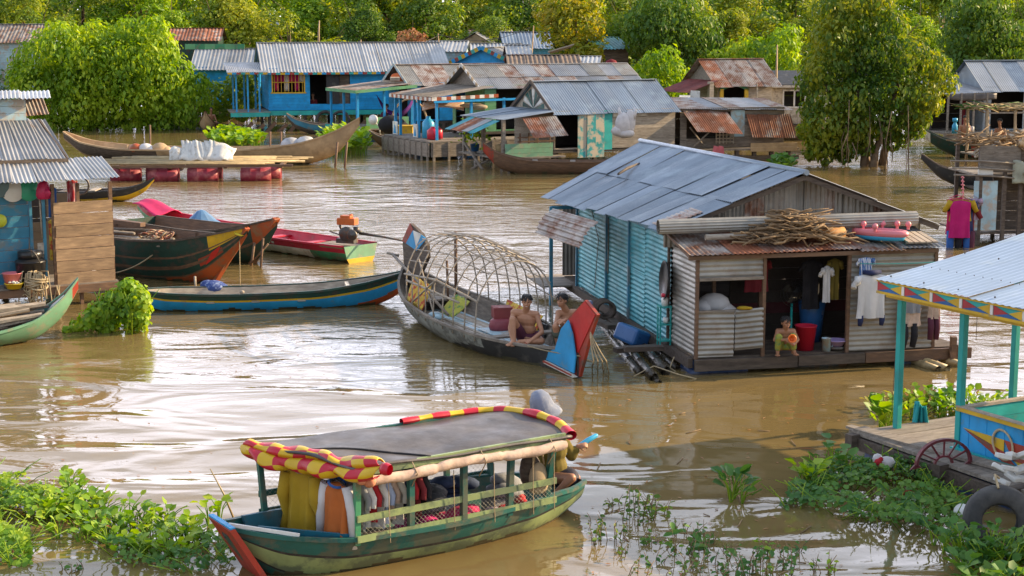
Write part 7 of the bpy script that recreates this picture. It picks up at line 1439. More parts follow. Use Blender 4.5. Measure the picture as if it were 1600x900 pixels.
b = MB(); P_ = [D(588, 148, 72), D(604, 172, 71.5), D(622, 178, 71.2), D(640, 166, 71), D(650, 142, 71)]
hm3 = hermite([(i, *p) for i, p in enumerate(P_)])
b.grid(lambda u, v: V(tuple(hm3(u * 4))) + V(((v - .5) * .2 * math.sin(u * 3.14), (v - .5) * .9 * math.sin(u * 3.14), -.16 * math.sin(v * 3.14) * math.sin(u * 3.14))), 20, 8); single('hammock', 'purple hammock slung across the porch of the blue gabled house', 'hammock', b, cloth('cloth_purple', (.14, .03, .26)), P_[2], thick=.015)
q = D(624, 124, 72.2); b = MB(); b.ball(q, (.36, .3, .3), 12); b.ball(q + V((.25, 0, -.05)), (.28, .25, .25), 10); b.ball(q + V((-.2, 0, .02)), (.22, .2, .25), 10); single('orange_net', 'bright orange net bundle lying on the porch roof', 'net', b, M('net_orange', (.62, .13, .03), .8, 0, .2, 6, isl=0, bump=.6, bs=12), q)
q = D(614, 128, 71.6); b = MB(); b.box(q, (.9, .3, .1), (0, .1, .3)); b.box(q + V((.1, -.1, .14)), (.4, .24, .14), (.1, 0, .2)); single('scrap', 'pale scrap boards on the porch roof beside the orange net', 'board', b, wood_pale, q)
b = MB(); q = D(640, 195, 69); P_ = [q + V((.75 * math.cos(k * .26), -.1, .1 + 1.0 * math.sin(k * .26))) for k in range(13)]; b.tube(P_, .04, 6); single('hoop', 'pale bent hoop standing in front of the hammock porch', 'hoop', b, wood_sand, q)
for (px, py, d_, s_, m, lb) in ((612, 195, 68.5, .42, c_black, 'black bundle on the boat deck in front of the hammock porch'), (633, 204, 67.5, .32, p_yellow, 'yellow crate beside the black bundle before the hammock porch'), (583, 187, 69, .22, pl_white, 'white fan head on a bent stalk before the hammock porch')):
    q = D(px, py, d_); b = MB()
    if 'crate' in lb: b.box(q, (.65, .5, .38)); b.box(q + V((0, 0, .2)), (.7, .55, .05))
    elif 'fan' in lb: b.lathe([(.001, -.05), (s_, -.03), (s_, .03), (.001, .08)], q, 16, (-.5, -1, .2)); b.tube([q, q + V((.25, 0, -.3)), q + V((.32, 0, -.75))], .03, 6)
    else: b.ball(q, (.6, .4, .42), 12); b.ball(q + V((.35, 0, -.1)), (.4, .3, .3), 10)
    single(['bundle', 'crate', 'fan'][0 if 'bundle' in lb else (1 if 'crate' in lb else 2)], lb, ['bundle', 'crate', 'fan'][0 if 'bundle' in lb else (1 if 'crate' in lb else 2)], b, m, q)
# ---- house with the painted porch (fourth)
lb = D(757, 205, 62.8); H4 = Cabin('frieze_house', 'green walled house with long weathered tin roof and a painted porch edge', (lb.x, lb.y, 0), R(27), 7.0, 2.9, .95, 2.75, 3.50, [tin_grey, tin_zinc, tin_old], p_palegreen, [(.5, 2.2, 1.0, 2.6), (2.6, 4.4, 1.0, 2.5)], gable=wood_grey, over=.25, ox=.3, rows=2, left_holes=[(.3, 1.2, 1.0, 2.6)])
t = H4.t; H4.bargeboard([p_white, wood_sand], 9, .12)
lean(t, 'porch_roof', (-2.6, 3.3, 2.36), (-2.6, -1.0, 2.36), (-.1, 3.3, 2.72), [wood_grey, tin_old], (0, 1, 0)); b = MB()
for i in range(20): b.box((-2.62, 3.2 - i * .215, 2.29), (.02, .215, .13), mi=i % 2)
for i in range(14): b.box((-2.6 + i * .2, -1.02, 2.31 + i * .006), (.2, .02, .13), mi=i % 2)
b.build('porch_frieze', [p_white, p_orange], t); b = MB(); b.bar((-2.6, -1.0, 2.2), (1.2, -1.0, 2.25), .05, .08); b.build('porch_beam', p_blue, t)
b = MB()
for x, y in ((-2.45, 3.1), (-2.45, 2.6), (-2.45, 1.2), (-2.45, .8), (-2.45, -.9), (-1.0, -.9), (.4, -.9)): b.bar((x, y, .75), (x, y, 2.3), .09, .09, (0, 1, 0))
b.build('porch_post', p_sky, t); b = MB(); b.boards((-2.9, -1.3, .68), (5.4, 0, 0), (0, 4.6, 0), 10, .06, off=(0, 0, 1)); b.build('porch_floor', wood_grey, t)
b = MB(); b.boards((-2.9, -1.34, .15), (5.4, 0, 0), (0, 0, .52), 2, .04, off=(0, -1, 0)); b.boards((-2.94, 3.3, .15), (0, -4.6, 0), (0, 0, .52), 2, .04, off=(-1, 0, 0)); b.build('deck_side', wood_grey, t)
b = MB()
for i in range(9): b.bar((-2.8 + i * .62, -1.4, -.3), (-2.8 + i * .62, -1.4, .7), .09, .06, (0, 1, 0)); b.bar((-2.98, 3.2 - i * .55, -.3), (-2.98, 3.2 - i * .55, .7), .06, .09, (0, 1, 0))
b.build('deck_post', wood_grey, t)
for y0, y1 in ((3.2, 2.75), (1.15, .75)): b = MB(); b.boards((-2.5, y0, .75), (0, y1 - y0, 0), (0, 0, .52), 1, .04, off=(-1, 0, 0)); b.build('porch_panel', p_white, t); b = MB(); b.prism([(-2.55, y0 - .1, .8), (-2.55, y1 + .1, .8), (-2.55, (y0 + y1) / 2, 1.15)], (-.01, 0, 0)); b.build('painted_motif', p_sky, t)
for (px, py, d_, m, lb, kind) in ((669, 172, 62, pl_sky, 'big blue water bottle standing at the porch post', 'bottle'), (683, 193, 61.5, pl_red, 'red gas bottle on the painted porch floor', 'bottle'), (676, 198, 61.2, pl_red, 'small red can beside the red gas bottle', 'can')):
    q = D(px, py, d_); q.z = .75; hh = .85 if 'blue' in lb else (.5 if 'gas' in lb else .25); r_ = .24 if 'blue' in lb else (.22 if 'gas' in lb else .12); b = MB(); b.lathe([(.001, 0), (r_, .02), (r_, hh * .7), (r_ * .6, hh * .85), (r_ * .35, hh * .9), (r_ * .35, hh), (.001, hh)], q, 16); single('bottle' if kind == 'bottle' else 'can', lb, kind, b, m, q)
    if 'blue' in lb: b = MB(); b.box((q.x, q.y, q.z + .3 - .3), (.01, .01, .01))
q = D(693, 172, 62.3); b = MB()
def aw_(u, v): return q + V((-.8 + 1.6 * u, -.5 + .5 * v, .14 * math.sin(u * 3.1) + .3 * v))
b.grid(aw_, 14, 4); single('striped_mat', 'orange and white striped mat over a rack on the painted porch', 'mat', b, M('stripe_orange', (.55, .25, .10), .8, 0, .1, 3, col2=(.6, .5, .42), amt=.5, ws=7, isl=0, st=(.3, 3, 4)), q, thick=.02)
b = MB(); q = D(738, 165, 61.8); b.ball(q, (.5, .25, .10), 10); b.ball(q + V((.25, 0, -.05)), (.35, .2, .12), 10); single('cloth', 'cream cloth draped over the porch rail of the green house', 'cloth', b, c_tan, q)
# ---- house with the sunburst gable and teal doors (fifth)
lb = D(866, 240, 57.6); H5 = Cabin('teal_door_house', 'wooden house with blue grey tin roof, sunburst gable and worn teal folding doors', (lb.x, lb.y, 0), R(27), 5.1, 3.1, .62, 2.02, 3.02, [tin_new], wood_pale, [(.02, .86, .66, 1.95), (.86, 2.35, .62, 2.0)], gable=p_cream, over=.22, ox=.12, rows=1, pitch=.10)
t = H5.t
for i in range(3): b = MB(); b.boards((.9 + .37 * i, -.10 - .03 * (i % 2), .32), (.36, 0, 0), (0, 0, 1.62), 1, .03, off=(0, -1, 0)); b.build('door_leaf', p_tealworn, t)
b = MB(); b.boards((2.02, -.05, .5), (.34, 0, 0), (0, 0, 1.5), 1, .03, off=(0, -1, 0)); b.build('door_leaf', p_teal, t)
b = MB(); c = V((-.035, 1.55, 2.05))
for k in range(9):
    a0 = math.pi * (k + .12) / 9; a1 = math.pi * (k + .88) / 9
    rr = lambda a: min(.85, .95 / max(.35, abs(math.sin(a)) + .62 * abs(math.cos(a))))
    b.prism([c, c + V((0, math.cos(a0) * rr(a0), math.sin(a0) * rr(a0) * .85)), c + V((0, math.cos(a1) * rr(a1), math.sin(a1) * rr(a1) * .85))], (-.012, 0, 0), mi=k % 3)
b.build('sunburst', [p_dkgreen, p_white, p_sea], t)
b = MB(); 
for sg in (0, 1):
    P_ = V((-.16, -.2 if sg == 0 else 3.3, 1.92)); b.bar(P_, V((-.16, 1.55, 3.04)), .03, .12)
b.build('bargeboard', wood_dark, t)
lean(t, 'front_roof', (-2.3, 3.0, 1.78), (-2.3, -.4, 1.78), (-.1, 3.0, 2.05), tin_new)
b = MB()
for x, y in ((-2.2, 2.9), (-2.2, -.3), (-.9, -.3), (-2.2, 1.3)): b.bar((x, y, .2), (x, y, 1.8), .12, .12, (0, 1, 0))
b.build('porch_post', wood_grey, t); b = MB(); b.boards((-2.4, -.5, .40), (2.6, 0, 0), (0, 3.5, 0), 8, .06, off=(0, 0, 1)); b.build('porch_floor', wood_grey, t)
lean(t, 'awning', (-1.45, -1.25, 1.18), (-.15, -1.25, 1.22), (-1.45, -.35, 1.82), [tin_rust, tin_old], (0, 0, 1), .6)
lean(t, 'awning', (-3.3, 2.2, 1.35), (-3.3, -.2, 1.35), (-2.3, 2.2, 1.75), [tin_sea, tin_rust, tin_pale], (0, 1, 2), .5)
b = MB(); b.boards((-2.2, -.42, .42), (1.9, 0, 0), (0, 0, .52), 3, .03, off=(0, -1, 0)); b.build('porch_panel', p_mint, t)
b = MB()
for x in (-1.6, -1.25, -.9, -.4): b.bar((x, -.42, .9), (x, -.42, 1.3), .05, .04, (0, 1, 0))
for z in (1.0, 1.15): b.bar((-1.7, -.43, z), (-.2, -.43, z), .03, .05)
b.build('porch_rail', wood_brown, t)
b = MB(); b.bar((-2.4, -.55, .12), (7.2, -.55, .14), .2, .25); b.bar((-2.4, -1.1, .08), (2.0, -1.1, .08), .2, .2); b.build('float_timbers', wood_dark, t)
b = MB(); b.boards((2.4, -.05, 1.76), (1.5, 0, 0), (0, 0, .2), 1, .03, off=(0, -1, 0)); b.build('patch_board', p_cream, t)
q = D(974, 196, 56.6); b = MB(); b.ball(q, (.30, .22, .46), 16); b.ball(q + V((.24, .02, .12)), (.19, .17, .44), 14); b.ball(q + V((-.14, 0, -.2)), (.30, .2, .2), 12); b.ball(q + V((.1, -.05, -.28)), (.3, .2, .16), 12); b.tube([q + V((.3, 0, .2)), q + V((.42, 0, .5)), q + V((.4, .1, .62))], [.12, .06, .03], 8); b.tube([q + V((-.1, 0, .3)), q + V((-.16, .1, .62))], [.1, .03], 8); single('plastic_bag', 'big translucent white plastic bag hanging beside the teal doors', 'bag', b, bag_m, q)
q = D(742, 232, 58.2); b = MB(); pail(b, V((q.x, q.y, q.z - .1)), .14, .17, .26); single('flower_pot', 'blue flower pot with a green plant on a stake before the teal door house', 'flower pot', b, pl_blue, q)
leaf_mesh('foliage', np.array(q)[None] * 0 + nrg.normal(size=(120, 3)) * np.array([.28, .2, .2]) + np.array([0, 0, .42]), unit(120) + np.array([0, -.4, .6]), .16, leaf_vine, bpy.data.objects['flower_pot'])
b = MB(); b.tube([D(725, 222, 58), D(752, 262, 57), D(758, 268, 57)], .05, 6); b.tube([D(742, 235, 58.2), D(744, 275, 57.5)], .06, 6); b.tube([D(728, 268, 57.4), D(768, 248, 57.2)], .04, 6); single('landing_poles', 'crossed grey poles at the water edge under the flower pot', 'poles', b, wood_grey, D(742, 262, 57.4))
q = D(782, 238, 57.6); b = MB(); b.lathe([(.001, 0), (.16, 0), (.2, .25), (.16, .28), (.001, .28)], q, 12); single('basket', 'straw basket on the deck left of the teal door house', 'basket', b, thatch, q)
# ---- lean-to with rusty awnings (sixth)
lb = D(1062, 236, 60.2); H6f = Fr((lb.x, lb.y, 0), R(15)); t = thing('lean_to', 'low plank annex with rust red awnings right of the teal door house', 'annex', H6f.loc, H6f.rz)
b = MB(); wall_open(b, (0, 0, .5), (4.2, 0, 0), 1.5, [(.25, 2.0, .35, 1.35)]); b.boards((4.2, 0, .5), (0, 2.5, 0), (0, 0, 1.5), 8, .03); b.build('wall', wood_grey, t)
lean(t, 'roof', (-.15, -.2, 1.98), (4.5, -.2, 1.88), (-.15, 2.6, 2.3), [tin_grey, tin_old], (0, 0, 1)); lean(t, 'awning', (.35, -.95, 1.15), (2.1, -.95, 1.08), (.05, -.1, 1.92), [tin_rust, tin_rust, tin_zinc], (0, 1, 0, 2), .55); lean(t, 'awning', (2.75, -.5, .88), (4.5, -.5, .82), (2.65, -.1, 1.75), [tin_rust], (0,), .5)
b = MB(); b.boards((2.02, -.05, .9), (.55, 0, 0), (0, 0, 1.0), 1, .02, off=(0, -1, 0)); b.build('blue_panel', p_lightblue, t)
b = MB()
for i in range(6): b.bar((1.35, -.2, .72 + i * .13), (2.1, -.2, .72 + i * .13), .03, .04); b.bar((1.38 + i * .14, -.2, .65), (1.38 + i * .14, -.2, 1.42), .03, .04, (0, 1, 0))
b.build('lattice', wood_pale, t); b = MB(); b.boards((0, .9, .5), (4, 0, 0), (0, 0, 1.4), 4, .03); b.build('inner_wall', dark_in, t)
b = MB(); b.boards((-.2, -.6, .42), (4.8, 0, 0), (0, 3, 0), 7, .06, off=(0, 0, 1)); b.bar((.2, -.5, 1.3), (.9, -.2, .6), .03, .05); b.bar((.3, -.4, .5), (.9, -.85, 1.2), .03, .05); b.build('deck', wood_grey, t)
b = MB()
for i in range(7): b.bar((i * .7, -.5, -.2), (i * .7, -.5, .45), .14, .14, (0, 1, 0))
b.bar((-.3, -.55, .12), (4.6, -.5, .12), .2, .16); b.build('pile', wood_dark, t)
b = MB(); b.boards((2.6, -.62, .36), (1.9, 0, 0), (0, 0, .32), 2, .03, off=(0, -1, 0)); b.build('deck_side', wood_sand, t)
for k, px in enumerate((1112, 1120)): q = D(px, 243, 58.6); b = MB(); b.prism([q, q + V((.28, 0, .05)), q + V((.24, 0, .32)), q + V((.08, .05, .36))], (0, .05, 0)); single('painted_board', ['left of two red painted bow boards showing over the roof', 'right of two red painted bow boards showing over the roof'][k], 'bow board', b, M('board_pinkred', (.52, .10, .11), .5, isl=0), q)
# ---- small house with rusty red roof (seventh)
lb = D(1122, 175, 68.5); H7 = Cabin('rusty_house', 'small plank house with streaked rust red roof and a yellow framed doorway', (lb.x, lb.y, 0), R(22), 2.6, 2.6, 1.35, 2.72, 3.62, [tin_rust, tin_old], wood_pale, [(.05, 1.35, 1.35, 2.5)], gable=wood_grey, over=.35, ox=.3, roof2=tin_old)
t = H7.t; lean(t, 'awning', (-1.7, 2.3, 2.25), (-1.7, -.4, 2.25), (-.2, 2.3, 2.75), tin_red)
b = MB(); b.bar((.1, -.1, 1.35), (.1, -.1, 2.4), .16, .06, (0, 1, 0)); b.bar((1.3, -.1, 1.35), (1.3, -.1, 2.4), .18, .06, (0, 1, 0)); b.build('door_frame', p_yellow, t)
b = MB(); b.bar((0, -.1, 2.35), (.7, -.1, 2.62), .06, .12); b.bar((.7, -.1, 2.62), (1.4, -.1, 2.35), .06, .12); b.build('door_arch', p_green, t)
b = MB(); b.bar((-.55, -.3, .6), (-.55, -.3, 2.72), .2, .2, (0, 1, 0)); b.bar((1.7, -.3, .6), (1.7, -.3, 2.6), .06, .06, (0, 1, 0)); b.build('porch_post', wood_pale, t)
b = MB(); b.boards((-.8, -.5, 1.28), (3.6, 0, 0), (0, 1, 0), 4, .06, off=(0, 0, 1)); b.build('porch_floor', wood_grey, t)
q = D(1078, 156, 66); b = MB(); b.prism([q + V((-.45, 0, -.1)), q + V((.45, 0, -.15)), q + V((.4, .3, .1)), q + V((-.4, .3, .12))], (0, 0, .06)); b.prism([q + V((.0, 0, -.1)), q + V((.4, 0, -.1)), q + V((.42, .1, .35)), q + V((.05, .1, .38))], (0, .08, 0)); single('foam_sheets', 'white foam sheets stacked on the annex roof beside the rusty house', 'sheets', b, foam_m, q)
# ---- cream houseboat (eighth)
lb = D(1196, 208, 71.5); t = thing('houseboat', 'cream painted houseboat with flat black roof and a paired window', 'houseboat', (lb.x, lb.y, 0), R(4)); b = MB(); wall_open(b, (0, 0, .75), (3.2, 0, 0), 1.65, [(.75, 1.75, .75, 1.45)], bh=.28); b.boards((3.2, 0, .75), (0, 2.4, 0), (0, 0, 1.65), 6, .03, off=(1, 0, 0)); b.build('wall', p_cream, t)
b = MB(); b.bar((.72, -.04, 1.47), (1.78, -.04, 1.47), .05, .07); b.bar((.72, -.04, 2.22), (1.78, -.04, 2.22), .05, .07)
for x in (.75, 1.25, 1.75): b.bar((x, -.04, 1.47), (x, -.04, 2.22), .07, .05, (0, 1, 0))
b.build('window_frame', p_white, t); b = MB(); b.boards((.05, .8, .75), (3, 0, 0), (0, 0, 1.6), 4, .03); b.build('inner_wall', dark_in, t)
b = MB(); b.prism([(-.3, -.3, 2.42), (3.5, -.3, 2.42), (3.4, 1.4, 3.0), (-.2, 1.4, 3.0)], (0, 0, .06)); b.prism([(-.2, 1.4, 3.0), (3.4, 1.4, 3.0), (3.4, 2.6, 2.5), (-.2, 2.6, 2.5)], (0, 0, .06)); b.build('roof', p_black, t); b = MB(); b.bar((-.3, -.32, 2.40), (3.5, -.32, 2.40), .05, .1); b.build('eave_board', p_cream, t)
hh = Hull([(-1.2, .2, .8, .2), (0, .95, .62, -.2), (3, 1.1, .60, -.2), (4, .7, .7, -.1)]); b = hh.outer(20, 10); b.v = [(x, y + 1.0, z) for x, y, z in b.v]; b.build('hull', wood_sand, t); b = MB(); b.boards((-.8, -.1, .62), (4.4, 0, 0), (0, 2.2, 0), 6, .05, off=(0, 0, 1)); b.build('deck', wood_brown, t)
# ---- right hand tin house (ninth), thatched shelter
lb = D(1535, 215, 65); H9 = Cabin('tin_house', 'tin roofed house with dark open porch at the far right, behind the thatched shelter', (lb.x, lb.y, 0), R(10), 5, 3.2, .85, 2.62, 3.62, [tin_new, tin_pale], M('tin_wall', (.36, .41, .46), .5, .4, .15, 2, isl=.05), [(.3, 1.7, .9, 2.55)], gable=tin_new, over=.35, ox=.15)
t = H9.t; lean(t, 'porch_roof', (-1.9, -.6, 2.35), (.2, -.6, 2.42), (-1.9, 2.8, 2.75), tin_grey); b = MB(); b.boards((-2.1, -.9, .78), (4.5, 0, 0), (0, 3.6, 0), 9, .06, off=(0, 0, 1)); b.build('porch_floor', wood_grey, t)
b = MB(); b.boards((-1.9, 2.2, .8), (2.0, 0, 0), (0, 0, 1.6), 5, .03); b.boards((-1.95, 2.2, .8), (0, -1.6, 0), (0, 0, 1.55), 4, .03); b.build('porch_wall', dark_in, t); b = MB()
for x in (-1.85, -1.3, -.75, -.2): b.bar((x, -.65, .2), (x, -.65, 2.4), .07, .07, (0, 1, 0))
b.bar((-.2, -.65, 1.6), (1.6, -.65, 1.6), .05, .06); b.build('porch_post', wood_grey, t); b = MB(); b.grid(lambda u, v: V((-1.9 + 2.1 * u, -.66, 2.38 - .22 * v - .08 * math.sin(u * 3.14) * v)), 12, 3); b.build('porch_valance', tarp_dark, t, thick=.01)
b = MB(); b.bar((-2.1, -.92, .7), (2.4, -.92, .7), .06, .2); b.build('edge_beam', wood_grey, t); b = MB(); b.bar((-.6, .6, .9), (-.6, .6, 2.2), .2, .04, (0, 1, 0)); b.build('red_curtain', c_maroon, t)
q = D(1492, 195, 63.4); q.z = .84; b = MB(); b.lathe([(.001, 0), (.11, 0), (.11, .32), (.06, .4), (.06, .46), (.10, .48), (.10, .6), (.001, .61)], q, 14); single('water_bottle', 'blue water dispenser bottle beside the shirtless man at the far right', 'bottle', b, pl_sky, q)
b = MB(); q = D(1519, 206, 63); b.lathe([(.001, 0), (.07, 0), (.07, .2), (.001, .22)], q, 10); single('jar', 'small pale jar on the porch floor right of the shirtless man', 'jar', b, foam_m, q)
TS = Fr(D(1538, 240, 56) * V((1, 1, 0)), R(6)); t = thing('thatched_shelter', 'thatched shelter on crooked poles beside the tin house at the far right', 'shelter', TS.loc, TS.rz)
b = MB()
for x, y in ((.05, 0), (1.05, 0), (2.2, 0), (.05, 1.8), (2.2, 1.8)): b.tube([(x, y, -.2), (x + .04, y, 1.0), (x, y, 2.12)], .05, 6)
b.build('post', wood_sand, t); b = MB()
for i in range(240): x = rng.uniform(-.2, 2.6); y = rng.uniform(-.35, 2); a = rng.gauss(0, .5); z = 2.12 + rng.uniform(0, .16); d = V((math.cos(a) * .35, math.sin(a) * .35, rng.gauss(-.02, .05))); b.tube([V((x, y, z)) - d, V((x, y, z + .02)), V((x, y, z)) + d], .022, 4, mi=0 if rng.random() < .75 else 1)
b.build('thatch_roof', [thatch, leaf_shade], t); b = MB(); b.boards((-.1, -.2, .5), (2.8, 0, 0), (0, 2.2, 0), 6, .05, off=(0, 0, 1)); b.boards((.0, -.25, .5), (1.6, 0, 0), (0, 0, .35), 2, .03, off=(0, -1, 0)); b.build('platform', wood_grey, t)
b = MB()
for i in range(34):
    a = D(1524 + rng.uniform(-3, 14), 240 + rng.uniform(-7, 7), 50 + rng.uniform(-.4, .4)); c = a + V((1.9 + rng.uniform(-.3, .4), rng.uniform(-.3, .3), .75 + rng.uniform(-.12, .12))); b.tube([a, a.lerp(c, .5) + V((0, 0, .05)), c], rng.uniform(.018, .04), 5)
single('stick_bundle', 'sheaf of long grey sticks leaning toward the water before the thatched shelter', 'sticks', b, wood_pale, D(1540, 245, 50), kind='stuff')
b = MB(); q = D(1560, 222, 50.5); b.tube([q, q + V((.8, 0, .3))], .09, 7); single('orange_log', 'short orange brown log lying in the sheaf of sticks', 'log', b, p_orange, q)
b = MB(); q = D(1530, 250, 49.6); b.boards(q + V((-.2, 0, -.9)), V((3.0, 0, 0)), V((0, 1.6, 0)), 5, .06, off=(0, 0, 1))
for i in range(5): b.bar(q + V((i * .6, .1, -1.4)), q + V((i * .6, .1, -.3)), .09, .09, (0, 1, 0))
single('stick_rack', 'low rack of boards carrying the sheaf of sticks', 'rack', b, wood_dark, q + V((0, 0, -1)))
# ---- roofs further back
def back_house(name, label, px0, px1, py_e, py_r, Y, rz, roof, wall, w=3.6, zf=.9, gable=None, **k):
    e0 = D(px0, py_e, Y); L_ = (px1 - px0) / FPX * Y / math.cos(rz); zr = D(px0, py_r, Y + w / 2).z
    return Cabin(name, label, (e0.x, Y, 0), rz, L_, w, zf, e0.z + .05, zr, roof, wall, gable=gable, over=.3, ox=.2, pitch=.2, amp=.025, spp=4, sw=.9, **k)
back_house('back_house', 'far grey roofed house at the left edge behind the vine thicket', -30, 72, 64, 38, 92, R(3), [tin_pale, tin_old], p_lightblue)
hb2 = back_house('back_house', 'house with a wide grey tin roof and blue wall right of the vine thicket', 304, 400, 106, 76, 86, R(2), [tin_grey, tin_pale], p_blue)
b = MB()
for i in range(6): b.box((-.1 + i * .52, -.62, D(300, 73, 85).z), (.52, .05, .28), mi=i % 2)
b.build('frieze', [p_palegreen, p_green], hb2.t)
back_house('back_house', 'dark green house with rusty roof sheets behind the vine thicket', 268, 338, 62, 44, 91, R(5), [tin_rust, tin_grey], p_dkgreen)
hb3 = back_house('back_house', 'bright blue gabled house with painted checks along its gable, behind the big blue house', 700, 790, 102, 72, 82, R(-86 + 180 - 90), [tin_grey], p_blue) if False else None
lb = D(690, 104, 81); GB = Cabin('gabled_house', 'bright blue gabled house with painted checks along its gable, behind the grey roofs', (lb.x + 4.0, 81, 0), R(78), 5, 4.0, .9, 3.02, 3.95, [tin_grey], p_blue, gable=p_blue, over=.35, ox=.3); GB.bargeboard(FZ, 14, .2)
back_house('back_house', 'house with shiny white tin roof between the blue gable and the plank shed', 664, 722, 80, 64, 88, R(-3), [tin_pale], p_lightblue); back_house('back_house', 'house with shiny white tin roof right of the blue gable', 742, 812, 84, 68, 87, R(2), [tin_pale], p_cream)
lb = D(700, 66, 96); GP = Cabin('plank_shed', 'pale plank gable of a far shed between the trees', (lb.x + 3.0, 95, 0), R(75), 4, 2.8, .9, 3.85, 4.65, [tin_grey], wood_sand, gable=wood_sand, over=.3, ox=.2)
back_house('back_house', 'dark shed with dull rusty roof far behind, beside the plank shed', 742, 800, 64, 46, 96, R(8), [tin_old, tin_red], wood_dark); back_house('back_house', 'far house with slate blue tin roof left of the yellowing tree', 792, 858, 74, 50, 92, R(6), [tin_new], p_wall)
back_house('back_house', 'red walled house with white tin roof under the yellowing tree', 798, 825, 86, 70, 80, R(4), [tin_pale], p_brick, w=2.4); back_house('back_house', 'brown shingled roof low behind the long weathered tin roof', 800, 900, 101, 86, 73, R(3), [M('shingle', (.20, .15, .12), .9, 0, .3, 3, isl=.3)], wood_brown, w=2.4); back_house('back_house', 'small white roofed lean-to right of the brown shingled roof', 898, 930, 98, 88, 74, R(-6), [tin_pale], wood_grey, w=2)
back_house('back_house', 'dark brown shed with teal roof under the trees right of the yellowing tree', 938, 982, 76, 58, 82, R(20), [M('tin_teal', (.08, .22, .24), .5, .3, .2, 2, isl=.1), tin_sea], wood_dark)
back_house('back_house', 'pale tin roof glimpsed through the wood left of the big blue house', 405, 432, 40, 30, 104, R(0), [tin_pale], wood_grey)
b = MB(); q = D(955, 106, 72); b.ball(q, (.35, .25, .4), 10); single('red_bundle', 'dark red bundle hanging at the end of the long weathered tin roof', 'bundle', b, c_maroon, q)
single('loose_sheet', 'loose pale sheet propped on the roofs under the yellowing tree', 'sheet', MB().prism([D(856, 82, 70), D(897, 70, 70), D(893, 74, 71.5), D(862, 84, 71)], (0, 0, .05)), wood_pale, D(870, 80, 70))
# ---- poles and wires over the village
for px, py0, py1, Y, lb in ((560, 130, 62, 84, 'bare pole rising behind the hammock porch roof'), (830, 100, 40, 88, 'thin bare pole between the slate blue roof and the yellowing tree'), (1213, 130, 70, 72, 'thin pole standing by the right edge of the rusty roof'), (688, 100, 52, 88, 'leaning bare pole by the painted blue gable')):
    a, c = D(px, py0, Y), D(px + rng.uniform(-4, 4), py1, Y); single('bamboo_pole', lb, 'pole', MB().tube([V((a.x, a.y, 1)), a, c], [.06, .05, .03], 6), wood_sand, V((a.x, a.y, 1)))
b = MB(); rope(b, [D(560, 64, 84), D(688, 54, 88), D(830, 42, 88)], .018, 4, .5, 14); single('wire', 'dark wire sagging between the bare poles over the village roofs', 'wire', b, iron, D(688, 54, 88))
b = MB(); rope(b, [H5.f.w(5.2, 0, 1.95), H6f.w(.2, -.2, 1.9)], .012, 4, .1); rope(b, [H9.f.w(-1.8, -.65, 2.0), H9.f.w(1.6, -.65, 1.9)], .012, 4, .15); single('washing_line', 'thin cord strung under the porch roof of the far right tin house', 'line', b, rope_m, H9.f.w(-1.8, -.65, 2.0))
# ================================================================ water plants
def poly_pts(poly, n):
    """n points of the water surface inside a patch outlined in the photo"""
    P = [G(x, y, 0) for x, y in poly]; xs = [p.x for p in P]; ys = [p.y for p in P]; out = []
    while len(out) < n:
        x = rng.uniform(min(xs), max(xs)); y = rng.uniform(min(ys), max(ys)); ins = False; j = len(P) - 1
        for i in range(len(P)):
            if (P[i].y > y) != (P[j].y > y) and x < (P[j].x - P[i].x) * (y - P[i].y) / (P[j].y - P[i].y) + P[i].x: ins = not ins
            j = i
        if ins: out.append((x, y))
    return out
def hyacinth(b, LP, LN, LU, LS, x, y, h=.28, n=5, s=.10):
    """one rosette of stalks with paddle leaves"""
    for k in range(n):
        a = rng.uniform(0, 6.28); r_ = rng.uniform(.04, .16); hh = h * rng.uniform(.5, 1.15); tip = V((x + math.cos(a) * r_, y + math.sin(a) * r_, hh)); mid = V((x + math.cos(a) * r_ * .35, y + math.sin(a) * r_ * .35, hh * .6))
        b.tube([(x, y, -.03), mid, tip], [.008, .007, .004], 4, cap=False)
        sz = s * rng.uniform(.7, 1.3); d = V((math.cos(a) * .7, math.sin(a) * .7, rng.uniform(.2, .9))).normalized(); nr = V((-math.cos(a) * .5 + rng.gauss(0, .35), -math.sin(a) * .5 + rng.gauss(0, .35), .75)); LP.append(tip + d * sz * .4); LN.append(nr); LU.append(d); LS.append(sz)
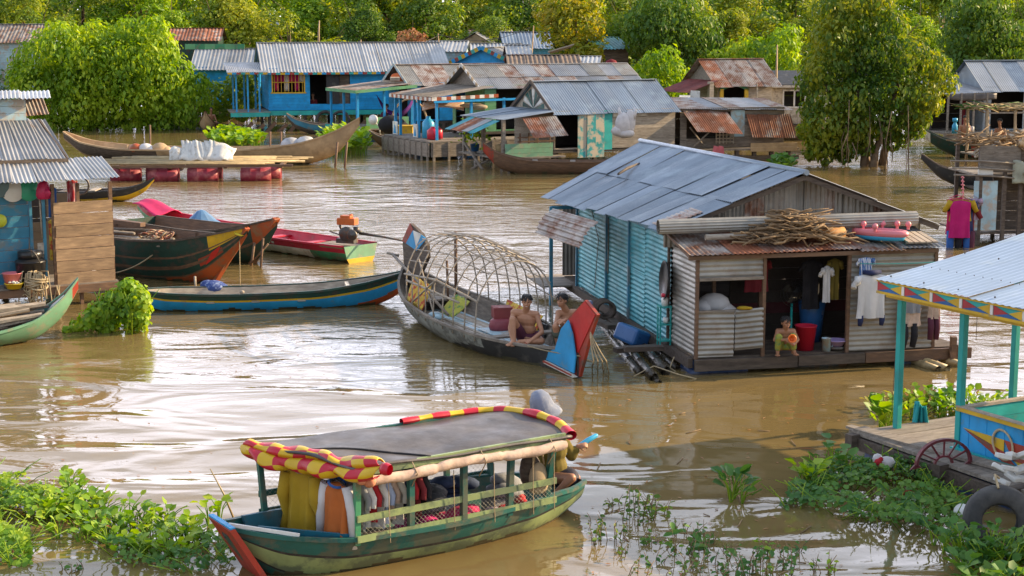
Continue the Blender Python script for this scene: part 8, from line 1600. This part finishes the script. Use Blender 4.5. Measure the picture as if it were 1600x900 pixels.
def plant_patch(name, label, poly, n, leaf, kind='hyacinth', h=.28, s=.10, loc=None, stuff=True, mound=.0):
    pts = poly_pts(poly, n); cx = sum(p[0] for p in pts) / n; cy = sum(p[1] for p in pts) / n; t = thing(name, label, 'plants' if stuff else 'plant', (cx, cy, 0))
    if stuff: t['kind'] = 'stuff'
    b = MB(); LP, LN, LU, LS = [], [], [], []
    if kind == 'creeper': pts = [p for p in pts if math.sin(p[0] * 4.3 + 1 + p[1]) * math.sin(p[1] * 5.1 + p[0] * 1.7) + rng.gauss(0, .25) < .30]
    if kind == 'hyacinth':
        for x, y in pts: hyacinth(b, LP, LN, LU, LS, x - cx, y - cy, h * rng.uniform(.6, 1.2), rng.randint(3, 6), s)
    else:                                                     # creeper mat: small leaves over a low mound, stems between
        xs = [p[0] for p in pts]; ys = [p[1] for p in pts]; wx_ = max(xs) - min(xs); wy_ = max(ys) - min(ys)
        for x, y in pts:
            e = max(0, 1 - ((x - cx) / (wx_ * .55)) ** 2 - ((y - cy) / (wy_ * .55)) ** 2); top = .03 + mound * e ** .5 * (1 + .45 * math.sin(x * 6.1) * math.cos(y * 4.7) + .25 * math.sin(x * 13 + y * 9)); z = top * rng.uniform(.35, 1.05) ** .6; sz = s * rng.uniform(.45, 1.55)
            LP.append(V((x - cx, y - cy, z))); LN.append(V(((x - cx) * .6 / wx_ + rng.gauss(0, .35), (y - cy) * .8 / wy_ - .25 + rng.gauss(0, .35), .8))); LU.append(V((rng.gauss(0, 1), rng.gauss(0, 1), -.3))); LS.append(sz)
        for i in range(n // 16):
            x, y = rng.choice(pts); a = rng.uniform(0, 6.28); l = rng.uniform(.15, .4); z = mound * rng.uniform(.3, .9) + .03; b.tube([(x - cx, y - cy, 0), (x - cx + math.cos(a) * l * .5, y - cy + math.sin(a) * l * .5, z), (x - cx + math.cos(a) * l, y - cy + math.sin(a) * l, z + rng.uniform(.02, .14))], .005, 4)
    m = len(LP) // 14; ids = rng.sample(range(len(LP)), m); leaf_mesh('dead_leaves', [LP[i] - V((0, 0, LP[i].z * .35)) for i in ids], [LN[i] + V((rng.gauss(0, .5), rng.gauss(0, .5), 0)) for i in ids], [LS[i] * .8 for i in ids], leaf_dry, t, .6, [LU[i] for i in ids], .2)
    b.build('stalks', leaf_pond, t); leaf_mesh('leaves', LP, LN, LS, leaf, t, .82 if kind == 'hyacinth' else .85, LU, .06, 'paddle'); return t
plant_patch('creeper_mat', 'bright mounded creeper mat at the lower left edge of the water', [(-60, 752), (30, 752), (90, 778), (85, 815), (45, 830), (50, 885), (-60, 900)], 3300, leaf_pond, 'creeper', s=.056, mound=.17)
plant_patch('hyacinth_bed', 'water hyacinth bed drifting between the lower left creeper and the shop boat', [(60, 792), (130, 784), (190, 806), (260, 816), (330, 845), (300, 880), (200, 868), (140, 850), (80, 840)], 110, leaf_pond, h=.17, s=.088)
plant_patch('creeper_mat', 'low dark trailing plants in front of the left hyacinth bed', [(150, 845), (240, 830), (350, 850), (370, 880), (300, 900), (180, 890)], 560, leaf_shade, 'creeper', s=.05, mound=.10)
plant_patch('hyacinth_bed', 'thin strip of hyacinth along the water beyond the left creeper mat', [(90, 768), (130, 766), (150, 800), (100, 810)], 22, leaf_pond, h=.19, s=.09)
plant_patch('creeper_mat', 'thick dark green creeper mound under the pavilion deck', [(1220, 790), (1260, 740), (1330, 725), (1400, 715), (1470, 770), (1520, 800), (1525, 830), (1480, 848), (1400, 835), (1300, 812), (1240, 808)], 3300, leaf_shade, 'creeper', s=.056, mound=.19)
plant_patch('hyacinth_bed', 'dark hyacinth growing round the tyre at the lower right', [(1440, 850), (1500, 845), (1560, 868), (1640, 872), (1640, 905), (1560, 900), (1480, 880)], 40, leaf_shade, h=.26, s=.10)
plant_patch('hyacinth_bed', 'sunlit hyacinth strip behind the pavilion posts', [(1370, 645), (1400, 628), (1480, 625), (1570, 628), (1600, 640), (1590, 660), (1480, 665), (1400, 660)], 80, leaf_pond, h=.20, s=.095)
plant_patch('hyacinth_bed', 'low leaves at the lower right corner of the water', [(1500, 880), (1560, 872), (1640, 890), (1640, 930), (1500, 930)], 34, leaf_shade, h=.16, s=.11)
plant_patch('hyacinth_bed', 'far bright hyacinth clump by the upswept bow of the long boat', [(500, 238), (530, 228), (570, 232), (576, 244), (540, 248)], 120, leaf_pond, h=.75, s=.26)
plant_patch('hyacinth_bed', 'far low hyacinth clump behind the white sheets of the raft', [(325, 222), (350, 216), (400, 222), (415, 230), (370, 234), (335, 232)], 150, leaf_pond, h=.5, s=.25)
plant_patch('hyacinth_bed', 'small hyacinth clump beside the house roof, left of the creeper hung tree', [(1205, 265), (1220, 258), (1240, 262), (1235, 270), (1212, 271)], 30, leaf_shade, h=.35, s=.22)
# leafy bush floating beside the mint boat
t = thing('leafy_bush', 'rounded leafy creeper bush floating between the pale green boat and the blue canoe', 'bush', G(180, 520, 0)); cs, rr = [], []
for (px, py, r) in ((205, 462, 26), (180, 475, 26), (212, 488, 26), (160, 488, 22), (190, 500, 24), (215, 505, 20), (140, 500, 18), (165, 508, 18), (120, 510, 14), (200, 448, 15), (218, 470, 20), (105, 517, 9), (150, 512, 14)):
    q = D(px, py, 26.2 + rng.uniform(-.2, .35)) - t.location; cs.append(np.array(q)); rr.append(r / FPX * 26.2)
P, Q = clump_points(cs, rr, 4200, .9); k = P[:, 2] > .0; P, Q = P[k], Q[k]; leaf_mesh('leaves', P, Q + nrg.normal(size=P.shape) * .35, .085 * (.7 + .6 * nrg.random(len(P))), leaf_pond, t, .9, np.array([0, 0, -1.]) + nrg.normal(size=P.shape) * .4, .08, 'paddle')
b = MB()
for i in range(9): a = V((rng.uniform(-.5, .5), rng.uniform(-.2, .2), 0)); b.tube([a, a + V((rng.uniform(-.1, .2), 0, .35)), a + V((rng.uniform(-.1, .3), 0, .72))], .008, 4)
b.build('stems', leaf_pond, t)
# plants standing one by one in the water
def sprig(label, px, py, hpx, wpx, n, leaf, big=.09, group=None):
    g = G(px, py, 0); sc_ = g.y / FPX; t = thing('water_plant', label, 'plant', g, 0, group); b = MB(); LP, LN, LU, LS = [], [], [], []
    for i in range(n):
        x = rng.gauss(0, wpx * sc_ * .26); y = rng.gauss(0, wpx * sc_ * .3); hh = hpx * sc_ * rng.uniform(.4, 1.0); lx = rng.gauss(0, .07); P_ = [V((x, y, -.05)), V((x + lx * .4, y, hh * .5)), V((x + lx, y, hh))]; b.tube(P_, [.006, .005, .003], 4)
        m = max(3, int(hh / .045))
        for j in range(m):
            u = .15 + .85 * j / m; p = P_[0].lerp(P_[2], u); a = rng.uniform(0, 6.28); d = V((math.cos(a), math.sin(a), rng.uniform(-.3, .6))).normalized(); sz = big * rng.uniform(.55, 1.15); LP.append(p + d * sz * .5); LU.append(d); LN.append(V((rng.gauss(0, .4), -.3 + rng.gauss(0, .4), .8))); LS.append(sz)
    b.build('stems', stick, t); leaf_mesh('leaves', LP, LN, LS, leaf, t, .55, LU, .1, 'paddle')
for a in (('tall leggy water plant with olive leaves right of the shop boat stern', 990, 812, 62, 90, 16, leaf_deep, .075), ('thin single stemmed plant nearest the shop boat stern', 928, 850, 55, 14, 3, leaf_deep, .06), ('short olive plant below the tall leggy plant', 955, 845, 38, 50, 7, leaf_deep, .07), ('broad leaved plant in open water below the middle', 1088, 868, 56, 70, 12, leaf_shade, .10), ('bushy narrow leaved plant left of the lower right corner patch', 1170, 890, 52, 90, 18, leaf_shade, .08), ('small upright sprig between the bushy plant and the corner', 1296, 895, 42, 24, 6, leaf_pond, .06), ('thin sprig just left of the small upright sprig', 1272, 893, 30, 8, 3, leaf_shade, .05), ('low plant trailing in the water before the shop boat bow', 105, 893, 24, 40, 6, leaf_shade, .07), ('scrappy plant at the foot of the bushy plant', 1225, 885, 40, 40, 6, leaf_shade, .07), ('sprig of small leaves above the broad leaved plant', 1062, 835, 34, 50, 6, leaf_deep, .06), ('low sprig at the lower edge below the bushy plant', 1130, 897, 26, 60, 7, leaf_shade, .08)): sprig(*a)
LB_ = 'sparse sprig of small leaves in the open water right of the shop boat'
for (px, py) in ((940, 822), (972, 868), (1010, 848), (1022, 880), (1048, 858), (1075, 892), (1110, 850), (1140, 862), (1192, 866), (1205, 902), (1245, 862), (960, 790), (1030, 800), (1060, 905), (985, 900)):
    sprig(LB_, px, py, rng.uniform(16, 34), rng.uniform(14, 46), rng.randint(3, 7), rng.choice((leaf_deep, leaf_shade, leaf_pond)), rng.uniform(.05, .085), 'sparse sprigs in the open water')
def single_hy(label, px, py, n, h, s, leaf):
    g = G(px, py, 0); t = thing('water_hyacinth', label, 'plant', g); b = MB(); LP, LN, LU, LS = [], [], [], []
    for i in range(n): hyacinth(b, LP, LN, LU, LS, rng.gauss(0, .10), rng.gauss(0, .10), h, 5, s)
    b.build('stalks', leaf_pond, t); leaf_mesh('leaves', LP, LN, LS, leaf, t, .8, LU, .08, 'paddle')
single_hy('single water hyacinth with drooping leaf, left of the dark creeper mound', 1150, 778, 5, .26, .14, leaf_shade)
single_hy('large leaved hyacinth standing at the left corner of the pavilion deck', 1385, 676, 6, .34, .17, leaf_pond)
single_hy('sunlit hyacinth shoot at the left end of the dark creeper mound', 1258, 768, 4, .30, .13, leaf_pond)
single_hy('hyacinth with tall bent leaf above the dark creeper mound', 1298, 745, 3, .36, .13, leaf_shade)
single_hy('yellowish hyacinth tuft at the left tip of the sunlit strip', 1380, 636, 4, .16, .08, leaf_gold)
single_hy('hyacinth leaf pair beside the red stem board of the shop boat', 348, 818, 3, .25, .10, leaf_pond)
# scum, twigs and torn leaves adrift on the river
P = []; 
for poly, n in (([(860, 620), (1330, 620), (1330, 760), (900, 790)], 60), ([(900, 770), (1300, 780), (1320, 900), (860, 900)], 110), ([(60, 560), (640, 520), (640, 640), (330, 800), (60, 720)], 45), ([(300, 290), (830, 260), (830, 340), (620, 350), (300, 350)], 40)): P += poly_pts(poly, n)
o = leaf_mesh('debris', [(x, y, .006 + .004 * rng.random()) for x, y in P], [(rng.gauss(0, .12), rng.gauss(0, .12), 1) for _ in P], [rng.uniform(.02, .075) for _ in P], leaf_dry, None, .4, None, .05); tag(o, 'torn leaves and scraps drifting on the muddy river', 'debris', None, 'stuff')
b = MB()
for x, y in poly_pts([(880, 640), (1320, 640), (1320, 890), (880, 890)], 16): a = rng.uniform(0, 3.1); l = rng.uniform(.08, .3); b.tube([(x, y, .005), (x + math.cos(a) * l, y + math.sin(a) * l, .012)], .006, 5)
single('twigs', 'thin twigs floating on the open water right of the shop boat', 'twigs', b, stick, (1.5, 17, 0), kind='stuff')
